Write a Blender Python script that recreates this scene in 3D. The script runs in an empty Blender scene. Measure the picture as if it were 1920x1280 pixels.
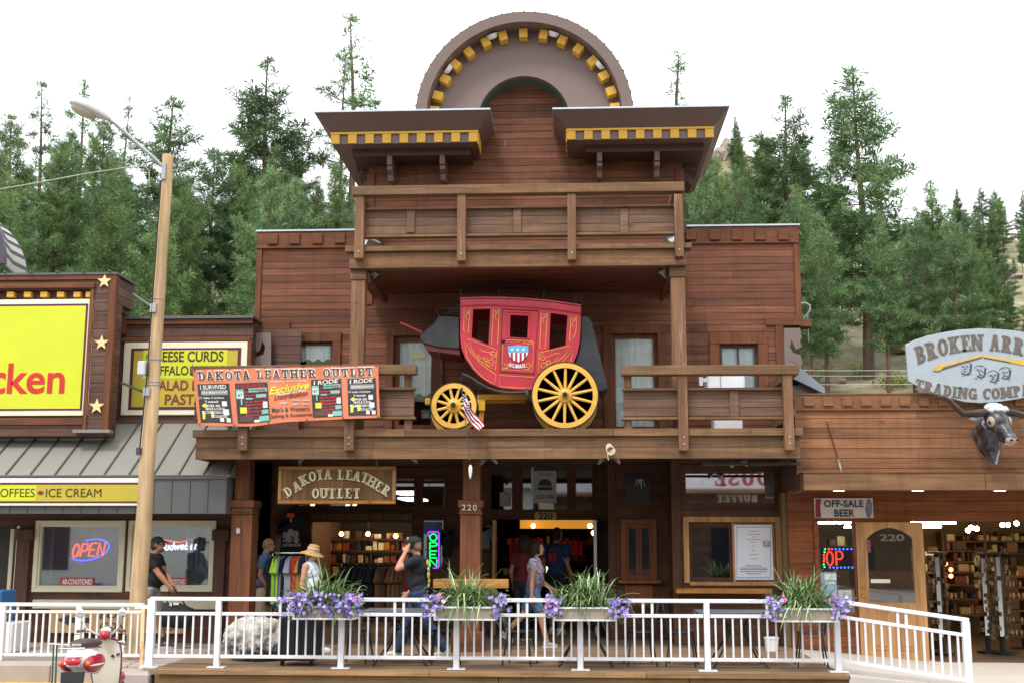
import bpy, bmesh, math, random
from mathutils import Vector, Matrix, geometry
random.seed(7)
R = math.radians
SC = bpy.context.scene
COL = SC.collection
# ---------------------------------------------------------------- camera, sky, sun, exposure
FPX, EYE, PIT, YAW, ROLL = 2240.0, 1.67, R(9.5), R(3.0), R(0.1)
cd = bpy.data.cameras.new('camera'); cam = bpy.data.objects.new('camera', cd); COL.objects.link(cam)
cd.sensor_width = 36.0; cd.lens = FPX / 1920 * 36; cd.clip_end = 2000; cd.clip_start = 0.1
cam.matrix_world = (Matrix.Translation((0, 0, EYE)) @ Matrix.Rotation(YAW, 4, 'Z') @ Matrix.Rotation(math.pi/2 + PIT, 4, 'X') @ Matrix.Rotation(ROLL, 4, 'Z'))
SC.camera = cam
SUN_EL, SUN_AZ = 56.0, 205.0          # compass-like azimuth, sun behind the camera and to its left
w = bpy.data.worlds.new('World'); SC.world = w; w.use_nodes = True
nt = w.node_tree; nt.nodes.clear()
n_out = nt.nodes.new('ShaderNodeOutputWorld')
n_sky = nt.nodes.new('ShaderNodeTexSky'); n_sky.sky_type = 'NISHITA'; n_sky.sun_disc = False
n_sky.sun_elevation = R(SUN_EL); n_sky.sun_rotation = R(SUN_AZ)
n_bg = nt.nodes.new('ShaderNodeBackground'); n_bg.inputs[1].default_value = 0.12
n_mix = nt.nodes.new('ShaderNodeMixRGB'); n_tc = nt.nodes.new('ShaderNodeTexCoord')
n_noi = nt.nodes.new('ShaderNodeTexNoise'); n_noi.inputs['Scale'].default_value = 2.2; n_noi.inputs['Detail'].default_value = 5
n_mr = nt.nodes.new('ShaderNodeMapRange')
for k, v_ in zip(('From Min', 'From Max', 'To Min', 'To Max'), (0.36, 0.56, 0.86, 1.0)): n_mr.inputs[k].default_value = v_
nt.links.new(n_tc.outputs['Generated'], n_noi.inputs['Vector']); nt.links.new(n_noi.outputs['Fac'], n_mr.inputs['Value'])
nt.links.new(n_mr.outputs[0], n_mix.inputs[0]); nt.links.new(n_sky.outputs[0], n_mix.inputs[1])
n_mix.inputs[2].default_value = (8.9, 9.3, 9.6, 1)    # bright thin cloud cover
nt.links.new(n_mix.outputs[0], n_bg.inputs[0]); nt.links.new(n_bg.outputs[0], n_out.inputs[0])
sl = bpy.data.lights.new('sun', 'SUN'); sl.energy = 1.25; sl.angle = R(12); sl.color = (1, .96, .9)
so = bpy.data.objects.new('sun', sl); COL.objects.link(so)
_d = Vector((math.sin(R(SUN_AZ)) * math.cos(R(SUN_EL)), math.cos(R(SUN_AZ)) * math.cos(R(SUN_EL)), math.sin(R(SUN_EL))))
so.rotation_euler = _d.to_track_quat('Z', 'Y').to_euler(); so.location = (-8, -6, 30)
SC.view_settings.view_transform = 'Standard'; SC.view_settings.look = 'None'; SC.view_settings.gamma = 1
SC.view_settings.exposure = 0.95; SC.view_settings.use_curve_mapping = False
SC.cycles.max_bounces = 8; SC.cycles.transparent_max_bounces = 12

# ---------------------------------------------------------------- survey: bearings read off the photograph, turned into metres
def ray(px, py):
    u = (px - 960) / FPX; v = (640 - py) / FPX
    c, s = math.cos(ROLL), math.sin(ROLL); u, v = u*c - v*s, u*s + v*c
    x, y, z = u, math.cos(PIT) - v*math.sin(PIT), math.sin(PIT) + v*math.cos(PIT)
    return x*math.cos(YAW) - y*math.sin(YAW), x*math.sin(YAW) + y*math.cos(YAW), z
def P(px, py, Y):
    a, b, c = ray(px, py); t = Y / b; return (a*t, EYE + c*t)
def P3(px, py, Y):
    x, z = P(px, py, Y); return Vector((x, Y, z))
def GX(px, py, z=0):
    a, b, c = ray(px, py); t = (z - EYE) / c; return Vector((a*t, b*t, z))
def RC(l, t, r, b, Y):
    x0 = P(l, (t+b)/2, Y)[0]; x1 = P(r, (t+b)/2, Y)[0]; z1 = P((l+r)/2, t, Y)[1]; z0 = P((l+r)/2, b, Y)[1]
    return x0, x1, z0, z1

# ---------------------------------------------------------------- materials
def C(h):
    h = h.lstrip('#'); o = []
    for i in (0, 2, 4):
        c = int(h[i:i+2], 16) / 255; o.append(c/12.92 if c <= .04045 else ((c+.055)/1.055)**2.4)
    return (*o, 1)
MATS = {}
class NT:
    def __init__(s, name):
        s.m = bpy.data.materials.new(name); s.m.use_nodes = True; s.t = s.m.node_tree; s.p = s.t.nodes['Principled BSDF']
        s.tc = s.t.nodes.new('ShaderNodeTexCoord')
    def n(s, typ, **kw):
        x = s.t.nodes.new(typ)
        for k, v in kw.items():
            if k in x.inputs: x.inputs[k].default_value = v
            else: setattr(x, k, v)
        return x
    def l(s, a, b): s.t.links.new(a, b)
    def noise(s, scale=(1,1,1), sc=1.0, det=4, rough=.55):
        mp = s.n('ShaderNodeMapping'); mp.inputs['Scale'].default_value = scale; s.l(s.tc.outputs['Object'], mp.inputs[0])
        no = s.n('ShaderNodeTexNoise', Scale=sc, Detail=det, Roughness=rough); s.l(mp.outputs[0], no.inputs['Vector']); return no.outputs['Fac']
    def ramp(s, fac, stops):
        r = s.n('ShaderNodeValToRGB'); e = r.color_ramp.elements
        while len(e) < len(stops): e.new(.5)
        for i, (p, c) in enumerate(stops): e[i].position = p; e[i].color = c
        s.l(fac, r.inputs[0]); return r.outputs[0]
    def mr(s, fac, a, b, c, d):
        r = s.n('ShaderNodeMapRange'); 
        for k, v in zip(('From Min','From Max','To Min','To Max'), (a,b,c,d)): r.inputs[k].default_value = v
        s.l(fac, r.inputs['Value']); return r.outputs[0]
    def mix(s, fac, a, b, mode='MIX'):
        m = s.n('ShaderNodeMixRGB', blend_type=mode)
        for i, q in enumerate((fac, a, b)):
            if hasattr(q, 'is_linked') or hasattr(q, 'links'): s.l(q, m.inputs[i])
            else: m.inputs[i].default_value = q
        return m.outputs[0]
    def rnd(s):
        return s.n('ShaderNodeAttribute', attribute_name='rnd').outputs['Fac']
    def val(s, col, fac):
        h = s.n('ShaderNodeHueSaturation'); s.l(col, h.inputs['Color']); s.l(fac, h.inputs['Value']); return h.outputs[0]
    def bump(s, fac, st=.3, dist=.01):
        b = s.n('ShaderNodeBump', Strength=st, Distance=dist); s.l(fac, b.inputs['Height']); s.l(b.outputs[0], s.p.inputs['Normal'])
def M(name, col, rough=.6, metal=0.0, var=.1, vs=3.0, bump=0.0, bs=40, spec=.4, dirt=None, coat=0):
    if name in MATS: return MATS[name]
    if isinstance(col, str): col = C(col)
    t = NT(name); p = t.p; p.inputs['Roughness'].default_value = rough; p.inputs['Metallic'].default_value = metal
    p.inputs['Specular IOR Level'].default_value = spec; p.inputs['Coat Weight'].default_value = coat
    f = t.noise(sc=vs, det=6)
    rgb = t.n('ShaderNodeRGB'); rgb.outputs[0].default_value = col
    c = t.val(rgb.outputs[0], t.mr(f, .25, .75, 1-var, 1+var))
    if dirt:
        d = t.noise(sc=dirt[1], det=8, rough=.7); c = t.mix(t.mr(d, dirt[2], dirt[2]+.12, 0, dirt[3]), c, C(dirt[0]))
    t.l(c, p.inputs['Base Color'])
    if bump: t.bump(t.noise(sc=bs, det=5), bump, .01)
    MATS[name] = t.m; return t.m
def WOOD(name, dark, light, axis='x', worn=None, wornp=.6, rough=.62, gs=1.0, bv=.22):
    if name in MATS: return MATS[name]
    t = NT(name); p = t.p; p.inputs['Specular IOR Level'].default_value = .3
    a = 'xyz'.index(axis); sc = [26.0*gs]*3; sc[a] = 1.1*gs; s2 = [7.0*gs]*3; s2[a] = .9*gs
    g1 = t.noise(sc, 1, 8, .65); g2 = t.noise(s2, 1, 4)
    c = t.ramp(g1, [(.25, C(dark)), (.72, C(light))])
    c = t.val(c, t.mr(g2, .28, .72, .72, 1.25))
    c = t.val(c, t.mr(t.rnd(), 0, 1, 1-bv, 1+bv))
    big = t.noise((.45,.45,.45), 1.4, 6, .7)
    c = t.val(c, t.mr(big, .3, .7, .82, 1.14))
    st = t.noise((5,5,.35), 1.3, 7, .7); c = t.val(c, t.mr(st, .5, .72, 1, .74))
    kn = t.noise((1,1,1) if axis != 'x' else (.7,1,1.6), 4.3, 2); c = t.val(c, t.mr(kn, .70, .78, 1, .62))
    if worn:
        s3 = [9.0]*3; s3[a] = .55; wv = t.noise(s3, 1, 9, .75)
        c = t.mix(t.mr(wv, wornp, wornp+.16, 0, .85), c, C(worn))
    t.l(c, p.inputs['Base Color']); t.l(t.mr(g1, .2, .8, rough-.1, rough+.18), p.inputs['Roughness'])
    t.bump(g1, .35, .006); MATS[name] = t.m; return t.m
def EM(name, col, st=3.0):
    if name in MATS: return MATS[name]
    t = NT(name); c = C(col) if isinstance(col, str) else col
    t.p.inputs['Base Color'].default_value = c; t.p.inputs['Emission Color'].default_value = c; t.p.inputs['Emission Strength'].default_value = st
    MATS[name] = t.m; return t.m
def GLASS(name, tint=(.78,.82,.84,1), refl=.16):
    if name in MATS: return MATS[name]
    t = NT(name); t.t.nodes.remove(t.p); o = [n for n in t.t.nodes if n.type == 'OUTPUT_MATERIAL'][0]
    tr = t.n('ShaderNodeBsdfTransparent'); tr.inputs[0].default_value = tint
    gl = t.n('ShaderNodeBsdfGlossy', Roughness=.02); gl.inputs[0].default_value = (.95,.97,1,1)
    mx = t.n('ShaderNodeMixShader'); lw = t.n('ShaderNodeLayerWeight', Blend=.25)
    t.l(t.mr(lw.outputs['Fresnel'], 0, 1, refl, 1), mx.inputs[0]); t.l(tr.outputs[0], mx.inputs[1]); t.l(gl.outputs[0], mx.inputs[2]); t.l(mx.outputs[0], o.inputs[0])
    MATS[name] = t.m; return t.m
m_siding = WOOD('siding_wood', '#533426', '#88543c', 'x', worn='#9c7258', wornp=.63, bv=.26)
m_siding_old = WOOD('weathered_siding', '#5a4335', '#866650', 'x', worn='#a58a72', wornp=.62)
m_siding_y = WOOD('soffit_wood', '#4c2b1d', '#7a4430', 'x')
m_beam = WOOD('beam_wood', '#543c29', '#876444', 'x', worn='#b3967a', wornp=.59)
m_beam_y = WOOD('side_beam_wood', '#543c29', '#876444', 'y', worn='#b3967a', wornp=.61)
m_post = WOOD('post_wood', '#583d2b', '#8d6549', 'z', worn='#c0a58a', wornp=.56)
m_trim = WOOD('trim_wood', '#50301d', '#7f4c30', 'x', worn='#98704f', wornp=.66)
m_trim_z = WOOD('upright_trim_wood', '#50301d', '#7f4c30', 'z', worn='#98704f', wornp=.66)
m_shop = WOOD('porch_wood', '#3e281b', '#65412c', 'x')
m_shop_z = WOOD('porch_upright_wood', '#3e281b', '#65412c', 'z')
m_gold = WOOD('oak_wood', '#8d5c2c', '#c28a4a', 'x', bv=.1)
m_gold_z = WOOD('oak_upright_wood', '#946840', '#c99a68', 'z', bv=.1)
m_rsiding = WOOD('honey_siding', '#6a4832', '#986846', 'x', worn='#ae8c68', wornp=.62, bv=.26)
m_rbeam = WOOD('honey_beam', '#6b4a32', '#97704c', 'x', worn='#b29474', wornp=.62)
m_lsiding = WOOD('plum_siding', '#4a342b', '#755549', 'x', worn='#8f7464', wornp=.66)
m_lsiding_z = WOOD('plum_upright', '#4a342b', '#705044', 'z')
m_deckw = WOOD('deck_boards', '#6b5442', '#9c8166', 'x', worn='#b5a08a', wornp=.58, rough=.75)
m_pole = WOOD('pole_wood', '#a5835e', '#d2b48c', 'z', worn='#86664a', wornp=.62, gs=.8)
m_brown = M('brown_metal', '#6f5c56', .45, var=.06, vs=1.2, spec=.4)
m_purple = M('arch_brown', '#7b6762', .55, var=.05, vs=1.0)
m_yel = M('mustard_paint', '#d9a63a', .5, var=.06)
m_white = M('white_paint', '#dedee2', .38, var=.06, vs=5, dirt=('#9a8872', 4, .60, .35))
m_rail_old = M('rusty_white_paint', '#e2e0da', .4, var=.04, dirt=('#a8662e', 4.5, .63, .8))
m_cream = M('cream_paint', '#e6dec4', .5, var=.05)
m_green = M('green_edge', '#4d6553', .5)
m_black = M('black_metal', '#18181a', .4, var=.2)
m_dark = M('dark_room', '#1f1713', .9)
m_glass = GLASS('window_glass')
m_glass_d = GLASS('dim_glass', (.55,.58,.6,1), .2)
m_roof = M('roof_metal', '#837f78', .5, metal=.0, var=.08, vs=.8)
m_roofd = M('charcoal_metal', '#5d5c5b', .5, metal=.0, var=.1, vs=1.0)
m_galv = M('galvanised', '#a4a8aa', .4, metal=.6)
m_chrome = M('chrome', '#d5d7da', .15, metal=1.0)
m_conc = M('concrete', '#a3948c', .85, var=.12, vs=1.5, bump=.3, bs=30, dirt=('#6d625d', 1.2, .58, .5))
m_concw = M('pale_concrete', '#b9b0a6', .85, var=.08, vs=1.2, bump=.25, bs=40, dirt=('#8d857d', .8, .58, .4))

# ---------------------------------------------------------------- mesh builder
def V(*a): return Vector(a)
class MB:
    def __init__(s): s.v = []; s.f = []; s.r = []; s.t = .5
    def add(s, vs, fs):
        o = len(s.v); s.v += [tuple(q) for q in vs]; s.f += [tuple(i+o for i in f) for f in fs]; s.r += [s.t]*len(fs); return s
    def hexa(s, p):
        return s.add(p, [(0,3,2,1),(4,5,6,7),(0,1,5,4),(1,2,6,5),(2,3,7,6),(3,0,4,7)])
    def box(s, x0, x1, y0, y1, z0, z1):
        return s.hexa([(x0,y0,z0),(x1,y0,z0),(x1,y1,z0),(x0,y1,z0),(x0,y0,z1),(x1,y0,z1),(x1,y1,z1),(x0,y1,z1)])
    def pb(s, l, t, r, b, Y, d):                       # box whose front face was surveyed as a rectangle
        x0, x1, z0, z1 = RC(l, t, r, b, Y); return s.box(x0, x1, Y, Y+d, z0, z1)
    def cbox(s, c, sz, rot=None):
        p = [Vector((i*sz[0]/2, j*sz[1]/2, k*sz[2]/2)) for k in (-1,1) for (i,j) in ((-1,-1),(1,-1),(1,1),(-1,1))]
        if rot is not None: p = [rot @ q for q in p]
        return s.hexa([q + Vector(c) for q in p])
    def bar(s, a, b, w, h, up=(0,0,1)):
        a, b = Vector(a), Vector(b); d = (b-a).normalized(); u = Vector(up)
        if abs(d.dot(u)) > .98: u = Vector((0,1,0))
        sd = d.cross(u).normalized(); u = sd.cross(d)
        q = lambda o: [o - sd*w/2 - u*h/2, o + sd*w/2 - u*h/2, o + sd*w/2 + u*h/2, o - sd*w/2 + u*h/2]
        return s.hexa(q(a) + q(b))
    def tube(s, pts, r, n=8, closed=False, sx=1.0):
        pts = [Vector(p) for p in pts]; m = len(pts); rr = r if isinstance(r, (list, tuple)) else [r]*m
        vs = []; fs = []; u = None
        for i, p in enumerate(pts):
            d = (pts[(i+1) % m] - pts[i-1]) if closed else (pts[min(i+1, m-1)] - pts[max(i-1, 0)])
            d = d.normalized() if d.length > 1e-9 else Vector((0,0,1))
            if u is None: u = d.orthogonal().normalized() if abs(d.z) > .95 else d.cross(Vector((0,0,1))).normalized()
            u = (u - d*u.dot(d)); u = u.normalized() if u.length > 1e-6 else d.orthogonal().normalized()
            w_ = d.cross(u)
            for k in range(n):
                a = 2*math.pi*k/n; vs.append(p + (u*math.cos(a)*sx + w_*math.sin(a))*rr[i])
        for i in range(m if closed else m-1):
            for k in range(n):
                j = (i+1) % m; fs.append((i*n+k, i*n+(k+1) % n, j*n+(k+1) % n, j*n+k))
        if not closed: fs.append(tuple(range(n-1, -1, -1))); fs.append(tuple((m-1)*n+k for k in range(n)))
        return s.add(vs, fs)
    def ell(s, c, rad, rot=None, nu=14, nv=9):
        vs = []; fs = []; c = Vector(c)
        for j in range(nv+1):
            th = math.pi*j/nv
            for i in range(nu):
                ph = 2*math.pi*i/nu; q = Vector((rad[0]*math.sin(th)*math.cos(ph), rad[1]*math.sin(th)*math.sin(ph), rad[2]*math.cos(th)))
                vs.append((rot @ q if rot is not None else q) + c)
        for j in range(nv):
            for i in range(nu): fs.append((j*nu+i, (j+1)*nu+i, (j+1)*nu+(i+1) % nu, j*nu+(i+1) % nu))
        return s.add(vs, fs)
    def plate(s, outs, y0, y1, fn=None):               # outline (+ holes) in x,z given thickness in y
        flat = [p for o in outs for p in o]; tris = geometry.tessellate_polygon([[Vector((p[0], p[1], 0)) for p in o] for o in outs])
        n = len(flat); vs = [(p[0], y0, p[1]) for p in flat] + [(p[0], y1, p[1]) for p in flat]
        fs = [tuple(t) for t in tris] + [tuple(n+i for i in reversed(t)) for t in tris]; o = 0
        for q in outs:
            k = len(q)
            for i in range(k): fs.append((o+i, o+(i+1) % k, n+o+(i+1) % k, n+o+i))
            o += k
        return s.add(vs, fs)
    def pplate(s, outs, Y, d): return s.plate([[P(x, y, Y) for x, y in o] for o in outs], Y, Y+d)
    def lathe(s, prof, c=(0,0,0), n=20, rot=None):
        vs = []; fs = []; c = Vector(c)
        for (r, z) in prof:
            for k in range(n):
                a = 2*math.pi*k/n; q = Vector((r*math.cos(a), r*math.sin(a), z)); vs.append((rot @ q if rot is not None else q) + c)
        for i in range(len(prof)-1):
            for k in range(n): fs.append((i*n+k, i*n+(k+1) % n, (i+1)*n+(k+1) % n, (i+1)*n+k))
        fs.append(tuple(range(n-1, -1, -1))); fs.append(tuple((len(prof)-1)*n+k for k in range(n)))
        return s.add(vs, fs)
    def boards(s, x0, x1, z0, z1, y, h=.19, holes=(), thick=.05, maxl=3.6, gap=.009):
        z = z1
        while z > z0 + .01:
            zb = max(z0, z-h); br = sorted({zb, z} | {q for H in holes for q in H[2:4] if zb < q < z})
            tt = random.random(); off = random.random()*2
            for a, b in zip(br[:-1], br[1:]):
                mid = (a+b)/2; iv = [(x0, x1)]
                for H in holes:
                    if H[2] < mid < H[3]:
                        nv = []
                        for p, q in iv:
                            if H[1] <= p or H[0] >= q: nv.append((p, q)); continue
                            if H[0] > p: nv.append((p, H[0]))
                            if H[1] < q: nv.append((H[1], q))
                        iv = nv
                for p, q in iv:
                    cuts = [p]; c = x0 - off
                    while c < q:
                        c += maxl*(.7+.5*math.sin(c*7.3+zb*11)**2)
                        if p+.3 < c < q-.3: cuts.append(c)
                    cuts.append(q)
                    for u, w_ in zip(cuts[:-1], cuts[1:]):
                        s.t = (tt + .35*math.sin(u*31.7+zb*17)) % 1.0
                        g = gap if a == zb else 0.0
                        dy = random.uniform(0, .004)
                        s.box(u, w_-(.004 if w_ < q else 0), y+dy, y+thick, a+g, b)
                        if g: s.box(u, w_, y+.016, y+thick-.002, a, a+g)
            z = zb
        s.t = .5; return s
    def xf(s, m): s.v = [tuple(m @ Vector(q)) for q in s.v]; return s
    def build(s, name, mat, parent=None, bevel=0, smooth=0, world=True, recalc=True, each=False):
        if each:                                       # boxes only: every box becomes a part of its own
            for i in range(len(s.v)//8):
                q = MB(); q.v = s.v[8*i:8*i+8]; q.f = [tuple(k-8*i for k in f) for f in s.f[6*i:6*i+6]]; q.r = s.r[6*i:6*i+6]; o = q.build(name, mat, parent, bevel, smooth, world, recalc)
            return o
        o0 = Vector((0,0,0)); q = parent
        while q is not None:
            if q.parent is None: o0 = q.location
            q = q.parent
        me = bpy.data.meshes.new(name)
        me.from_pydata([tuple(Vector(p)-o0) for p in s.v] if (world and o0.length) else s.v, [], s.f); me.update()
        at = me.attributes.new('rnd', 'FLOAT', 'FACE'); at.data.foreach_set('value', s.r)
        if recalc:
            bm = bmesh.new(); bm.from_mesh(me); bmesh.ops.recalc_face_normals(bm, faces=bm.faces); bm.to_mesh(me); bm.free()
        if smooth:
            me.polygons.foreach_set('use_smooth', [True]*len(me.polygons)); me.set_sharp_from_angle(angle=R(smooth))
        me.materials.append(mat)
        o = bpy.data.objects.new(name, me); COL.objects.link(o)
        if parent is not None: o.parent = parent
        if bevel:
            b = o.modifiers.new('edge', 'BEVEL'); b.width = bevel; b.segments = 1; b.limit_method = 'ANGLE'; b.angle_limit = R(50)
        return o
def tag(o, label=None, cat=None, group=None, kind=None):
    if label: o['label'] = label
    if cat: o['category'] = cat
    if group: o['group'] = group
    if kind: o['kind'] = kind
    return o
def thing(name, label, cat, loc=(0,0,0), group=None, rz=0):
    o = bpy.data.objects.new(name, None); COL.objects.link(o); o.location = loc; o.rotation_euler = (0,0,rz); o.empty_display_size = .2
    return tag(o, label, cat, group)
def kids(o): return [c for c in bpy.data.objects if c.parent == o]
def dup(root, loc, rz=0.0, label=None, group=None, sc=None):
    r = root.copy(); COL.objects.link(r); r.location = loc; r.rotation_euler = (0,0,rz)
    if sc: r.scale = sc
    if label: r['label'] = label
    if group: r['group'] = group
    for c0 in KID[root.name]:
        c = c0[0].copy(); COL.objects.link(c); c.parent = r
        for g0 in c0[1]:
            g = g0.copy(); COL.objects.link(g); g.parent = c
    return r
KID = {}
def proto(root): KID[root.name] = [(c, kids(c)) for c in kids(root)]; return root

# ---------------------------------------------------------------- lettering
DG = lambda: bpy.context.evaluated_depsgraph_get()
_TX = {}
def font(s, bold=0.0, shear=0.0, space=1.0):
    k = (s, bold, shear, space)
    if k in _TX: return _TX[k]
    cu = bpy.data.curves.new('t', 'FONT'); cu.body = s; cu.size = 1; cu.offset = bold; cu.shear = shear; cu.space_character = space; cu.resolution_u = 4
    ob = bpy.data.objects.new('t', cu); COL.objects.link(ob); bpy.context.view_layer.update()
    me = bpy.data.meshes.new_from_object(ob.evaluated_get(DG()))
    vs = [(v.co.x, v.co.y) for v in me.vertices]; fs = [tuple(p.vertices) for p in me.polygons]
    bpy.data.objects.remove(ob); bpy.data.curves.remove(cu); bpy.data.meshes.remove(me)
    xs = [v[0] for v in vs]; ys = [v[1] for v in vs]; a, b, c, d = min(xs), max(xs), min(ys), max(ys)
    _TX[k] = ([((x-a)/(b-a), (y-c)/max(d-c, 1e-6)) for x, y in vs], fs, (b-a)/max(d-c, 1e-6)); return _TX[k]
def put(mb, t, fn):                                     # fn(u, v) -> point
    return mb.add([fn(u, v) for u, v in t[0]], t[1])
def rect_fn(l, t, r, b, Y):
    x0, x1, z0, z1 = RC(l, t, r, b, Y); return lambda u, v: (x0+(x1-x0)*u, Y, z0+(z1-z0)*v)
def ring(cx, cy, rx, ry, sw, sh, a0, a1, n=14):
    o = []
    for i in range(n):
        a, b = a0+(a1-a0)*i/n, a0+(a1-a0)*(i+1)/n
        q = lambda t, k: (cx+(rx-k*sw)*math.cos(t), cy+(ry-k*sh)*math.sin(t))
        o.append([q(a,0), q(b,0), q(b,1), q(a,1)])
    return o
def glyph(ch, w=.24, h=.15, sf=.11, st=.13):            # slab-serif western capital in a unit-high cell
    Q = []; W = .72; e = -w/2
    def bx(x0, x1, y0, y1): Q.append([(x0,y0),(x1,y0),(x1,y1),(x0,y1)])
    def stem(x, y0=0, y1=1, a=True, b=True):
        bx(x-w/2, x+w/2, y0, y1)
        if a: bx(x-w/2-sf, x+w/2+sf, y0, y0+st)
        if b: bx(x-w/2-sf, x+w/2+sf, y1-st, y1)
    def dia(xa, ya, xb, yb, ww=None):
        ww = (ww or w)/2; Q.append([(xa-ww,ya),(xa+ww,ya),(xb+ww,yb),(xb-ww,yb)])
    L = .11; pi = math.pi
    if ch in 'BDEFHIKLMNPRU' or ch == 'h': pass
    if ch == 'A':
        dia(.14, 0, .36, 1, w*.8); dia(.62, 0, .4, 1, w); bx(.2, .55, .28, .28+h); bx(.0, .3, 0, st); bx(.44, .82, 0, st); bx(.26,.5,1-st,1); W = .82
    elif ch == 'B': stem(.2, 1, 0, False, False); bx(0,.4,0,st); bx(0,.4,1-st,1); Q += ring(.36,.73,.32,.27,w,h,-pi/2,pi/2,8)+ring(.36,.27,.36,.27,w,h,-pi/2,pi/2,8); bx(.2,.4,.46,.46+h*.7)
    elif ch == 'C': Q += ring(.4,.5,.4,.5,w,h,R(48),R(312),14); bx(.62,.74,.62,.98)
    elif ch == 'D': bx(.09,.09+w,0,1); bx(-.02,.4,0,st); bx(-.02,.4,1-st,1); Q += ring(.36,.5,.42,.5,w,h,-pi/2,pi/2,10); W = .78
    elif ch in 'EF':
        bx(.09,.09+w,0,1); bx(-.02,.68,1-st,1); bx(.58,.68,.66,1); bx(.2,.5,.45,.45+h*.8); bx(.42,.5,.34,.66); W = .7
        if ch == 'E': bx(-.02,.72,0,st); bx(.61,.72,0,.34)
        else: bx(-.02,.45,0,st)
    elif ch == 'G': Q += ring(.4,.5,.4,.5,w,h,R(48),R(330),14); bx(.62,.74,.62,.98); bx(.54,.54+w,.02,.42); bx(.44,.84,.36,.36+st); W = .82
    elif ch == 'H': stem(.2); stem(.72); bx(.2,.72,.43,.43+h); W = .92
    elif ch == 'I': stem(.22); W = .44
    elif ch == 'K': stem(.2); dia(.3,.4,.66,1,w*.8); dia(.68,0,.38,.6,w); bx(.5,.86,1-st,1); bx(.5,.9,0,st); W = .88
    elif ch == 'L': bx(.11,.11+w,0,1); bx(0,.46,1-st,1); bx(0,.68,0,st); bx(.57,.68,0,.36); W = .68
    elif ch == 'M': stem(.16); stem(.9); dia(.53,.12,.2,1,w*.9); dia(.53,.12,.86,1,w*.9); W = 1.06
    elif ch == 'N': stem(.17,0,1,True,False); stem(.75,0,1,False,True); dia(.75,0,.18,1,w); bx(0,.3,1-st,1); W = .92
    elif ch == 'O': Q += ring(.4,.5,.4,.5,w,h,0,2*pi,22); W = .8
    elif ch in 'PR':
        bx(.1,.1+w,0,1); bx(0,.46,0,st); bx(0,.4,1-st,1); Q += ring(.36,.72,.36,.28,w,h,-pi/2,pi/2,8); bx(.2,.4,.44,.44+h*.8); W = .74
        if ch == 'R': dia(.66,0,.42,.52,w); bx(.52,.86,0,st); W = .86
    elif ch == 'S': Q += ring(.35,.73,.33,.27,w*.85,h,R(20),R(270),10)+ring(.35,.27,.35,.27,w*.85,h,R(-160),R(90),10); bx(.56,.66,.66,.96); bx(.02,.12,.04,.34); W = .7
    elif ch == 'T': stem(.37,0,1,True,False); bx(0,.74,1-st,1); bx(0,.1,.66,1); bx(.64,.74,.66,1); W = .74
    elif ch == 'U': stem(.2,.35,1,False,True); stem(.68,.35,1,False,True); Q += ring(.44,.36,.24+w/2,.36,w,h,pi,2*pi,10); W = .88
    elif ch == 'W': dia(.28,0,.14,1,w*.9); dia(.28,0,.48,.9,w*.8); dia(.7,0,.5,.9,w*.8); dia(.7,0,.84,1,w*.9); bx(0,.3,1-st,1); bx(.68,1,1-st,1); W = 1.0
    elif ch == 'Y': stem(.38,0,.45,True,False); dia(.38,.4,.12,1,w*.9); dia(.38,.4,.64,1,w*.9); bx(0,.28,1-st,1); bx(.5,.78,1-st,1); W = .78
    elif ch == '.': bx(0,.18,0,.18); W = .2
    else: W = .4
    return Q, W
def slab(s, w=.24, h=.15, gap=.12):
    P_ = []; x = 0
    for ch in s:
        q, W = glyph(ch, w, h); P_ += [[(a+x, b) for a, b in g] for g in q]; x += W + gap
    x -= gap; return [[(a/x, b) for a, b in g] for g in P_], x
def put_slab(mb, t, fn, th=.012):
    for i, g in enumerate(t[0]):
        e = (i % 5)*.0005; n = len(g); f = [Vector(fn(a, b)) for a, b in g]
        vs = [(p.x, p.y-th-e, p.z) for p in f] + [(p.x, p.y+e*.5, p.z) for p in f]
        mb.add(vs, [tuple(range(n)), tuple(range(2*n-1, n-1, -1))] + [(k, (k+1) % n, n+(k+1) % n, n+k) for k in range(n)])
    return mb
def star(cx, cz, r, rot=0): return [(cx + (r if i % 2 == 0 else r*.4)*math.sin(rot+i*math.pi/5), cz + (r if i % 2 == 0 else r*.4)*math.cos(rot+i*math.pi/5)) for i in range(10)]
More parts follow.
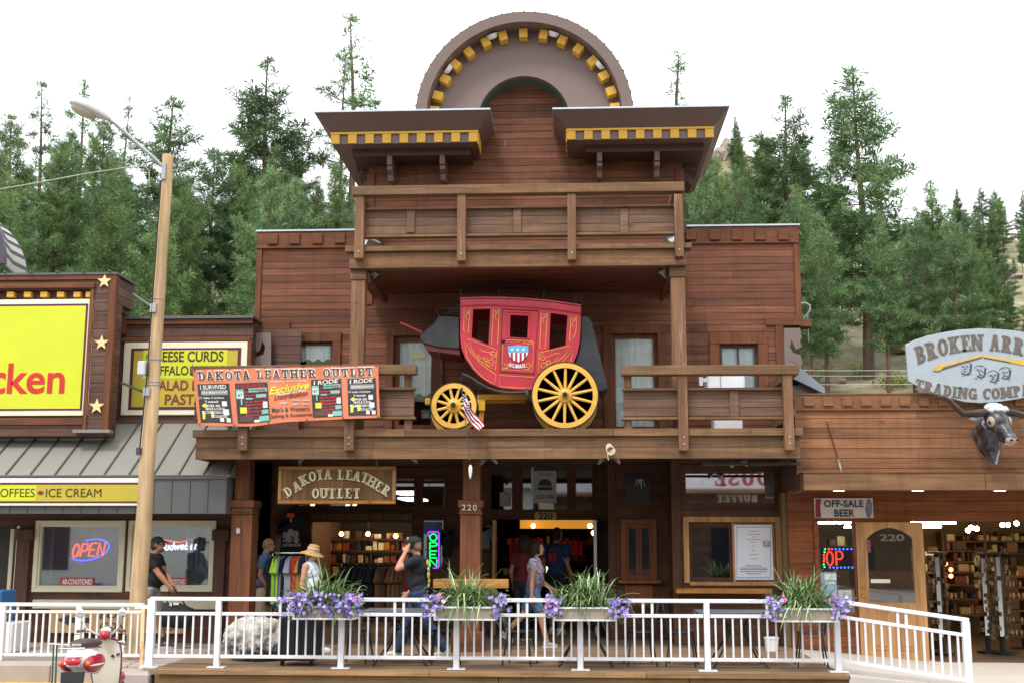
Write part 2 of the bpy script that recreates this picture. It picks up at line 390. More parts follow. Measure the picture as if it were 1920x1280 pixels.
# ================================================================ SETTING
ROADZ = -0.25
_pk = P3(1372, 292, 190)
def hgt(x, y):
    d = max(0.0, y-27.5); z = ROADZ
    if d > 0:
        cr = 72 + 8*math.sin(x*.021+1.0)
        sl = .355 + .02*math.sin(x*.05)
        if x > 20: cr -= min(14, (x-20)*.5)
        z += sl*min(d, cr) - .08*max(0, d-cr)
        z += min(1, d/6)*(.35*math.sin(x*.31+y*.17)+.25*math.sin(x*.7-y*.43)+.15*math.sin(x*1.3+y*1.1))
    if y < -34: z = ROADZ + .42*min(-34-y, 70) + .5*math.sin(x*.2+y*.1)
    g = _pk.z*math.exp(-((x-_pk.x)/30)**2-((y-_pk.y)/36)**2)
    return max(z, g) if d > 60 else z
def terrain():
    xs = [-400,-300]+[-220+i*4 for i in range(111)]+[300,400]
    ys = [-300, -160, -120, -105, -90, -75, -60, -45, -34, 10, 22]+[27.5+i*3.2 for i in range(75)]+[300,400,600]
    vs = [(x, y, hgt(x, y)) for y in ys for x in xs]; n = len(xs)
    fs = [(j*n+i, j*n+i+1, (j+1)*n+i+1, (j+1)*n+i) for j in range(len(ys)-1) for i in range(n-1)]
    t = NT('hill_ground'); p = t.p; p.inputs['Roughness'].default_value = .95
    c = t.ramp(t.noise(sc=.35, det=9, rough=.65), [(.3, C('#4d5433')), (.46, C('#756f4e')), (.6, C('#8d8266')), (.72, C('#84745f'))])
    rk = t.noise((.25,.25,1.6), .8, 9, .7); c = t.mix(t.mr(rk, .56, .63, 0, .9), c, C('#a59a8c'))
    br = t.noise(sc=2.6, det=8, rough=.7); c = t.mix(t.mr(br, .57, .66, 0, .8), c, C('#3b4c22')); t.l(c, p.inputs['Base Color']); t.bump(t.noise(sc=1.8, det=8), .8, .25)
    m = MB(); m.add(vs, fs); tag(m.build('ground', t.m, smooth=60), kind='structure')
terrain()
def road():
    t = NT('asphalt'); p = t.p; p.inputs['Roughness'].default_value = .9
    c = t.ramp(t.noise(sc=60, det=6), [(.3, C('#706c68')), (.7, C('#989490'))]); t.l(c, p.inputs['Base Color']); t.bump(t.noise(sc=90), .5, .01)
    m = MB(); m.add([(-300,-80,ROADZ+.004),(300,-80,ROADZ+.004),(300,15.9,ROADZ+.004),(-300,15.9,ROADZ+.004)], [(0,1,2,3)]); tag(m.build('road', t.m), kind='structure')
    y = M('kerb_yellow', '#c9a83c', .7, var=.2, dirt=('#6d6a62', 6, .55, .8))
    x1 = P(252, 1275, 16.7)[0]
    m = MB(); m.add([(-60,16.35,ROADZ+.008),(x1,16.35,ROADZ+.008),(x1,16.6,ROADZ+.008),(-60,16.6,ROADZ+.008)], [(0,1,2,3)]); tag(m.build('road_marking', y), kind='structure')
road()
DX0, DX1 = -5.62, 3.46
XS = DX0 - .02
def paving():
    m = MB()                                           # raised concrete pavement in front of the left shops, in slabs
    x = -60.0; ends = [-60]+[-12.9-1.75*i for i in range(20)][::-1]+[P(105,1260,16.8)[0], P(248,1260,16.8)[0], XS]
    ends = sorted(set(e for e in ends if -60 <= e <= XS))
    for a, b in zip(ends[:-1], ends[1:]):
        m.t = random.random(); m.box(a+.006, b-.006, 16.72, 20.4, -2, 0)
        m.box(a+.006, b-.006, 16.6, 16.72, -2, -.012)
    m.box(-60, XS, 16.7, 20.4, -2, -.02)
    tag(m.build('sidewalk', m_conc, bevel=.012), kind='structure')
    m = MB(); x0, x1 = P(218,1265,16.2)[0], P(292,1265,16.2)[0]
    m.box(x0, x1, 15.9, 16.6, -1, -.04); m.box(x0-.02, x1+.02, 15.86, 16.6, -.2, -.05)
    tag(m.build('sidewalk_step', m_conc, bevel=.01), kind='structure')
    m = MB(); x = DX0                                  # boardwalk
    y = 15.95; k = 0
    while y < 24:
        m.t = random.random(); m.box(DX0, DX1, y+.004, y+.14, -.04, random.uniform(-.003, 0)); y += .144
    m.box(DX0, DX1, 15.95, 24, -.06, -.02)
    tag(m.build('boardwalk', m_deckw), kind='structure')
    m = MB(); m.t = .5
    for a, b in ((DX0+.15, -1.9), (-1.9, .9), (.9, DX1+.02)): m.t = random.random(); m.box(a+.004, b-.004, 15.86, 15.95, -.045, .012)
    tag(m.build('boardwalk_edge', WOOD('edge_wood', '#6f4f30', '#a5815a', 'x', worn='#c0a27c', wornp=.55)), kind='structure')
    m = MB(); m.t = .5
    for a, b in ((DX0+.1, -1.0), (-1.0, 1.45), (1.45, DX1)): m.t = random.random(); m.box(a+.005, b-.005, 15.90, 15.96, -.6, -.05)
    tag(m.build('boardwalk_skirt', WOOD('skirt_wood', '#5a4028', '#80633f', 'x', bv=.12)), kind='structure')
    m = MB()                                           # concrete ramp falling away to the right
    def zz(x): return -.01 - .2*min(1, max(0, (x-DX1)/2.4))
    xs = [DX1+.005, 4.2, 5.0, 5.9, 7, 30]
    for a, b in zip(xs[:-1], xs[1:]):
        m.hexa([(a,15.86,-1.2),(b,15.86,-1.2),(b,26,-1.2),(a,26,-1.2),(a,15.86,zz(a)),(b,15.86,zz(b)),(b,26,zz(b)),(a,26,zz(a))])
    tag(m.build('ramp', m_concw), kind='structure')
paving()

# ================================================================ THE MAIN BUILDING
YF, YB, YC, YW, YG = 18.3, 18.45, 18.58, 20.6, 19.0
HALL = thing('western_storefront', 'tall dark red wooden western building with round false front and two balconies', 'building', (-.9, 20.6, 0))
def part(mb, name, mat, parent=HALL, **k): return mb.build(name, mat, parent, **k)
def xz(px, py, Y): return P(px, py, Y)
def wall_parts():
    XL, XR = xz(483,440,YW)[0], xz(1497,436,YW)[0]; ZT = xz(990,430,YW)[1]; ZN = xz(990,612,YW)[1]
    XL2, XR2 = xz(511,660,YW)[0], xz(1470,660,YW)[0]; ZB = xz(940,800,YF)[1]
    TL, TR = xz(692,300,YW)[0], xz(1279,300,YW)[0]
    H = []
    doorL = RC(737,630,818,806,YW); doorR = RC(1147,626,1234,806,YW); winL = RC(552,641,623,735,YW); winR = RC(1350,645,1422,760,YW)
    H = [doorL, doorR, winL, winR]
    m = MB(); zb = ZB-.1
    m.boards(XL+.1, XR-.1, ZN, ZT-.3, YW, .125, [(TL+.05, TR-.05, 5.95, 99)] + H)
    m.boards(XL2+.1, XR2-.1, zb, ZN, YW, .125, H)
    part(m, 'upper_wall', m_siding)
    m = MB(); m.box(XL+.03, XR-.03, YW+.12, YW+.2, ZN, ZT-.05)                  # body behind the cladding
    m.box(XL+.03, XL+.12, YW+.06, 27, ZN, ZT-.05); m.box(XR-.12, XR-.03, YW+.06, 27, ZN, ZT-.05)
    m.box(XL2+.05, XL2+.12, YW+.06, 27, 0, ZN); m.box(XR2-.12, XR2-.05, YW+.06, 27, 0, ZN); m.box(XL+.05, XR-.05, 26.9, 27, 0, ZT-.4)
    m.box(XL+.13, XR-.13, YW+.21, 26.88, ZT-.6, ZT-.5); m.box(XL+.05, XL2+.1, YW+.06, 27, ZN-.03, ZN+.02); m.box(XR2-.1, XR-.05, YW+.06, 27, ZN-.03, ZN+.02)
    part(m, 'rear_body', m_shop)
    # trim: parapet band, corner boards
    m = MB()
    for a, b in ((XL, TL-.1), (TR+.1, XR)):
        m.t = .5; m.box(a, b, YW-.035, YW+.1, ZT-.3, ZT); m.t = .3; m.box(a, b, YW-.05, YW+.1, ZT-.31, ZT-.28)
    part(m, 'parapet_band', m_trim, bevel=.004, each=True)
    m = MB(); zq = ZT-.31
    m.box(XL, XL+.1, YW-.03, YW+.1, ZN-.02, zq); m.box(XR-.1, XR, YW-.03, YW+.1, ZN-.02, zq)
    m.box(XL2, XL2+.14, YW-.032, YW+.1, ZB, ZN+.0); m.box(XR2-.14, XR2, YW-.032, YW+.1, ZB, ZN)
    part(m, 'corner_board', m_trim_z, bevel=.004, each=True)
    m = MB(); m.box(XL-.02, XL2+.3, YW-.04, YW+.1, ZN-.02, ZN+.12); m.box(XR2-.3, XR+.02, YW-.04, YW+.1, ZN-.02, ZN+.12); m.box(XL-.14, XL+.05, YW-.03, YW+.3, ZN-.04, ZN+.1); m.box(XR-.05, XR+.16, YW-.03, YW+.3, ZN-.04, ZN+.08)
    part(m, 'overhang_sill', m_trim, bevel=.004, each=True)
    m = MB(); m.box(XL-.02, TL-.05, YW-.06, YW+.3, ZT+.001, ZT+.03); m.box(TR+.05, XR+.02, YW-.06, YW+.3, ZT+.001, ZT+.03)
    part(m, 'parapet_flashing', each=True, mat=M('flashing', '#b9c2ca', .35, metal=.5))
    for px, py in [(511,448),(552,447.5),(595,447),(637,446)] + [(1296,440),(1340,440),(1382,440),(1425,440),(1469,440)]:
        m = MB(); m.pb(px-9.5, py-9.5, px+9.5, py+9.5, YW-.075, .038); part(m, 'dentil_block', m_trim, bevel=.004)
    # cut-out bracket plates under the overhang
    bpL = [(478,624),(508,624),(508,700),(484,700),(486,690),(492,686),(487,682),(472,690),(470,680),(482,668),(494,664),(497,650),(492,640),(487,656),(482,660),(476,650),(472,640)]
    bpR = [(1470,615),(1500,615),(1503,632),(1500,640),(1503,650),(1492,655),(1484,637),(1481,650),(1486,660),(1501,665),(1505,680),(1500,690),(1492,680),(1480,676),(1472,690),(1470,690)]
    m = MB(); m.pplate([bpL], YW-.3, .05); part(m, 'cutout_bracket', m_purple)
    m = MB(); m.pplate([bpR], YW-.02, .05); part(m, 'cutout_bracket', m_purple)
    # windows and doors of the upper floor
    def win(r, name, fw, mat_f, curtain=None, mull=False, sash=.05, split=None):
        x0, x1, z0, z1 = r; m = MB()
        m.box(x0-fw, x1+fw, YW-.045, YW+.1, z1+.001, z1+fw*1.15)
        m.box(x0-fw, x0-.001, YW-.04, YW+.1, z0, z1); m.box(x1+.001, x1+fw, YW-.04, YW+.1, z0, z1)
        f = part(m, name, mat_f, bevel=.004)
        m = MB(); m.box(x0, x0+sash, YW+.05, YW+.1, z0, z1); m.box(x1-sash, x1, YW+.05, YW+.1, z0, z1); m.box(x0+sash, x1-sash, YW+.05, YW+.1, z1-sash, z1); m.box(x0+sash, x1-sash, YW+.05, YW+.1, z0, z0+sash)
        if mull: m.box((x0+x1)/2-.012, (x0+x1)/2+.012, YW+.06, YW+.1, z0+sash, z1-sash)
        part(m, 'sash', M('sash_brown', '#4a352b', .5) if name == 'window' else m_trim_z, f)
        m = MB(); m.box(x0+sash, x1-sash, YW+.075, YW+.08, z0+sash, z1-sash); part(m, 'pane', GLASS('upper_glass', (.93,.95,.96,1), .07), f)
        if curtain:
            m = MB(); n = 22; zc = z0 if curtain == 1 else z1-(z1-z0)*curtain
            for i in range(n):
                a, b = x0+(x1-x0)*i/n, x0+(x1-x0)*(i+1)/n; ya, yb = YW+.105+.012*math.sin(i*1.9), YW+.105+.012*math.sin((i+1)*1.9)
                za = zc + .025*math.sin(i*1.1); zb_ = zc+.025*math.sin((i+1)*1.1)
                m.add([(a,ya,za),(b,yb,zb_),(b,yb,z1),(a,ya,z1)], [(0,1,2,3)])
            part(m, 'curtain', M('curtain_cloth', '#eef3f3', .8, var=.04), f, smooth=60)
        return f
    win(doorL, 'balcony_door', .12, m_trim_z, .62, sash=.1); win(doorR, 'balcony_door', .14, m_trim_z, 1, sash=.07)
    win(winL, 'window', .15, m_trim_z, .35); win(winR, 'window', .17, m_trim_z, 1, True)
    m = MB(); m.pb(771,661,798,671, YW+.06, .004); part(m, 'door_notice', M('notice_paper', '#d9d09a', .7), HALL)
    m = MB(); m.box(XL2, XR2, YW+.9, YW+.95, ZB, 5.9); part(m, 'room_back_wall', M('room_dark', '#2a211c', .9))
    # ---- tower
    ZA = xz(982,150,YW)[1]; ZH = xz(982,345,YW)[1]
    m = MB(); m.boards(TL, TR, 5.75, xz(982,204,19.4)[1], YW+.0, .125); 
    x0, x1 = xz(885,200,YW)[0], xz(1080,200,YW)[0]; m.boards(x0, x1, xz(982,204,19.4)[1], ZA+.15, YW, .125)
    part(m, 'tower_wall', m_siding)
    m = MB(); m.box(TL+.02, TL+.1, YW+.06, 23.5, 5, 8.6); m.box(TR-.1, TR-.02, YW+.06, 23.5, 5, 8.6); m.box(TL+.05, TR-.05, YW+.06, YW+.12, 5.9, 8.5)
    part(m, 'tower_side', m_shop, each=True)
    m = MB(); m.box(TL-.02, TL+.12, YW-.03, YW+.06, 5.8, 8.2); m.box(TR-.12, TR+.02, YW-.03, YW+.06, 5.8, 8.2); part(m, 'tower_corner_board', m_trim_z, bevel=.004, each=True)
    for sgn, q in ((-1, [(693,298),(693,345),(688,338),(682,336),(678,342),(672,338),(674,326),(684,322),(676,318),(670,322),(668,310),(672,300)]), (1, [(1281,310),(1300,302),(1306,312),(1300,322),(1290,318),(1286,326),(1296,330),(1304,340),(1302,356),(1292,362),(1296,348),(1286,340),(1281,350)])):
        m = MB(); m.pplate([q], YW+.2, .06); part(m, 'side_bracket', M('bracket_brown', '#4a332a', .6))
    # ---- hoods
    YT, YD = 19.4, 19.72
    def hood(tl, tr, bl, br, ty, by, by2, inner):
        zt = xz((tl+tr)/2, ty, YT)[1]; zb_ = xz((bl+br)/2, by, YD)[1]; zc = xz((bl+br)/2, by2, YD)[1]
        X = [xz(tl,ty,YT)[0], xz(tr,ty,YT)[0], xz(bl,by,YD)[0], xz(br,by,YD)[0]]
        bk, bb = 23.3, 22.9
        m = MB(); m.hexa([(X[2],YD,zb_),(X[3],YD,zb_),(X[3],bb,zb_),(X[2],bb,zb_),(X[0],YT,zt),(X[1],YT,zt),(X[1],bk,zt),(X[0],bk,zt)])
        h = part(m, 'hood', m_brown)
        m = MB(); m.box(X[0]-.012, X[1]+.012, YT-.012, bk, zt+.002, zt+.03); part(m, 'flashing_edge', M('flashing', '#b9c2ca', .35, metal=.5), h)
        m = MB(); zs = zc; e = .02
        m.box(X[2]+.02, X[3]-.02, YD+.03, bb-.05, zc, zb_-.001); part(m, 'dentil_frieze', m_brown, h)
        n = 9; wd = (X[3]-X[2])/(2*n-1)
        m = MB(); m.box(X[2]-.01, X[3]+.01, YD-.02, YD+.028, zb_-.035, zb_-.002); part(m, 'dentil_rail', m_yel, h)
        for i in range(n):
            a = X[2]+2*i*wd; m = MB(); m.box(a, a+wd, YD-.01, YD+.028, zc, zb_-.036); part(m, 'dentil', m_yel, h, bevel=.003)
        sx = X[3] if inner == 'r' else X[2]; s = 1 if inner == 'r' else -1
        m = MB(); m.box(min(sx, sx+s*.02), max(sx, sx+s*.02), YD+.03, YD+.6, zc-.03, zb_-.01); part(m, 'dentil_return', m_yel, h)
        m = MB(); g = .12
        m.box(X[2]+.32, X[3]-.14, YD+.3, bb-.3, zc-.13, zc-.001); part(m, 'soffit_box', M('bracket_brown', '#4a332a', .6), h)
        return zc-.13
    zs1 = hood(590, 918, 621, 895, 209, 247, 268, 'r'); zs2 = hood(1037, 1367, 1063, 1338, 203, 240, 260, 'l')
    for px, z1 in ((733,zs1),(831,zs1),(1124,zs2),(1231,zs2)):
        x = xz(px, 310, 20.2)[0]; z0 = xz(px, 343, 20.45)[1]; y0 = 20.02
        m = MB(); prof = [(y0,z1),(y0,z1-.16),(y0+.05,z1-.17),(y0+.05,z1-.24),(y0+.16,z1-.3),(y0+.2,z1-.4),(y0+.3,z1-.42),(y0+.34,z0+.16),(y0+.3,z0+.14),(y0+.3,z0+.03),(y0+.42,z0),(YW-.002,z0),(YW-.002,z1)]
        n = len(prof); vs = [(x-.045, a, b) for a, b in prof]+[(x+.045, a, b) for a, b in prof]
        m.add(vs, [tuple(range(n)), tuple(range(2*n-1, n-1, -1))]+[(i, (i+1) % n, n+(i+1) % n, n+i) for i in range(n)])
        part(m, 'hood_bracket', M('bracket_grey_brown', '#6a5650', .6), bevel=.006)
    # ---- the round false front
    YR, YA = 19.72, 20.15
    c = P3(982, 227, YR); Ro = (P3(1187, 215, YR).x - P3(778, 215, YR).x)/2; c.z = P3(982, 22, YR).z - Ro; Ri = P3(982, 41, YR).z - c.z
    ca = P3(982, 227, YA); rin = (P3(1068, 215, YA).x - P3(896, 215, YA).x)/2; ca.z = P3(982, 143, YA).z - rin
    def arc(cx, cz, r, a0=-8, a1=188, n=64): return [(cx+r*math.cos(R(a0+(a1-a0)*i/n)), cz+r*math.sin(R(a0+(a1-a0)*i/n))) for i in range(n+1)]
    m = MB(); m.plate([arc(c.x, c.z, Ro) + arc(c.x, c.z, Ri)[::-1]], YR, 21.6); AR = part(m, 'arch_rim', m_brown, smooth=35)
    m = MB(); m.plate([arc(c.x, c.z, Ri-.004) + arc(ca.x, ca.z, rin)[::-1]], YA, YA+.1); part(m, 'arch_face', m_purple)
    m = MB(); m.plate([arc(ca.x, ca.z, rin+.06) + arc(ca.x, ca.z, rin)[::-1]], YA+.101, YW+.1); part(m, 'arch_reveal', m_green, smooth=35)
    m = MB()
    for i in range(33):
        a = R(-6+192*i/32); m.cbox((c.x+(Ro+.004)*math.cos(a), (YR+21.6)/2-.01, c.z+(Ro+.004)*math.sin(a)), (.025, 1.86, .025), Matrix.Rotation(-a, 3, 'Y'))
    part(m, 'roof_seam', m_brown, AR)
    ys = [(981,57),(1020,60),(1057,69),(1089,85),(1118,108),(1138,138),(1153,168),(1161,200),(941,60),(907,71),(873,90),(847,115),(825,143),(810,176),(801,206)]
    YD2 = 19.95
    for px, py in ys:
        q = P3(px, py, YD2); a = math.atan2(q.z-c.z, q.x-c.x); rr = Ri-.1
        m = MB(); m.cbox((c.x+rr*math.cos(a), YD2+.1, c.z+rr*math.sin(a)), (.17, .2, .15), Matrix.Rotation(-a, 3, 'Y')); part(m, 'arch_dentil', m_yel, bevel=.006)
    for px, py, rz in ((918,55,0),(1042,53,0),(828,122,40),(1134,116,-40)):
        q = P3(px, py, 19.95); a = math.atan2(q.z-c.z, q.x-c.x); rr = Ri-.05
        o = thing('floodlight', {918:'white round floodlight left of the top mustard block of the arch',1042:'white round floodlight right of the top mustard block of the arch',828:'white round floodlight low on the left curve of the arch',1134:'white round floodlight low on the right curve of the arch'}[px], 'floodlight', (c.x+rr*math.cos(a), 19.95, c.z+rr*math.sin(a)), 'floodlights inside the round arch')
        rot = Matrix.Rotation(-a-math.pi/2, 3, 'Y') @ Matrix.Rotation(R(-20), 3, 'X')
        m = MB(); m.lathe([(.02,.06),(.07,.05),(.095,.0),(.1,-.03),(.085,-.03),(.05,0)], (0,0,0), 18, rot); m.build('lamp_shade', M('lamp_white', '#d8d4cc', .4), o, smooth=40, world=False)
        m = MB(); m.ell((0,0,0), (.07,.07,.03), rot); m.build('lens', M('lamp_lens', '#efece6', .2), o, smooth=60, world=False)
    return ZB, XL2, XR2
ZB, XL2, XR2 = wall_parts()

def balconies():
    # ---------- upper balcony
    zb0 = xz(972,500,YB)[1]; zb1 = xz(972,470,YB)[1]; BL, BR = xz(655,485,YB)[0], xz(1287,485,YB)[0]
    up = thing('x', None, None) if False else None
    m = MB(); m.t = .5; m.box(BL, BR, YB, YB+.16, zb0, zb1); part(m, 'balcony_beam', WOOD('stained_beam', '#5a3d27', '#8a6244', 'x', worn='#d0b492', wornp=.565), bevel=.006)
    m = MB(); m.box(BL, BL+.16, YB+.162, YW-.04, zb0, zb1); m.box(BR-.16, BR, YB+.162, YW-.04, zb0, zb1); part(m, 'balcony_side_beam', m_beam_y, bevel=.006, each=True)
    m = MB(); m.box(BL-.06, BR+.08, YB-.06, YB+.2, zb1+.001, xz(972,460,YB)[1]); part(m, 'balcony_ledger', m_beam, bevel=.005)
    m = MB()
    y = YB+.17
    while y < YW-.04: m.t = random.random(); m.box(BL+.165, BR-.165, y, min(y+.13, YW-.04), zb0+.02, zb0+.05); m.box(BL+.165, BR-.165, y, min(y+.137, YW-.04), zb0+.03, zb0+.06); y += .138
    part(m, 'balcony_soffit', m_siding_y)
    yp = 18.3
    def rails(front, posts, railpx, thin1, thin2, pan, stiles, Yp, Yr, endz):
        pass
    # posts
    for px0, px1, b in ((665,682,484),(857,873,489),(1064,1080,487),(1265,1281,481)):
        x0, x1 = xz(px0,420,yp)[0], xz(px1,420,yp)[0]; z0 = xz((px0+px1)/2, b, yp)[1]; z1 = xz((px0+px1)/2, 363, yp)[1]
        m = MB(); m.t = random.random(); m.box(x0, x1, yp, yp+.15, z0, z1); p = part(m, 'balcony_post', m_post, bevel=.006)
        m = MB(); m.lathe([(.0,.012),(.014,.01),(.018,0)], ((x0+x1)/2, yp-.0, z0+.11), 8, Matrix.Rotation(R(90),3,'X')); part(m, 'bolt', m_galv, p)
    x0, x1 = xz(661,355,yp)[0], xz(1283,355,yp)[0]; z1 = xz(972,346,yp)[1]; z0 = xz(972,363,yp)[1]
    m = MB(); m.t = .6; m.box(x0, x1, yp-.03, yp+.17, z0, z1); part(m, 'top_rail', m_beam, bevel=.008)
    m = MB()
    for xx in (x0+.02, x1-.17): m.box(xx, xx+.15, yp+.172, YW-.01, z0, z1-.01)
    part(m, 'side_rail', m_beam_y, bevel=.006, each=True)
    def thin(l, r, t, b, Y, d, name='thin_rail', mat=m_beam):
        m = MB(); m.t = random.random(); m.pb(l, t, r, b, Y, d); return part(m, name, mat, bevel=.003)
    ypan = yp+.17
    thin(684, 1264, 386, 390, yp+.1, .14); thin(682, 1264, 437, 441.5, yp+.08, .16)
    x0, x1, za, zc = RC(684, 390, 1264, 437, ypan)
    m = MB(); m.boards(x0, x1, za, zc, ypan, (zc-za)/3.0, gap=.008, maxl=5); part(m, 'balcony_panel', m_siding_old)
    m = MB()
    for xx in (x0-.06, x1+.03): 
        for k in range(3):
            m.t = random.random(); h = (zc-za)/3; m.box(xx, xx+.03, ypan+.05, YW-.02, za+k*h+.006, za+(k+1)*h)
    part(m, 'balcony_side_panel', m_siding_old)
    for px in (770, 969.5, 1170.5):
        m = MB(); m.pb(px-7.5, 391, px+7.5, 436, ypan-.028, .03); part(m, 'stile', m_siding_old, bevel=.003)
    m = MB(); m.box(BL+.05, BR-.05, YB+.05, YW-.05, zb1+.01, zb1+.05); part(m, 'balcony_floor', m_deckw)
    # columns
    for px0, px1 in ((657,683),(1259,1286)):
        a, b = xz(px0,600,YC)[0], xz(px1,600,YC)[0]
        m = MB(); m.t = .7; m.box(a, b, YC, YC+.22, ZB-.02, zb0-.165); c = part(m, 'balcony_column', m_post, bevel=.008)
        m = MB(); m.t = .4; m.box(a-.018, b+.018, YC-.02, YC+.24, zb0-.16, zb0-.001); part(m, 'cap_block', m_beam, c, bevel=.006)
    for px, py in ((735,540),(1243,540)):               # knee braces up to the soffit
        s = 1 if px < 900 else -1; a = xz(690 if s > 0 else 1258, 520, YC+.1)[0]
        m = MB(); m.bar((a+s*.02, YC+.3, zb0-.08), (a+s*.04, YW-.3, zb0-.16), .06, .1); part(m, 'knee_brace', m_siding_y)
    # ---------- lower balcony
    FL, FR = xz(367,835,YF)[0], xz(1500,835,YF)[0]; zt = xz(935,804,YF)[1]; zl = xz(935,818,YF)[1]; zm = xz(935,839,YF)[1]; zf = xz(935,859,YF)[1]
    m = MB()
    for a, b in ((FL, -3.1), (-3.1, -.45), (-.45, FR)):
        m.t = random.random(); m.box(a, b-.003, YF, YF+.08, zm+.003, zl); m.t = random.random(); m.box(a, b-.003, YF+.004, YF+.08, zf, zm)
    part(m, 'balcony_fascia', m_beam)
    m = MB(); m.t = .6
    for a, b in ((FL-.045, -2.6), (-2.6, .6), (.6, FR+.05)): m.t = random.random(); m.box(a, b-.004, YF-.05, YF+.14, zl+.001, zt)
    part(m, 'balcony_ledge', m_beam, bevel=.006)
    m = MB(); m.box(FL, FL+.07, YF+.082, 21.5, zf, zl); m.box(FR-.07, FR, YF+.082, YW, zf, zl); part(m, 'balcony_side_fascia', m_beam_y, each=True)
    m = MB(); y = YF+.15
    while y < YW: m.t = random.random(); m.box(FL+.07, FR-.07, y, y+.13, zt-.06, zt-.012); y += .136
    part(m, 'balcony_floor', m_deckw)
    m = MB(); y = YF+.09
    while y < 22.6: m.t = random.random(); m.box(FL+.08, FR-.08, y, y+.135, zf+.1, zf+.13); m.box(FL+.08, FR-.08, y, y+.14, zf+.112, zf+.14); y += .14
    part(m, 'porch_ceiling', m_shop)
    yp = 18.16
    for px0, px1, t, b in ((447,465,705,844),(646,664,703,844),(1272,1290,702,844),(1470,1488,702,843)):
        x0, x1, z0, z1 = RC(px0, t, px1, b, yp); m = MB(); m.t = random.random(); m.box(x0, x1, yp, yp+.14, z0, z1); p = part(m, 'rail_post', m_post, bevel=.006)
        m = MB()
        for dz in (.1, .2): m.lathe([(.0,.012),(.013,.01),(.017,0)], ((x0+x1)/2, yp, z0+dz), 8, Matrix.Rotation(R(90),3,'X'))
        part(m, 'bolt', m_galv, p)
    for (l, r, dl) in ((357, 781, -1), (1165, 1498, 1)):
        x0, x1, z0, z1 = RC(l, 684.5, r, 702, yp); m = MB(); m.t = .55; m.box(x0, x1, yp-.03, yp+.17, z0, z1); part(m, 'top_rail', m_beam, bevel=.008)
        e = (l+6, r-3) if dl < 0 else (l+2, r-18)
        thin(e[0], e[1], 726, 730.5, yp+.10, .14); thin(e[0], e[1], 780.5, 785.5, yp+.08, .16)
        a, b, za, zc = RC(e[0]+2, 731, e[1]-2, 780, yp+.17); m = MB(); m.boards(a, b, za, zc, yp+.17, (zc-za)/3, gap=.008, maxl=5); part(m, 'balcony_panel', m_siding_old)
        for px, t, bb in (((765 if dl < 0 else 1177),703,726), ((765 if dl < 0 else 1178),786,804)):
            m = MB(); m.pb(px-7, t, px+7, bb, yp+.15, .09); part(m, 'stub_post', m_post)
        for px in ((560,) if dl < 0 else (1377,)):
            m = MB(); m.pb(px-8, 731, px+8, 780, yp+.142, .03); part(m, 'stile', m_siding_old, bevel=.003)
    for xx in (FL+.0, FR-.1):                             # side returns of the railing
        m = MB(); zr0, zr1 = xz(935,702,yp)[1], xz(935,684,yp)[1]; m.box(xx, xx+.12, yp+.172, YW+ (.6 if xx < 0 else 0), zr0, zr1-.01); part(m, 'side_rail', m_beam_y)
        m = MB(); h = (xz(935,731,yp)[1]-xz(935,780,yp)[1])/3; z0 = xz(935,780,yp)[1]
        for k in range(3): m.t = random.random(); m.box(xx+.05, xx+.08, yp+.25, YW-.02, z0+k*h+.006, z0+(k+1)*h)
        part(m, 'balcony_side_panel', m_siding_old)
    m = MB(); m.box(FR-.75, FR-.15, YF+.25, YF+.4, ZB+.02, ZB+.3)
    return zf
ZF = balconies()
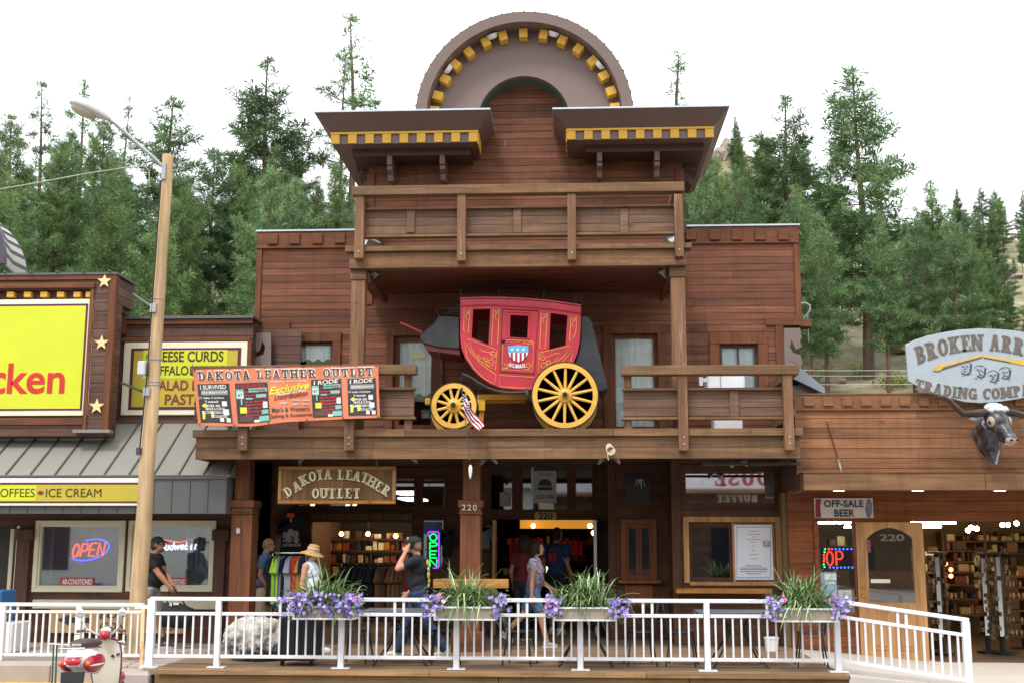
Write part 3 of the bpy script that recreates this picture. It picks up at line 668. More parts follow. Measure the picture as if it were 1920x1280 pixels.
# buildings across the street, behind the viewer: they are what the window glass mirrors
def across():
    Yv = 53.8; Ya = -13.0
    o = thing('buffet_building', 'timber buffet hall across the street, mirrored in the transom glass', 'building', (8, Ya, ROADZ))
    zt = P(1370, 884, Yv)[1]; zr = P(1370, 914, Yv)[1]; ze = P(1370, 925, Yv)[1]
    m = MB(); m.boards(-1, 26, ROADZ, ze, -Ya, .25); m.v = [(x, -y, z) for x, y, z in m.v]; m.box(-1, 26, Ya-10, Ya-.06, ROADZ, ze-.02); m.build('wall', m_lsiding, o)
    m = MB(); m.box(-1.5, 26.5, Ya-10, Ya+.9, ze, ze+.12); m.hexa([(-1.5,Ya-10,ze+.121),(26.5,Ya-10,ze+.121),(26.5,Ya+.9,ze+.121),(-1.5,Ya+.9,ze+.121),(-1.5,Ya-10,zr+.6),(26.5,Ya-10,zr+.6),(26.5,Ya-.5,zr),(-1.5,Ya-.5,zr)]); m.build('roof', m_beam, o)
    m = MB(); m.box(-1, 26, Ya-.75, Ya-.6, zr-.2, zt+1.6); sb = m.build('sign_board', M('buffet_white', '#d8d6dc', .6), o)
    xr, xl = P(1478,900,Yv)[0], P(1344,900,Yv)[0]
    m = MB(); put_slab(m, slab('HOUSE', .26, .17), lambda u, v: V(xr-(xr-xl)*u, Ya-.595, zr+.12+(zt-zr)*1.0*v)); m.build('lettering', M('buffet_red', '#a33038', .6), sb)
    xr, xl = P(1420,932,Yv)[0], P(1345,932,Yv)[0]; z0, z1 = P(1380,940,Yv)[1], P(1380,927,Yv)[1]
    m = MB(); put_slab(m, slab('BUFFET', .24, .15), lambda u, v: V(xr-(xr-xl)*u, Ya+.012, z0+(z1-z0)*v)); m.build('lettering', m_cream, o)
    for x in (1.5, 6, 10.5, 15, 19.5):
        m = MB(); m.box(x, x+2.6, Ya+.005, Ya+.03, .5, 2.3); m.build('window', M('far_window', '#2b3034', .1), o)
    o = thing('street_shop', 'brown gabled shop across the street, mirrored in the left display windows', 'building', (-14, Ya, ROADZ))
    m = MB(); m.box(-26, -2, Ya-9, Ya, ROADZ, 4.2); m.build('wall', M('pale_stucco', '#b9bdb4', .8), o); m = MB(); m.hexa([(-26.5,Ya-9,4.201),(-1.6,Ya-9,4.201),(-1.6,Ya+.6,4.201),(-26.5,Ya+.6,4.201),(-26.5,Ya-5,7),(-1.6,Ya-5,7),(-1.6,Ya-4.5,7),(-26.5,Ya-4.5,7)]); m.build('roof', m_roofd, o)
    for x in (-25.5,): m = MB(); m.box(x, x+2.8, Ya+.005, Ya+.03, .4, 2.4); m.build('window', M('far_window', '#2b3034', .1), o)
across()
# ================================================================ GROUND FLOOR OF THE MAIN BUILDING
YR2 = 20.35           # right bump-out wall
YS = 22.2             # recessed shop fronts
def ground_floor():
    ZC = ZF + .1
    # porch columns
    for (t0, t1, l0, l1, b0, b1, name) in ((440,468,430,469,427,474,'porch_column'), (868,900,862,900,849,905,'porch_column')):
        a, b = xz(t0,900,YG)[0], xz(t1,900,YG)[0]; c, d = xz(l0,1080,YG-.03)[0], xz(l1,1080,YG-.03)[0]; zc0, zc1 = xz(t0,963,YG)[1], xz(t0,937,YG)[1]
        m = MB(); m.t = .7; m.box(a, b, YG, YG+.3, zc1, ZC); col = part(m, name, m_trim_z, bevel=.008)
        m = MB(); m.t = .8; m.box(c, d, YG-.04, YG+.36, .02, zc0)
        part(m, 'column_casing', m_trim_z, col, bevel=.006)
        m = MB(); m.t = .6; zz = (zc0+zc1)/2
        m.box(c-.03, d+.03, YG-.09, YG+.4, zz-.005, zc1); m.box(c-.005, d+.005, YG-.06, YG+.38, zc0+.03, zz-.006); m.box(c-.02, d+.02, YG-.075, YG+.385, zc0, zc0+.029); part(m, 'capital', m_trim, col, bevel=.005)
        if t0 > 500:
            m = MB(); m.box(c-.12, d+.05, YG-.12, YG+.42, 0, .3); part(m, 'plinth', m_trim, col, bevel=.008)
            m = MB(); put(m, font('220', .01, 0, 1.25), rect_fn(866, 945, 894, 956, YG-.096)); part(m, 'house_number', M('number_gold', '#c9bd9a', .5), col)
    x0, x1, z0, z1 = RC(812,1085,953,1102, 18.75); m = MB(); m.t = .9; m.box(x0, x1, 18.75, 18.95, z0, z1); part(m, 'column_shelf', m_gold, bevel=.006)
    # left closing wall, behind the first column, and the back wall of the porch with openings
    XA = xz(478,1000,21)[0]; XD = xz(1146,1000,YS)[0]; XLW = xz(436,1000,20.3)[0]+.4
    opL = RC(582,978,769,1191,YS); opL = (opL[0], opL[1], 0, opL[3])
    trL = RC(560,897,776,947,YS); trL2 = RC(793,898,833,948,YS); posW = RC(793,975,831,1062,YS)
    opR = RC(930,973,1118,1187,YS); opR = (opR[0], opR[1], 0, opR[3])
    trR = [RC(921,868,960,954,YS), RC(980,867,1063,954,YS), RC(1080,867,1110,954,YS)]
    H = [opL, trL, trL2, posW, opR] + trR
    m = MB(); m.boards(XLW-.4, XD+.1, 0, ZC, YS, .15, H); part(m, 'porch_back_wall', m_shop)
    m = MB(); m.box(XLW-.4, XLW-.3, 20.3, YS, 0, ZC); part(m, 'porch_side_wall', m_shop)
    # frames round the openings
    m = MB()
    for (a, b, c, d) in H:
        f = .05; z_ = c
        m.box(a-f, a, YS-.03, YS+.1, c, d); m.box(b, b+f, YS-.03, YS+.1, c, d); m.box(a-f, b+f, YS-.032, YS+.1, d+.001, d+f)
        if c > .1: m.box(a-f, b+f, YS-.032, YS+.1, c-f, c-.001)
    part(m, 'shopfront_frame', m_shop_z, bevel=.004)
    for i, (a, b, c, d) in enumerate([trL, trL2, posW]+trR):
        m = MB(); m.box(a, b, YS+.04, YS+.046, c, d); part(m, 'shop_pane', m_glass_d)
    # header board with routed lettering
    m = MB(); m.pb(578,960,774,976, YS-.05, .04); hb = part(m, 'header_board', m_shop)
    m = MB(); put_slab(m, slab('AFFORDABLE LEATHER FOR EVERYONE'.replace('V','U'), .2, .14, .2), rect_fn(583,963,771,973,YS-.052), .004); part(m, 'lettering', M('faded_gold', '#7d6a3f', .7), hb)
    # white edged glass door standing open at the right shop, door posts
    m = MB(); x = xz(1116,1060,YS-.1)[0]; m.box(x-.03, x+.02, YS-.7, YS-.04, .03, opR[3]-.02); part(m, 'glass_door_edge', m_galv)
    m = MB(); x = xz(928,1060,YS-.1)[0]; m.box(x-.02, x+.03, YS-.5, YS-.04, .03, opR[3]-.02); part(m, 'door_leaf', m_gold_z)
    # right bump-out: side wall and front wall
    XE = xz(1262,1000,YR2)[0]; XF = xz(1482,1000,YR2)[0]; XM = xz(1150,1000,21.3)[0]
    w1 = RC(1286,884,1452,942,YR2); w2 = RC(1292,978,1455,1090,YR2)
    m = MB(); m.boards(XE, XF, 0, ZC, YR2, .15, [w1, w2]); part(m, 'order_window_wall', m_shop)
    Y3 = 21.35; w3 = RC(1174,982,1222,1086,Y3); w4 = RC(1173,888,1220,942,Y3); XE3 = xz(1268,1000,Y3)[0]+.1
    m = MB(); m.boards(xz(1142,1000,Y3)[0], XE3, 0, ZC, Y3, .15, [w3]); part(m, 'casement_wall', m_shop)
    m = MB(); m.box(XE, XE+.06, YR2+.05, Y3, 0, ZC); m.box(xz(1142,1000,Y3)[0], xz(1142,1000,Y3)[0]+.06, Y3+.05, YS+.1, 0, ZC); part(m, 'corner_return', m_shop_z)
    m = MB()
    for Yq, xs in ((YR2, (XE-.02, XF-.12)), (Y3, (xz(1142,1000,Y3)[0]-.02,))):
        for xx in xs: m.box(xx, xx+.14, Yq-.03, Yq+.05, 0, ZC)
    m.box(XE+.12, XF-.12, YR2-.032, YR2+.05, w2[3]+.08, w2[3]+.2); m.box(XE+.12, XF-.12, YR2-.032, YR2+.05, w1[3]+.02, w1[3]+.12); m.box(XE+.12, XF-.12, YR2-.032, YR2+.05, 0, .16)
    part(m, 'porch_trim', m_shop_z, bevel=.004)
    # order window (slider + menu)
    a, b, c, d = w2; f = .09; mid = xz(1376,1030,YR2)[0]
    m = MB(); m.box(a-f, b+f, YR2-.05, YR2+.1, d+.001, d+f); m.box(a-f, a, YR2-.045, YR2+.1, c-.02, d); m.box(b, b+f, YR2-.045, YR2+.1, c-.02, d); m.box(mid-.02, mid+.02, YR2+.0, YR2+.08, c, d); m.box(a, b, YR2-.02, YR2+.1, c-.06, c)
    ow = part(m, 'order_window', m_gold_z, bevel=.004)
    m = MB(); m.box(a, mid-.02, YR2+.04, YR2+.07, c, c+.07); m.box(a, mid-.02, YR2+.04, YR2+.07, d-.06, d); m.box(a, a+.05, YR2+.04, YR2+.07, c+.07, d-.06); m.box(mid-.07, mid-.02, YR2+.04, YR2+.07, c+.07, d-.06); part(m, 'sliding_sash', m_shop_z, ow)
    m = MB(); m.box(a, mid, YR2+.055, YR2+.06, c+.05, d-.03); part(m, 'pane', m_glass_d, ow)
    m = MB(); m.box(mid+.02, b, YR2+.05, YR2+.07, c, d); part(m, 'fixed_panel', m_gold_z, ow)
    m = MB(); m.pb(1268, 1103, 1448, 1112, YR2-.36, .4); sh = part(m, 'counter_shelf', m_gold, bevel=.008)
    m = MB(); m.box(a, b, YR2+.8, YR2+.84, 0, ZC); part(m, 'kitchen_wall', M('room_grey', '#3b3a3c', .8))
    a, b, c, d = w1; m = MB(); m.box(a, b, YR2+.05, YR2+.055, c, d); tp = part(m, 'transom_pane', GLASS('mirror_glass', (.22,.22,.23,1), .5))
    m = MB(); m.box(a-.04, b+.04, YR2-.035, YR2-.001, d+.001, d+.05); m.box(a-.04, b+.04, YR2-.035, YR2-.001, c-.05, c-.001); part(m, 'transom_frame', m_shop, tp)
    # casement
    a, b, c, d = w3; f = .06; mid = (a+b)/2
    m = MB(); m.box(a-f*1.5, b+f*1.5, Y3-.05, Y3+.1, d+.001, d+f*1.4); m.box(a-f*1.5, a, Y3-.045, Y3+.1, c, d); m.box(b, b+f*1.5, Y3-.045, Y3+.1, c, d); m.box(a-.15, b+.15, Y3-.14, Y3+.1, c-.06, c-.001)
    cw = part(m, 'casement_window', WOOD('red_oak', '#6b3d22', '#9a5d36', 'z'), bevel=.004)
    m = MB()
    for p, q in ((a, mid-.006), (mid+.006, b)):
        m.box(p, p+.045, Y3+.0, Y3+.05, c, d); m.box(q-.045, q, Y3, Y3+.05, c, d); m.box(p+.045, q-.045, Y3, Y3+.05, c, c+.07); m.box(p+.045, q-.045, Y3, Y3+.05, d-.06, d)
    part(m, 'casement_sash', WOOD('red_oak', '#6b3d22', '#9a5d36', 'z'), cw)
    m = MB(); m.box(a, b, Y3+.02, Y3+.026, c, d); part(m, 'pane', m_glass_d, cw)
    m = MB(); m.pb(1172,1096,1224,1135, Y3-.02, .03); part(m, 'panel', WOOD('red_oak', '#6b3d22', '#9a5d36', 'z'), cw)
    # ---------------- interiors
    m = MB(); xi0, xi1 = XLW-.4, XD+.3; dv = xz(880,1000,YS)[0]
    m.box(xi0, xi1, 26.6, 26.7, 0, ZC); m.box(xi0-.1, xi0, YS+.1, 26.6, 0, ZC); m.box(xi1, xi1+.1, YS+.1, 26.6, 0, ZC); m.box(dv-.05, dv+.05, YS+.1, 26.6, 0, ZC); m.box(xi0, xi1, YS+.12, 26.6, ZC-.05, ZC)
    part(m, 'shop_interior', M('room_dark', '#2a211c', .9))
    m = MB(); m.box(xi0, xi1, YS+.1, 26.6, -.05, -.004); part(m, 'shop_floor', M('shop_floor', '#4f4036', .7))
    tube = EM('fluorescent', '#fff6da', 7)
    for px, py, w_ in ((752,921,16),(764,933,16)):
        m = MB(); x, z = xz(px,py,24.2); m.box(x-.2, x+.25, 24.2, 25.6, z-.02, z+.02)
        tag(m.build('ceiling_light', tube), 'lit yellow ceiling tube seen through transom right of the hanging sign, ' + ('upper one' if py < 930 else 'lower one'), 'ceiling light', 'tubes in the left shop')
    # warm bulbs inside
    warm = EM('warm_bulb', '#ffc46e', 16)
    k = 0
    for px, py, Yb in ((586,947,22.9),(652,948,23.2),(665,948,23.4),(1106,985,23.2),(1113,998,23.2),(690,1000,24.5),(640,1000,24.5),(742,1004,24.0),(1000,985,24.6)):
        m = MB(); m.ell(P3(px,py,Yb), (.045,)*3, nu=8, nv=6); k += 1
        tag(m.build('light_bulb', warm), 'small warm bulb glowing inside the dark shops', 'light bulb', 'bulbs glowing inside the shops')
    return H
GH = ground_floor()

def goods():
    # shelves of goods deep in the left shop and in the right shop
    tones = ['#7a4a2c','#b08a58','#3a2a22','#8a2f22','#c9b48a','#2b2f38','#5a5148','#a8651f','#d8c8a0','#4b2d20']
    sh = MB()
    for Y, l, r, rows in ((25.6, 600, 766, (1000,1022,1046,1070,1096)), (25.8, 940, 1112, (1010,1040,1068))):
        root = thing('shop_shelf', 'dark shelving along back wall of the ' + ('leather' if l < 700 else 'souvenir') + ' shop', 'shelf', P3((l+r)/2, 1185, Y) * 1)
        root.location.z = 0
        for py in rows:
            m = MB(); m.pb(l, py+9, r, py+12, Y, .4); m.build('shelf_board', m_shop, root)
        for px in (l, (l+r)/2, r):
            m = MB(); x = P(px, 1050, Y)[0]; m.box(x-.02, x+.02, Y+.38, Y+.42, 0, 2.3); m.build('upright', m_shop, root)
        for py in rows:
            px = l+3
            while px < r-8:
                w_ = random.uniform(5, 12); h = random.uniform(8, 19)
                if random.random() < .85:
                    m = MB(); m.t = random.random(); x0, x1, z0, z1 = RC(px, py+9-h, px+w_, py+9, Y)
                    m.box(x0, x1, Y+.03, Y+.3, z0+.004, z1); tn = random.choice(tones)
                    tag(m.build('boxed_item', M('goods'+tn, tn, .6), bevel=.01), 'small item on shop shelves seen through the dark doorways', 'shop item', 'items on the shop shelves')
                px += w_ + random.uniform(0, 4)
    # red cloths in the right shop
    for l, t, r, b, Y, lab, c in ((955,1008,1018,1050,24.6,'bright red cloth hanging in the open doorway behind curly haired woman','#d8202a'),(1053,1014,1092,1040,24.8,'magenta red cloth hanging right of the man inside doorway','#c22045')):
        m = MB(); x0, x1, z0, z1 = RC(l,t,r,b,Y); n = 14
        vs = []; 
        for j in range(5):
            for i in range(n+1): vs.append((x0+(x1-x0)*i/n, Y+.03*math.sin(i*1.7)+.01*j, z1+(z0-z1)*j/4))
        m.add(vs, [(j*(n+1)+i, j*(n+1)+i+1, (j+1)*(n+1)+i+1, (j+1)*(n+1)+i) for j in range(4) for i in range(n)])
        o = m.build('hanging_cloth', EMc(c), smooth=60); tag(o, lab, 'cloth')
    for l, t, r, b, lab in ((1013,1061,1028,1073,'upper lit green white screen inside right doorway'),(1015,1079,1027,1096,'lower lit green white screen inside right doorway')):
        m = MB(); m.pb(l,t,r,b,24.2,.05); tag(m.build('screen', EM('screen_glow','#d5f5c0',1.0)), lab, 'screen')
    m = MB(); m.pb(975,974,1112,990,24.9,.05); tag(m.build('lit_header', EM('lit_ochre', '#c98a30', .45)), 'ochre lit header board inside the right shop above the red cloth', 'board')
def EMc(c):
    return M('cloth'+c, c, .8, var=.1) if True else None
goods()

# ================================================================ LEFT SHOP
YL, YLF, YLC = 20.1, 19.3, 18.7
YST = 20.45
LEFT = thing('chicken_shop', 'plum brown shop with yellow signs and grey metal awning at left', 'building', (-8.4, 20.2, 0))
def lpart(mb, name, mat, parent=LEFT, **k): return mb.build(name, mat, parent, **k)
def left_shop():
    XB = xz(211,650,YLF)[0]; ztop = xz(100,520,YLF)[1]; zbot = xz(185,806,YLF)[1]
    XC = xz(512,640,YST)[0]; XC0 = xz(474,640,YL)[0]
    sg = RC(-260,545,170,783,YLF)
    m = MB(); m.boards(-16, XB-.06, zbot-.1, ztop, YLF, .15, [(sg[0]-.2, sg[1], sg[2], sg[3])]); lpart(m, 'sign_wall', m_lsiding)
    m = MB(); Yq = YLF
    y = zbot-.1
    zmid = xz(230,592,YL)[1]
    while y < ztop: m.t = random.random(); m.box(XB-.05, XB, YLF+.01, 19.64 if y < zmid else 20.15, y+.008, min(y+.15, ztop)); y += .15
    m.box(-16, XB-.06, YLF+.11, 19.62, zbot-.1, ztop-.01); m.box(-16, XB-.06, 19.63, 20.14, zmid, ztop-.01)
    lpart(m, 'sign_wall_return', m_lsiding)
    m = MB(); m.box(XB-.1, XB+.012, YLF-.03, YLF+.1, zbot, ztop-.05); x = xz(164,660,YLF)[0]; m.box(x-.005, x+.06, YLF-.03, YLF+.1, zbot, sg[3]+.02); lpart(m, 'corner_board', m_trim_z, bevel=.004)
    m = MB(); m.box(-16, x+.07, YLF-.06, YLF+.1, sg[3]+.021, sg[3]+.11); m.box(-16, XB+.012, YLF-.032, YLF+.1, ztop-.049, ztop+.03); m.box(-16, x-.0, YLF-.04, YLF+.1, sg[2]-.12, sg[2]-.0); lpart(m, 'sign_trim', m_trim, bevel=.004)
    m = MB(); m.box(-16, XB+.03, YLF-.05, 20.2, ztop+.032, ztop+.07); lpart(m, 'parapet_flashing', m_roofd)
    m = MB()
    for i in range(20): xx = XB-.1-.45*i; m.cbox((xx, YLF+.4, ztop+.085), (.03, 1.0, .03))
    lpart(m, 'roof_seam', m_roofd)
    for px in [19-31.2*k for k in range(1,9)]+[19,51,82,113,144,167]:
        m = MB(); m.pb(px-6.5,547,px+6.5,557,YLF-.0,.2); lpart(m, 'dentil_block', m_yel, bevel=.004)
    m = MB(); m.box(-16, sg[1], YLF+.18, YLF+.22, sg[2]-.1, sg[3]+.05); lpart(m, 'sign_recess', m_dark)
    # curved metal front above
    q = []
    yb = YLF+1.3; c = P3(-205, 505, YLF+.1); Ro = P3(52,505,yb).x - c.x; Ri = P3(10,505,YLF+.1).x - c.x; kz = 1.15
    o_ = [(c.x+Ro*math.cos(R(a)), c.z+.05+Ro*kz*.62*math.sin(R(a))) for a in range(0, 181, 3)]
    def oval(r, kk): return [(c.x+r*math.cos(R(a)), c.z+.05+r*kk*1.35*math.sin(R(a))) for a in range(0, 181, 4)]
    m = MB()
    A, B_ = oval(Ri, .62), oval(Ro, .60); n = len(A)
    vs = [(p[0], YLF+.02, p[1]) for p in A] + [(p[0], YLF+.75, p[1]) for p in B_] + [(p[0], yb, p[1]) for p in B_]
    fs = [(i, i+1, n+i+1, n+i) for i in range(n-1)] + [(n+i, n+i+1, 2*n+i+1, 2*n+i) for i in range(n-1)]
    m.add(vs, fs); lpart(m, 'curved_roof', M('dome_metal', '#a9a59d', .5), smooth=50)
    m = MB()
    for i in range(0, n, 2): 
        m.bar((A[i][0], YLF+.0, A[i][1]), (B_[i][0], YLF+.74, B_[i][1]), .035, .05); m.bar((B_[i][0], YLF+.74, B_[i][1]), (B_[i][0], yb, B_[i][1]), .035, .05)
    lpart(m, 'curved_roof_seam', m_roofd)
    m = MB(); m.plate([oval(Ri+.04, .63) + oval(Ri-.1, .60)[::-1]], YLF-.04, YLF+.06); lpart(m, 'arch_trim', M('arch_plum', '#4c4150', .5), smooth=40)
    m = MB(); m.plate([oval(Ri-.1, .60)], YLF+.0, YLF+.05); lpart(m, 'arch_boards', m_lsiding)
    # lower right part with the menu sign
    zt2 = xz(350,596,YL)[1]; zb2 = xz(350,785,YL)[1]
    m = MB(); sg2 = RC(228,641,463,776,YL); m.boards(xz(227,640,YL)[0], XC0, zb2-.2, zt2-.03, YL, .15, [sg2]); m.boards(XC0-.3, XC+.5, zb2-.2, xz(350,618,YST)[1], YST, .15); lpart(m, 'menu_wall', m_lsiding)
    m = MB(); m.box(xz(227,640,YL)[0], XC0, YL+.06, YST+.2, zb2-.2, zt2-.05); m.box(-16, XC0, 26, 26.2, 0, zt2-.1); m.box(-16, XC0, YL+.3, 26.2, zt2-.3, zt2-.2); lpart(m, 'menu_wall_back', m_lsiding)
    m = MB(); m.box(xz(227,640,YL)[0], XC0+.0, YL-.06, YL+.08, xz(350,603,YL)[1]-.05, xz(350,600,YL)[1]); m.box(xz(228,610,YL)[0]-.03, XC0-.03, YL-.05, YL+.08, sg2[3]+.0, sg2[3]+.07); m.box(xz(463,700,YL)[0], xz(471,700,YL)[0], YL-.05, YL+.08, zb2, sg2[3]-.001); lpart(m, 'menu_trim', m_trim, bevel=.004)
    m = MB(); m.box(xz(226,640,YL)[0], XC0+.02, YL-.1, YL+2, zt2-.029, zt2+.02); lpart(m, 'menu_wall_flashing', m_roofd)
    m = MB(); x = xz(232,630,YL)[0]; m.box(x-.05, x+.05, YL-.12, YL+.02, xz(350,627,YL)[1], xz(350,590,YL)[1]); lpart(m, 'trim_block', m_trim_z)
    # metal awning
    zr = xz(200,790,YL)[1]; zf_ = xz(200,890,YLC)[1]; xr0 = xz(367,800,YL)[0]; xr1 = xz(432,885,YLC)[0]
    Yr = YL+.05
    m = MB(); m.hexa([(-16,YLC,zf_-.03),(xr1,YLC,zf_-.03),(xr1,Yr,zf_-.03),(-16,Yr,zf_-.03),(-16,YLC-.02,zf_),(xr1,YLC-.02,zf_),(xr1-.02,Yr,zr),(-16,Yr,zr)])
    aw = lpart(m, 'awning_roof', m_roof)
    m = MB(); xx = xr1-.02
    while xx > -16:
        m.bar((xx, YLC-.02, zf_+.012), (xx, Yr, zr+.012), .022, .03); xx -= .40
    lpart(m, 'roof_seam', M('seam_grey', '#5a5855', .45, metal=.3), aw)
    m = MB(); x0, x1 = xz(143,808,YLF)[0], xz(212,808,YLF)[0]; m.box(x0, x1, YLF-.15, YLF+.02, zbot-.05, zbot-.0); lpart(m, 'pillar_base_flashing', m_roof)
    zfb = xz(200,962,YLC)[1]; xf = xz(425,930,YLC)[0]
    m = MB(); m.box(-16, xf, YLC, YLC+.05, zfb, zf_-.032); m.box(xf-.05, xf, YLC+.051, YL, zfb, zf_-.032); m.box(-16, xf-.05, YLC+.06, YL, zfb+.05, zfb+.08); fa = lpart(m, 'awning_fascia', m_roofd)
    m = MB(); xx = xf-.03
    while xx > -16: m.box(xx, xx+.02, YLC-.018, YLC-.001, zfb, zf_-.035); xx -= .29
    m.box(-16, xf+.01, YLC-.03, YLC-.001, zf_-.06, zf_-.034); lpart(m, 'fascia_rib', m_roofd, fa)
    # lower wall with display windows
    YV = 20.15
    w1 = RC(65,975,234,1109,YV); w2 = RC(240,975,404,1108,YV); XR_ = xz(432,1050,YV)[0]; dr = RC(-60,985,33,1150,YV)
    m = MB(); m.boards(-16, XR_+.4, 0, zfb+.1, YV, .16, [w1, w2, (dr[0], dr[1], 0.02, dr[3])]); lpart(m, 'shop_wall', WOOD('plum_lower', '#4d342a', '#754f3d', 'x'))
    for r in (w1, w2):
        a, b, c, d = r; f = .07; m = MB()
        m.box(a, b, YV-.05, YV+.1, d-f, d); m.box(a, b, YV-.05, YV+.1, c, c+f); m.box(a, a+f, YV-.05, YV+.1, c+f, d-f); m.box(b-f, b, YV-.05, YV+.1, c+f, d-f)
        g = .035; m.box(a+f, b-f, YV-.02, YV+.1, d-f-g, d-f-.001); m.box(a+f, b-f, YV-.02, YV+.1, c+f+.001, c+f+g); m.box(a+f+.001, a+f+g, YV-.02, YV+.1, c+f+g, d-f-g); m.box(b-f-g, b-f-.001, YV-.02, YV+.1, c+f+g, d-f-g)
        fr = lpart(m, 'display_window', m_cream, bevel=.004)
        m = MB(); m.box(a+f, b-f, YV+.03, YV+.036, c+f, d-f); lpart(m, 'pane', GLASS('shop_glass', (.8,.83,.85,1), .22), fr)
        m = MB(); m.box(a-.1, b+.1, YV+.8, YV+.85, c-.2, d+.2); m.box(a-.05, b+.05, YV+.12, YV+.8, c-.1, c-.06); lpart(m, 'window_back', M('window_back', '#8d908b', .8), fr)
        n = 30; vs = []; fs = []
        for l0, l1 in (((.02,.16),) if r is w1 else ((.0,.24),(.62,1.0))):
            o_ = len(vs)
            for i in range(n+1):
                x = a+(b-a)*(l0+(l1-l0)*i/n); y = YV+.14+.035*math.sin(i*1.5); vs += [(x,y,c+.02),(x,y,d-.02)]
            fs += [(o_+2*i, o_+2*i+2, o_+2*i+3, o_+2*i+1) for i in range(n)]
        m = MB(); m.add(vs, fs); lpart(m, 'curtain', M('blue_grey_curtain', '#b9c6c8', .8), fr, smooth=60)
    m = MB()
    for l, r in ((34,58),(403,424)):
        x0, x1 = xz(l,1050,YV)[0], xz(r,1050,YV)[0]; m.box(x0, x1, YV-.1, YV, 0, xz(100,990,YV)[1]); m.box(x0-.03, x1+.06, YV-.13, YV, xz(100,1012,YV)[1], xz(100,992,YV)[1])
    lpart(m, 'pilaster', m_lsiding_z, bevel=.005, each=True)
    m = MB(); m.pb(60,1124,406,1141, YV-.16, .16); lpart(m, 'window_ledge', M('ledge_paint', '#d2cbb2', .55), bevel=.01)
    m = MB(); a, b, c, d = dr; m.box(a, b, YV+.15, YV+.2, 0.02, d); lpart(m, 'shop_door', M('door_dark', '#3a3430', .5))
    m = MB(); m.box(b-.22, b-.16, YV+.11, YV+.15, 0.05, d-.05); m.box(b-.05, b, YV-.02, YV+.15, 0.02, d); lpart(m, 'door_frame', m_cream)
left_shop()

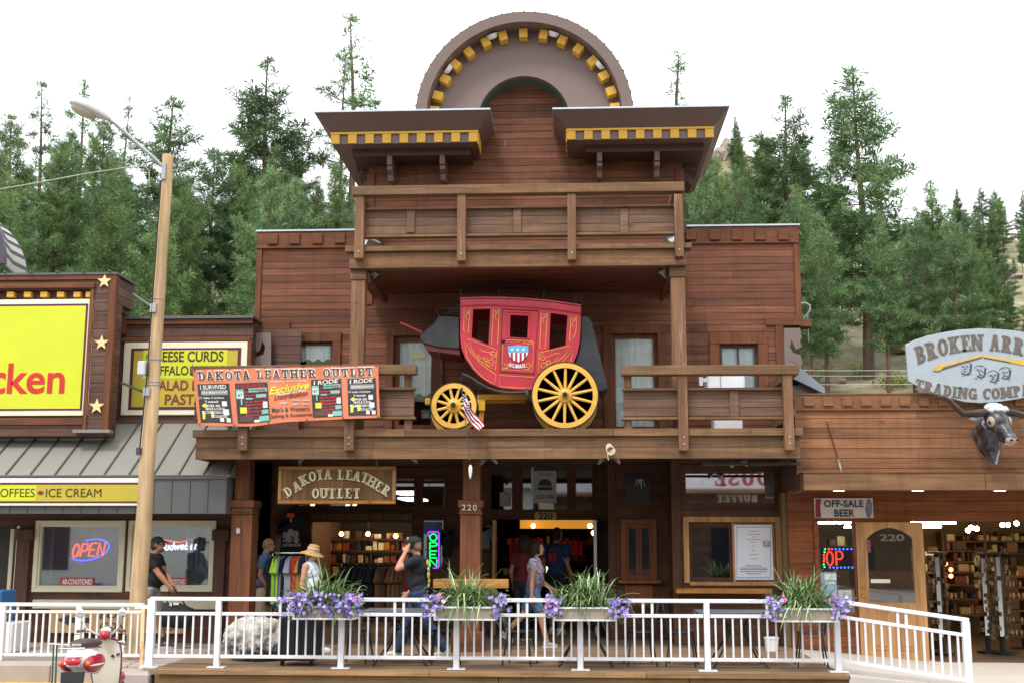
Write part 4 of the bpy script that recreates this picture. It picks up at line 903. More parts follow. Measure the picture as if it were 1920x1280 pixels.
# ================================================================ RIGHT SHOP
YP, YPF, YPS = 18.75, 18.5, 19.95
RIGHT = thing('trading_shop', 'honey brown boarded shop with lit open front at right', 'building', (6.2, 19.95, -.2))
def rpart(mb, name, mat, parent=RIGHT, **k): return mb.build(name, mat, parent, **k)
def right_shop():
    XL = xz(1491,800,YP)[0]; zt = xz(1700,739,YP)[1]; zb = xz(1700,765,YP)[1]; zf1 = xz(1700,885,YPF)[1]; zf0 = xz(1700,918,YPF)[1]
    m = MB(); m.boards(XL, 14, zf1-.02, zb, YP, .155, thick=.06); rpart(m, 'parapet_wall', m_rsiding)
    m = MB(); m.box(XL, 14, YP+.06, YP+.12, zf1, zt-.02); m.box(XL, XL+.06, YP+.07, 26, zf0+.05, zt-.1); m.box(XL, 14, YP+.1, 26, zt-.5, zt-.45); rpart(m, 'parapet_back', m_shop)
    m = MB(); m.t = .5; m.box(XL-.02, 14, YP-.03, YP+.1, zb+.0, zt); m.t = .2; m.box(XL-.02, 14, YP-.045, YP+.1, zb-.03, zb-.001); rpart(m, 'parapet_band', m_rsiding, bevel=.004)
    m = MB(); m.box(XL-.03, 14, YP-.045, YP+.12, zt+.001, zt+.018); rpart(m, 'parapet_flashing', m_rbeam)
    px = 1517
    while px < 2300:
        m = MB(); m.pb(px-9.5,741+3,px+9.5,760,YP-.065,.034); rpart(m, 'dentil_block', m_rsiding, bevel=.004); px += 36
    XFL = xz(1507,900,YPF)[0]
    m = MB()
    for a, b in ((XFL, 6.2), (6.2, 14)): m.t = random.random(); m.box(a, b-.004, YPF, YPF+.12, zf0, zf1)
    m.t = .4; m.box(XFL, XFL+.1, YPF+.121, 20.0, zf0, zf1-.01)
    rpart(m, 'fascia_beam', m_rbeam, bevel=.006)
    m = MB(); m.box(XFL-.02, 14, YPF-.02, YP, zf1+.001, zf1+.012); rpart(m, 'fascia_cap', m_rbeam)
    zs = zf0+.03; m = MB(); y = YPF+.13
    while y < YPS+.05: m.t = random.random(); m.box(XFL+.11, 14, y, y+.135, zs, zs+.03); y += .14
    rpart(m, 'soffit', WOOD('warm_soffit', '#5d3118', '#8a4d2a', 'x'))
    ylit = EM('can_light', '#ffe9b8', 5)
    for i, px in enumerate((1573,1721,1875)):
        p = P3(px, 925, 19.0); m = MB(); m.lathe([(.085,0),(.085,.02)], (p.x, 19.0, zs-.022), 20); o = thing('recessed_light', ('leftmost','middle','rightmost')[i]+' of the three lit round lights in the soffit over the right shop', 'ceiling light', (p.x, 19.0, zs), 'round lights in the right soffit'); m.build('lens', ylit, o)
        m = MB(); m.lathe([(.087,0),(.11,0),(.11,.018),(.087,.018)], (p.x, 19.0, zs-.02), 20); m.build('trim_ring', m_cream, o)
    # shop front
    zh = xz(1700,976,YPS)[1]; x0 = xz(1480,1050,YPS)[0]
    wd = RC(1531,978,1606,1152,YPS); dr = RC(1606,976,1724,1228,YPS); z0 = -.24
    m = MB(); m.boards(x0, 14, zh, zs+.02, YPS, .17, thick=.08); m.boards(x0, wd[0], z0, zh, YPS, .17, thick=.08); m.boards(wd[0], dr[0]-.03, z0, wd[2], YPS, .17, thick=.08)
    rpart(m, 'shopfront_wall', WOOD('warm_front', '#633519', '#92552e', 'x'))
    m = MB(); m.box(wd[0]-.02, wd[0]+.05, YPS-.03, YPS+.1, wd[2], zh); m.box(wd[1]-.03, wd[1]+.01, YPS-.03, YPS+.1, z0, zh); m.box(wd[0]+.051, wd[1]-.031, YPS-.03, YPS+.1, wd[2]-.02, wd[2]+.04)
    sw = rpart(m, 'side_window', WOOD('warm_front', '#633519', '#92552e', 'x'))
    m = MB(); m.box(wd[0]+.05, wd[1]-.03, YPS+.03, YPS+.036, wd[2]+.04, zh); rpart(m, 'pane', m_glass, sw)
    # open door leaf
    a, b, c, d = dr; A = Vector((a+.02, YPS-.02, -.2)); ang = R(-9)
    dw, dh = (b-a)+.04, d-(-.2)-.02
    rot = Matrix.Translation(A) @ Matrix.Rotation(ang, 4, 'Z')
    st = .17; ol = [(0,0),(dw,0),(dw,dh),(0,dh)]; gw0, gw1, gz0, gz1 = st, dw-st, .92, dh-.26
    hole = [(gw0,gz0),(gw1,gz0),(gw1,gz1)] + [(gw0+(gw1-gw0)*(1-t), gz1+.17*math.sin(math.pi*(t))**.8) for t in [i/12 for i in range(1,12)]] + [(gw0,gz1)]
    m = MB(); m.plate([ol, hole[::-1]], -.045, 0); m.xf(rot); door = rpart(m, 'shop_door', m_gold_z, bevel=.004)
    m = MB(); m.plate([hole], -.025, -.02); m.xf(rot); rpart(m, 'pane', m_glass, door)
    m = MB()
    for p, q in ((st, dw/2-.05), (dw/2+.05, dw-st)): m.box(p, q, -.056, -.045, .18, .74); m.box(p+.05, q-.05, -.066, -.056, .24, .68)
    m.xf(rot); rpart(m, 'door_panel', m_gold_z, door, bevel=.006)
    m = MB(); m.ell((.07,-.08,1.02),(.03,.03,.03)); m.lathe([(.03,0),(.03,.012)], (.07,-.046,1.15), 12, Matrix.Rotation(R(90),3,'X')); m.lathe([(.035,0),(.035,.01)], (.07,-.046,1.02), 12, Matrix.Rotation(R(90),3,'X')); m.bar((.07,-.05,1.02),(.07,-.08,1.02),.015,.015)
    m.xf(rot); rpart(m, 'door_handle', M('brass', '#c9a24a', .25, metal=1), door, smooth=40)
    fnd = lambda u, v: rot @ Vector((gw0+.2+(gw1-gw0-.32)*u, -.03, gz1-.04+.11*v))
    m = MB(); put_slab(m, slab('220'.replace('2','2'), .24, .15), fnd) if False else put(m, font('220', .03), fnd); rpart(m, 'door_number', M('etched', '#6d675e', .6), door)
    m = MB(); m.box(gw0+.03, gw0+.33, -.028, -.026, dh*.56, dh*.56+.06); m.xf(rot); rpart(m, 'door_sticker', M('sticker_white', '#d9d5c5', .6), door)
    m = MB(); m.box(gw0-.01, gw0+.05, -.05, -.046, gz1-.22, gz1-.02); m.xf(rot); rpart(m, 'decal', M('decal_mix', '#8a4a55', .5, var=.5, vs=30), door)
    # interior
    m = MB(); xi0, xi1, yb = wd[0]-.4, 14, 26.0
    m.box(xi0, xi1, yb, yb+.1, z0, zs); m.box(xi0-.1, xi0, YPS+.1, yb, z0, zs); m.box(xi0, xi1, YPS+.12, yb, zs-.1, zs-.04); rpart(m, 'shop_interior', M('room_warm', '#7d6546', .9))
    m = MB(); m.box(xi0, xi1, YPS, yb, z0, z0+.045); rpart(m, 'shop_floor', M('wood_floor_dark', '#584532', .5))
    fl = EM('fluorescent_white', '#fffbe8', 30)
    for i, (l, r, py, Yq) in enumerate(((1711,1792,979,21.2),(1711,1765,986.5,22.6),(1532,1604,979,21.2),(1585,1604,987,22.6))):
        m = MB(); x0_, x1_, za, zb_ = RC(l, py-1.6, r, py+1.6, Yq); m.box(x0_, x1_, Yq, Yq+.12, za, zb_)
        tag(m.build('fluorescent_tube', fl), ('upper long white tube right of the open oak door','lower shorter white tube right of the open oak door','white tube at window top above the letters of the OPEN display','short white tube beside the oak door frame')[i], 'ceiling light', 'fluorescent tubes in the right shop')
    sp = EM('spot_glow', '#ffe0a0', 60)
    for px, py in ((1815,993),(1820,988),(1831,990),(1880,983),(1890,983),(1906,980)):
        p = P3(px,py,22.5); o = thing('spotlight', 'lit spotlight on a track inside the right shop', 'spotlight', p, 'track spotlights in the right shop')
        m = MB(); m.ell(p, (.045,)*3, nu=10, nv=7); m.build('bulb', sp, o)
        m = MB(); m.lathe([(.03,.1),(.055,0)], p + Vector((0,.03,.03)), 10); m.build('lamp_head', m_black, o)
    for i, (px, py) in enumerate(((1773,1056),(1783,1067),(1783,1079))):
        m = MB(); m.ell(P3(px,py,24.2), (.04,)*3, nu=10, nv=7); tag(m.build('red_lamp', EM('red_lamp', '#ff6a35', 14)), 'small red orange lamp glowing on dark shelves in right shop, '+('top','middle','lowest')[i]+' one', 'lamp', 'red lamps in the right shop')
    tones = ['#9a8458','#c2ad7c','#5a4630','#3a2f26','#85603a','#b59a6a','#6d2f22','#2a2a2c']
    for li, (l, r, rows, Y) in enumerate(((1716,1756,(1040,1070,1098,1124,1160),22.0),(1775,1850,(1012,1030,1050,1070,1093,1120,1150),25.2),(1850,1990,(1012,1034,1058),25.4),(1885,1925,(1078,1098,1120,1142,1166,1190),22.2),(1540,1604,(1022,1044,1064),23.0))):
        root = thing('shop_shelf', ('tall dark shelf just right of oak door','wide shelf of pale folded goods behind the red lamps','long high shelf under the track spotlights','shelf of small jars at right edge of the photo','shelf seen above the OPEN display')[li], 'shelf', P3((l+r)/2, 1100, Y)); root.location.z = z0+.05
        for py in rows: m = MB(); m.pb(l-2, py+1, r+2, py+4, Y, .42); m.build('shelf_board', WOOD('shelf_wood', '#4a3420', '#785532', 'x'), root)
        m = MB()
        for px in (l-2, r+2): x = P(px,1080,Y)[0]; m.box(x-.03, x+.03, Y+.02, Y+.42, z0+.05, P(px, rows[0]-16, Y)[1])
        m.build('upright', WOOD('shelf_wood_z', '#4a3420', '#785532', 'z'), root)
        for py in rows:
            px = l+1
            while px < r-4:
                w_ = random.choice((3,4,6,9,14,18))*random.uniform(.8,1.2) if li != 3 else 6; h = random.uniform(5, 19) if li != 3 else 11
                if random.random() < .74:
                    x0_, x1_, za, zb_ = RC(px, py+1-h, px+w_, py+1, Y); m = MB()
                    if li == 3:
                        cc = ((x0_+x1_)/2, Y+.08, za); rr = (x1_-x0_)*.45; hh = zb_-za
                        m.lathe([(rr*.9,0.003),(rr,.01),(rr,hh*.7),(rr*.7,hh*.8),(rr*.7,hh*.98)], cc, 10); o = m.build('jar', M('jar_amber', '#a9805a', .2, var=.3), smooth=40); tag(o, 'small amber jar on the shelf at right edge', 'jar', 'jars on the right shelf')
                    else:
                        m.box(x0_, x1_, Y+.03, Y+.3, za+.004, zb_); tn = random.choice(tones); tag(m.build('boxed_item', M('goods'+tn, tn, .6), bevel=.01), 'small item on shelves inside the lit right shop', 'shop item', 'items on the right shop shelves')
                px += w_ + random.choice((.3,.6,1.5,4))
    for i, (px, t, b, Y, lab) in enumerate(((1757,1038,1160,21.0,'slim revolving rack of trinkets near red lamps'),(1843,1040,1205,21.4,'dark narrow display column left of the tall mirrored one'),(1870,1038,1208,21.2,'tall mirrored display column hung with goods near right edge'))):
        x, zt_ = P(px,t,Y); zb_ = z0+.05; root = thing('display_column', lab, 'display rack', (x,Y,zb_))
        m = MB(); m.lathe([(.2,0),(.2,.04),(.05,.06),(.05,zt_-zb_),(.17,zt_-zb_+.01),(.17,zt_-zb_+.04)], (x,Y,zb_), 14); m.build('stand', m_black, root, smooth=40)
        m = MB(); m.box(x-.07, x+.0, Y-.1, Y-.08, zb_+.3, zt_-.05); m.build('mirror_strip', m_chrome, root)
        m = MB()
        for k in range(60):
            a = random.random()*6.28; z = random.uniform(zb_+.25, zt_-.05); m.t = random.random(); m.cbox((x+.14*math.cos(a), Y+.14*math.sin(a), z), (.05,.03,.07), Matrix.Rotation(a,3,'Z'))
        m.build('hanging_goods', WOOD('trinkets', '#2e241b', '#8d7a58', 'z', bv=.9), root)
right_shop()
def back_shed():
    o = thing('shed', 'small outbuilding with blue grey sloping roof behind the upper balcony end', 'shed', P3(1500, 735, 24)); o.location.z = 2.5
    A, B_ = P3(1480,665,24), P3(1546,728,24); m = MB()
    m.hexa([A+V(-.6,0,-.14), B_+V(0,0,-.1), B_+V(0,2.5,-.1), A+V(-.6,2.5,-.14), A+V(-.6,0,.45), B_+V(0,0,.02), B_+V(0,2.5,.02), A+V(-.6,2.5,.45)]); m.build('roof', M('blue_grey_roof', '#8f98a6', .5, metal=.2), o)
    m = MB(); x1 = P(1532,740,24.2)[0]; m.box(A.x-.5, x1, 24.2, 26.4, 2.5, B_.z+.1); m.build('wall', M('shed_wall', '#8d8a88', .8), o)
back_shed()
# ================================================================ STAGECOACH ON THE BALCONY
def coach():
    Y0, YWh = 18.95, 18.72; Yb = 19.95
    root = thing('stagecoach', 'small red stagecoach with yellow wheels standing on the lower balcony', 'stagecoach', (P(980,800,19.3)[0], 19.4, ZB))
    red = M('coach_red', '#b32a3a', .42, var=.16, vs=3, coat=.15, dirt=('#5f1a22', 5, .58, .55)); yel = M('coach_yellow', '#d9a848', .45, var=.14, vs=6, dirt=('#7d6234', 7, .6, .6))
    ln = M('coach_line', '#e2b055', .5); lea = M('coach_leather', '#2b2c2e', .55, var=.4, vs=4, bump=.9, bs=9, dirt=('#4a4540', 4, .6, .5)); blk = m_black
    def pt(zx, zy): return (720 + zx/4, 520 + zy/4)            # survey sheet at four times photo scale
    o = [(572,165),(760,160),(900,162),(1060,170),(1250,185),(1477,220),(1475,360),(1468,480),(1450,570),(1415,650),(1365,720),(1300,780),(1230,822),(1160,840),(1060,842),(960,835),(880,828),(800,795),(720,740),(660,680),(610,605),(580,530),(572,440)]
    wins = [[(668,240),(798,236),(782,505),(657,450)], [(948,282),(1083,288),(1075,456),(943,448)], [(1250,268),(1376,285),(1362,508),(1237,540)]]
    o = [pt(*p) for p in o]; W = [[pt(*p) for p in q] for q in wins]
    m = MB(); m.plate([[P(x,y,Y0) for x,y in o]] + [[P(x,y,Y0) for x,y in q] for q in W], Y0, Y0+.04)
    m.plate([[P(x,y,Y0) for x,y in o]] + [[P(x,y,Y0) for x,y in q] for q in W], Yb-.04, Yb)
    oo = [P(x,y,Y0) for x,y in o]; n = len(oo)
    m.add([(x,Y0+.04,z) for x,z in oo]+[(x,Yb-.04,z) for x,z in oo], [(i,(i+1)%n,n+(i+1)%n,n+i) for i in range(n)])
    body = m.build('body', red, root)
    m = MB(); c = P3(*pt(1010,560), Y0); m.box(c.x-.75, c.x+.7, Y0+.1, Yb-.1, c.z-.25, c.z-.1); m.box(c.x-.02, c.x+.02, Y0+.45, Y0+.5, c.z-.2, c.z+.3); m.build('seat', lea, root)
    m = MB(); t = [P(*pt(*p), Y0) for p in ((570,163),(760,157),(900,159),(1060,167),(1250,182),(1480,217))]
    for (a, b), (c_, d) in zip(t[:-1], t[1:]): m.hexa([(a,Y0-.025,b),(c_,Y0-.025,d),(c_,Yb+.02,d),(a,Yb+.02,b),(a,Y0-.025,b+.02),(c_,Y0-.025,d+.02),(c_,Yb+.02,d+.02),(a,Yb+.02,b+.02)])
    m.build('roof', red, root)
    m = MB(); t2 = [pt(*p) for p in ((575,215),(760,208),(900,212),(1060,222),(1250,238),(1476,270))]
    m.tube([P3(x,y,Y0-.008) for x,y in t2], .012, 5); m.build('moulding', red, body)
    # door outline
    m = MB(); d = [pt(*p) for p in ((888,238),(1160,252),(1125,722),(868,705))]
    for a, b in zip(d, d[1:]+d[:1]): m.tube([P3(*a,Y0-.004), P3(*b,Y0-.004)], .009, 4)
    door = m.build('door', M('coach_red_dark', '#7c1a26', .4), root)
    m = MB(); e = [pt(*p) for p in ((925,262),(1105,270),(1098,462),(920,455))]; e2 = [pt(*p) for p in ((948,282),(1083,288),(1075,456),(943,448))]
    for a, b in zip(e, e[1:]+e[:1]): m.tube([P3(*a,Y0-.004), P3(*b,Y0-.004)], .006, 4)
    m.build('door_window_frame', red, door)
    m = MB(); m.lathe([(.03,0),(.03,.012),(.012,.03)], P3(*pt(897,480),Y0-.004), 10, Matrix.Rotation(R(90),3,'X')); m.build('door_latch', m_black, door)
    # yellow lining and scrolls
    m = MB()
    def L(pts, cl=False, r=.0052): m.tube([P3(*pt(*p), Y0-.004) for p in pts], r, 4, cl)
    for q in ([(601,240),(645,243),(630,422),(598,400)], [(820,237),(864,238),(852,508),(806,506)], [(1180,262),(1226,264),(1208,538),(1168,532)], [(1402,293),(1443,294),(1440,400),(1425,450),(1392,480)],
              [(865,733),(1125,748),(1120,828),(980,826),(868,815)], [(925,470),(1120,480),(1117,700),(884,690),(890,512)]): L(q, True)
    L([(625,462),(848,543),(836,694),(780,668),(720,622),(670,560)], True); L([(603,482),(660,570),(740,660),(838,728),(834,800),(760,765),(680,690),(620,590)], True)
    L([(1164,565),(1398,515),(1350,590),(1270,660),(1158,714)], True); L([(1425,535),(1360,610),(1290,690),(1160,815),(1250,790),(1340,720),(1400,630)], True)
    def sp(cx, cy, r0, r1, a0, a1): return [(cx+(r0+(r1-r0)*i/16)*math.cos(R(a0+(a1-a0)*i/16)), cy+(r0+(r1-r0)*i/16)*math.sin(R(a0+(a1-a0)*i/16))) for i in range(17)]
    for q in (sp(815,575,6,30,0,480), sp(800,635,6,34,40,560), sp(770,612,4,24,200,600), [(715,538),(745,555),(785,560),(830,590)], [(700,572),(725,605),(760,612)],
              sp(1195,600,6,30,180,640), sp(1195,665,6,32,-30,420), sp(1230,640,4,22,0,400), [(1320,567),(1280,572),(1240,592),(1215,600)], [(1310,600),(1275,635),(1240,650),(1215,668)],
              sp(625,262,3,16,90,480), [(634,262),(612,290),(622,322)], sp(842,260,3,18,90,480), [(850,265),(828,292),(842,322)], sp(1203,285,3,18,90,480), [(1212,290),(1188,318),(1200,345)], sp(1422,315,3,16,90,480), [(1432,318),(1410,345),(1418,375)],
              sp(910,660,3,24,120,500), sp(1085,655,3,24,60,-320), [(890,685),(930,680),(935,650)], sp(1100,495,3,18,0,400), [(1040,488),(1070,495),(1085,505)], [(1050,688),(1085,690),(1110,650)]): L(q, False, .0048)
    m.build('gold_lining', ln, body)
    # shield
    sh = [(928,515),(965,512),(1005,506),(1045,512),(1083,514),(1082,560),(1065,600),(1035,625),(1005,634),(970,620),(945,595),(932,560)]
    m = MB(); m.pplate([[pt(*p) for p in sh]], Y0-.012, .01); shd = m.build('shield', M('shield_blue', '#58a9d6', .5), root)
    lo = [(934,564),(1082,564),(1065,600),(1035,625),(1005,634),(970,620),(945,595)]
    def clipx(xa, xb): 
        top = [(xa,564),(xb,564)]
        def yb(x):
            for (x0,y0),(x1,y1) in zip(lo[1:],lo[2:]+[lo[0]]):
                if min(x0,x1) <= x <= max(x0,x1) and x0 != x1: return y0+(y1-y0)*(x-x0)/(x1-x0)
            return 566
        return top + [(xb, yb(xb)), ((xa+xb)/2, yb((xa+xb)/2)), (xa, yb(xa))]
    ww = 148/9; mw, mr_ = MB(), MB()
    for i in range(9): (mr_ if i % 2 else mw).pplate([[pt(*p) for p in clipx(934.5+ww*i, 934+ww*(i+1))]], Y0-.018, .004)
    mw.build('white_stripe', M('shield_white', '#dddcd8', .5), shd); mr_.build('red_stripe', M('shield_red', '#9c1f2c', .5), shd)
    m = MB()
    for cx in (961,1004,1046): q = P(*pt(cx,543), Y0); m.plate([star(q[0], q[1], .034)], Y0-.02, Y0-.013)
    m.build('white_star', M('shield_white', '#dddcd8', .5), shd)
    m = MB(); x0, z0 = P(*pt(938,668),Y0); x1, z1 = P(*pt(1062,640),Y0)
    put_slab(m, slab('US.MAIL', .26, .18, .08), lambda u, v: (x0+(x1-x0)*u, Y0-.006, z0+(z1-z0)*v-.02*math.sin(math.pi*u)-.01*u), .006); m.build('lettering', M('shield_white', '#dddcd8', .5), root)
    # boots
    m = MB(); m.plate([[P(*pt(*p), Y0+.05) for p in ((412,288),(566,298),(566,535),(420,525),(300,495),(280,478),(268,438),(320,390),(375,345))]], Y0+.05, Yb-.05); m.build('front_boot', lea, root, bevel=.01)
    m = MB(); m.plate([[P(*pt(*p), Y0+.08) for p in ((290,495),(420,528),(566,538),(572,580),(420,560),(320,545))]], Y0+.08, Yb-.08); m.build('footboard', M('dark_red', '#5c1a1f', .5), root)
    m = MB(); m.plate([[P(*pt(*p), Y0+.05) for p in ((1478,288),(1535,292),(1560,340),(1678,830),(1640,850),(1420,800),(1350,760),(1420,660),(1460,560),(1475,470))]], Y0+.05, Yb-.05); m.build('rear_boot', lea, root, bevel=.012)
    # roof rack, lamp irons
    m = MB()
    for yy in (Y0+.06, Yb-.06):
        m.tube([P3(*pt(*p), yy) for p in ((575,90),(575,130),(620,145),(620,118),(860,120),(1200,150),(1440,175),(1475,190),(1480,150))], .009, 5); m.tube([P3(*pt(*p), yy) for p in ((860,98),(1060,110),(1200,108),(1430,130))], .007, 5)
        for p, q in (((860,98),(862,160)),((1200,105),(1198,180)),((1440,130),(1438,205))): m.tube([P3(*pt(*p), yy), P3(*pt(*q), yy)], .008, 5)
    m.build('roof_rack', m_black, root)
    m = MB()
    for yy in (Y0+.08, Yb-.08): m.tube([P3(*pt(*p), yy) for p in ((566,235),(460,232),(400,238),(390,250),(408,270),(405,300))], .008, 5); m.tube([P3(*pt(*p), yy) for p in ((566,205),(460,285))], .008, 5)
    m.build('seat_rail', m_black, root)
    m = MB()
    for dy in (.2, .5): m.bar(P3(*pt(285,412),Y0+dy), P3(*pt(122,338),Y0+dy), .03, .03)
    m.build('brake_lever', M('coach_red_pole', '#b02535', .4), root)
    # running gear
    m = MB(); ya = Y0+.5
    m.bar(P3(*pt(700,900),ya), P3(*pt(1500,885),ya), .12, .09); m.bar(P3(*pt(720,930),ya+.2), P3(*pt(1060,925),ya+.2), .08, .06)
    for zx, zy in ((525,965),(1358,900)): c = P3(*pt(zx,zy), YWh); m.bar(c+V(0,.03,0), c+V(0,1.25,0), .09, .09)
    c = P3(*pt(335,930), Y0+.2); m.bar(c, P3(*pt(760,935), Y0+.2), .1, .08); m.cbox(P3(*pt(735,968),Y0+.05), (.1,.12,.13)); m.cbox(P3(*pt(330,930),Y0+.05), (.08,.14,.1)); m.bar(P3(*pt(740,940),Y0+.1), P3(*pt(725,1110),Y0+.1), .07, .07)
    m.build('axle_gear', M('gear_yellow', '#c8962f', .5, var=.25), root, bevel=.006)
    m = MB()
    for yy in (Y0+.02, Yb-.06):
        m.tube([P3(*pt(*p), yy) for p in ((585,725),(640,745),(700,785),(780,830),(860,855),(950,865),(1060,860))], .028, 6); m.tube([P3(*pt(*p), yy) for p in ((580,770),(590,725),(620,735),(700,800),(760,830))], .014, 5)
    c = P3(*pt(1075,885), Y0-.02); m.lathe([(.06,-.02),(.11,-.015),(.11,.03),(.06,.04)], c, 14, Matrix.Rotation(R(90),3,'X') @ Matrix.Rotation(R(80),3,'Y') if False else Matrix.Rotation(R(75),3,'Y'))
    m.build('leather_spring', lea, root, smooth=40)
    m = MB(); m.tube([P3(*pt(*p), Y0+.02) for p in ((410,540),(415,600),(432,690),(440,712),(425,712),(430,690))], .006, 4); m.build('strap', blk, root)
    def wheel(zx, zy, rpx, nsp, Y, nm):
        c = P3(*pt(zx,zy), Y); c.z = ZB + .012 + (rpx/4)/FPX*Y*1.0; r = (rpx/4)/FPX*Y
        rt = Matrix.Rotation(R(90),3,'X')
        m = MB(); m.lathe([(r-.005,-.027),(r+.012,-.027),(r+.012,.027),(r-.005,.027),(r-.005,-.027)], c, 48, rt); w_ = m.build(nm, M('tyre_black', '#1d1b1b', .5), root, smooth=40)
        m = MB(); m.lathe([(r-.085,-.03),(r-.008,-.03),(r-.008,.03),(r-.085,.03),(r-.085,-.03)], c, 48, rt); m.build('rim', yel, w_, smooth=40)
        for i in range(nsp):
            a = 2*math.pi*(i+.45)/nsp; d = V(math.cos(a),0,math.sin(a)); m = MB(); m.tube([c+d*.08, c+d*(r*.3), c+d*(r-.075)], [.02,.026,.021], 8); m.build('spoke', yel, w_, smooth=40)
        m = MB(); m.lathe([(.0,.12),(.05,.12),(.055,.1),(.075,.06),(.11,.045),(.115,-.045),(.08,-.06),(.06,-.12),(0,-.12)], c, 24, rt)
        for i in range(8): a = 2*math.pi*i/8; m.cbox(c+V(.092*math.cos(a), -.052, .092*math.sin(a)), (.02,.012,.02))
        m.build('hub', yel, w_, smooth=40)
        m = MB(); m.lathe([(0,.15),(.04,.15),(.045,.1)], c, 16, rt); m.build('hub_cap', blk, w_, smooth=40)
    wheel(525,962,175,12,YWh,'front_wheel'); wheel(1358,900,250,14,YWh,'rear_wheel'); wheel(525,962,175,12,YWh+1.3,'front_wheel'); wheel(1358,900,250,14,YWh+1.3,'rear_wheel')
coach()

# ================================================================ BANNER AND SIGNS
def bil(c, Y, wav=0):
    A = [P3(x, y, Y) for x, y in c]                      # TL TR BR BL
    def f(u, v, d=0.0):
        p = (A[3]*(1-u)+A[2]*u)*(1-v) + (A[0]*(1-u)+A[1]*u)*v
        return Vector((p.x, p.y - d - wav*(.02*math.sin(u*17)*(1-v)+.012*math.sin(u*31+v*4)), p.z - wav*.045*(1-v)**2*math.exp(-((u-.28)/.16)**2) - wav*.01*math.sin(u*12)*v*(1-v)))
    return f
def sheet(m, f, u0, u1, v0, v1, nu=10, nv=4, d=0.0, back=None):
    vs = [tuple(f(u0+(u1-u0)*i/nu, v0+(v1-v0)*j/nv, d)) for j in range(nv+1) for i in range(nu+1)]
    fs = [(j*(nu+1)+i, j*(nu+1)+i+1, (j+1)*(nu+1)+i+1, (j+1)*(nu+1)+i) for j in range(nv) for i in range(nu)]
    return m.add(vs, fs)
def txt(m, s, f, u0, u1, v0, v1, d, **k):
    sk = k.pop('rise', 0)
    return put(m, font(s, **k), lambda a, b: f(u0+(u1-u0)*a, v0+(v1-v0)*b+sk*a, d))
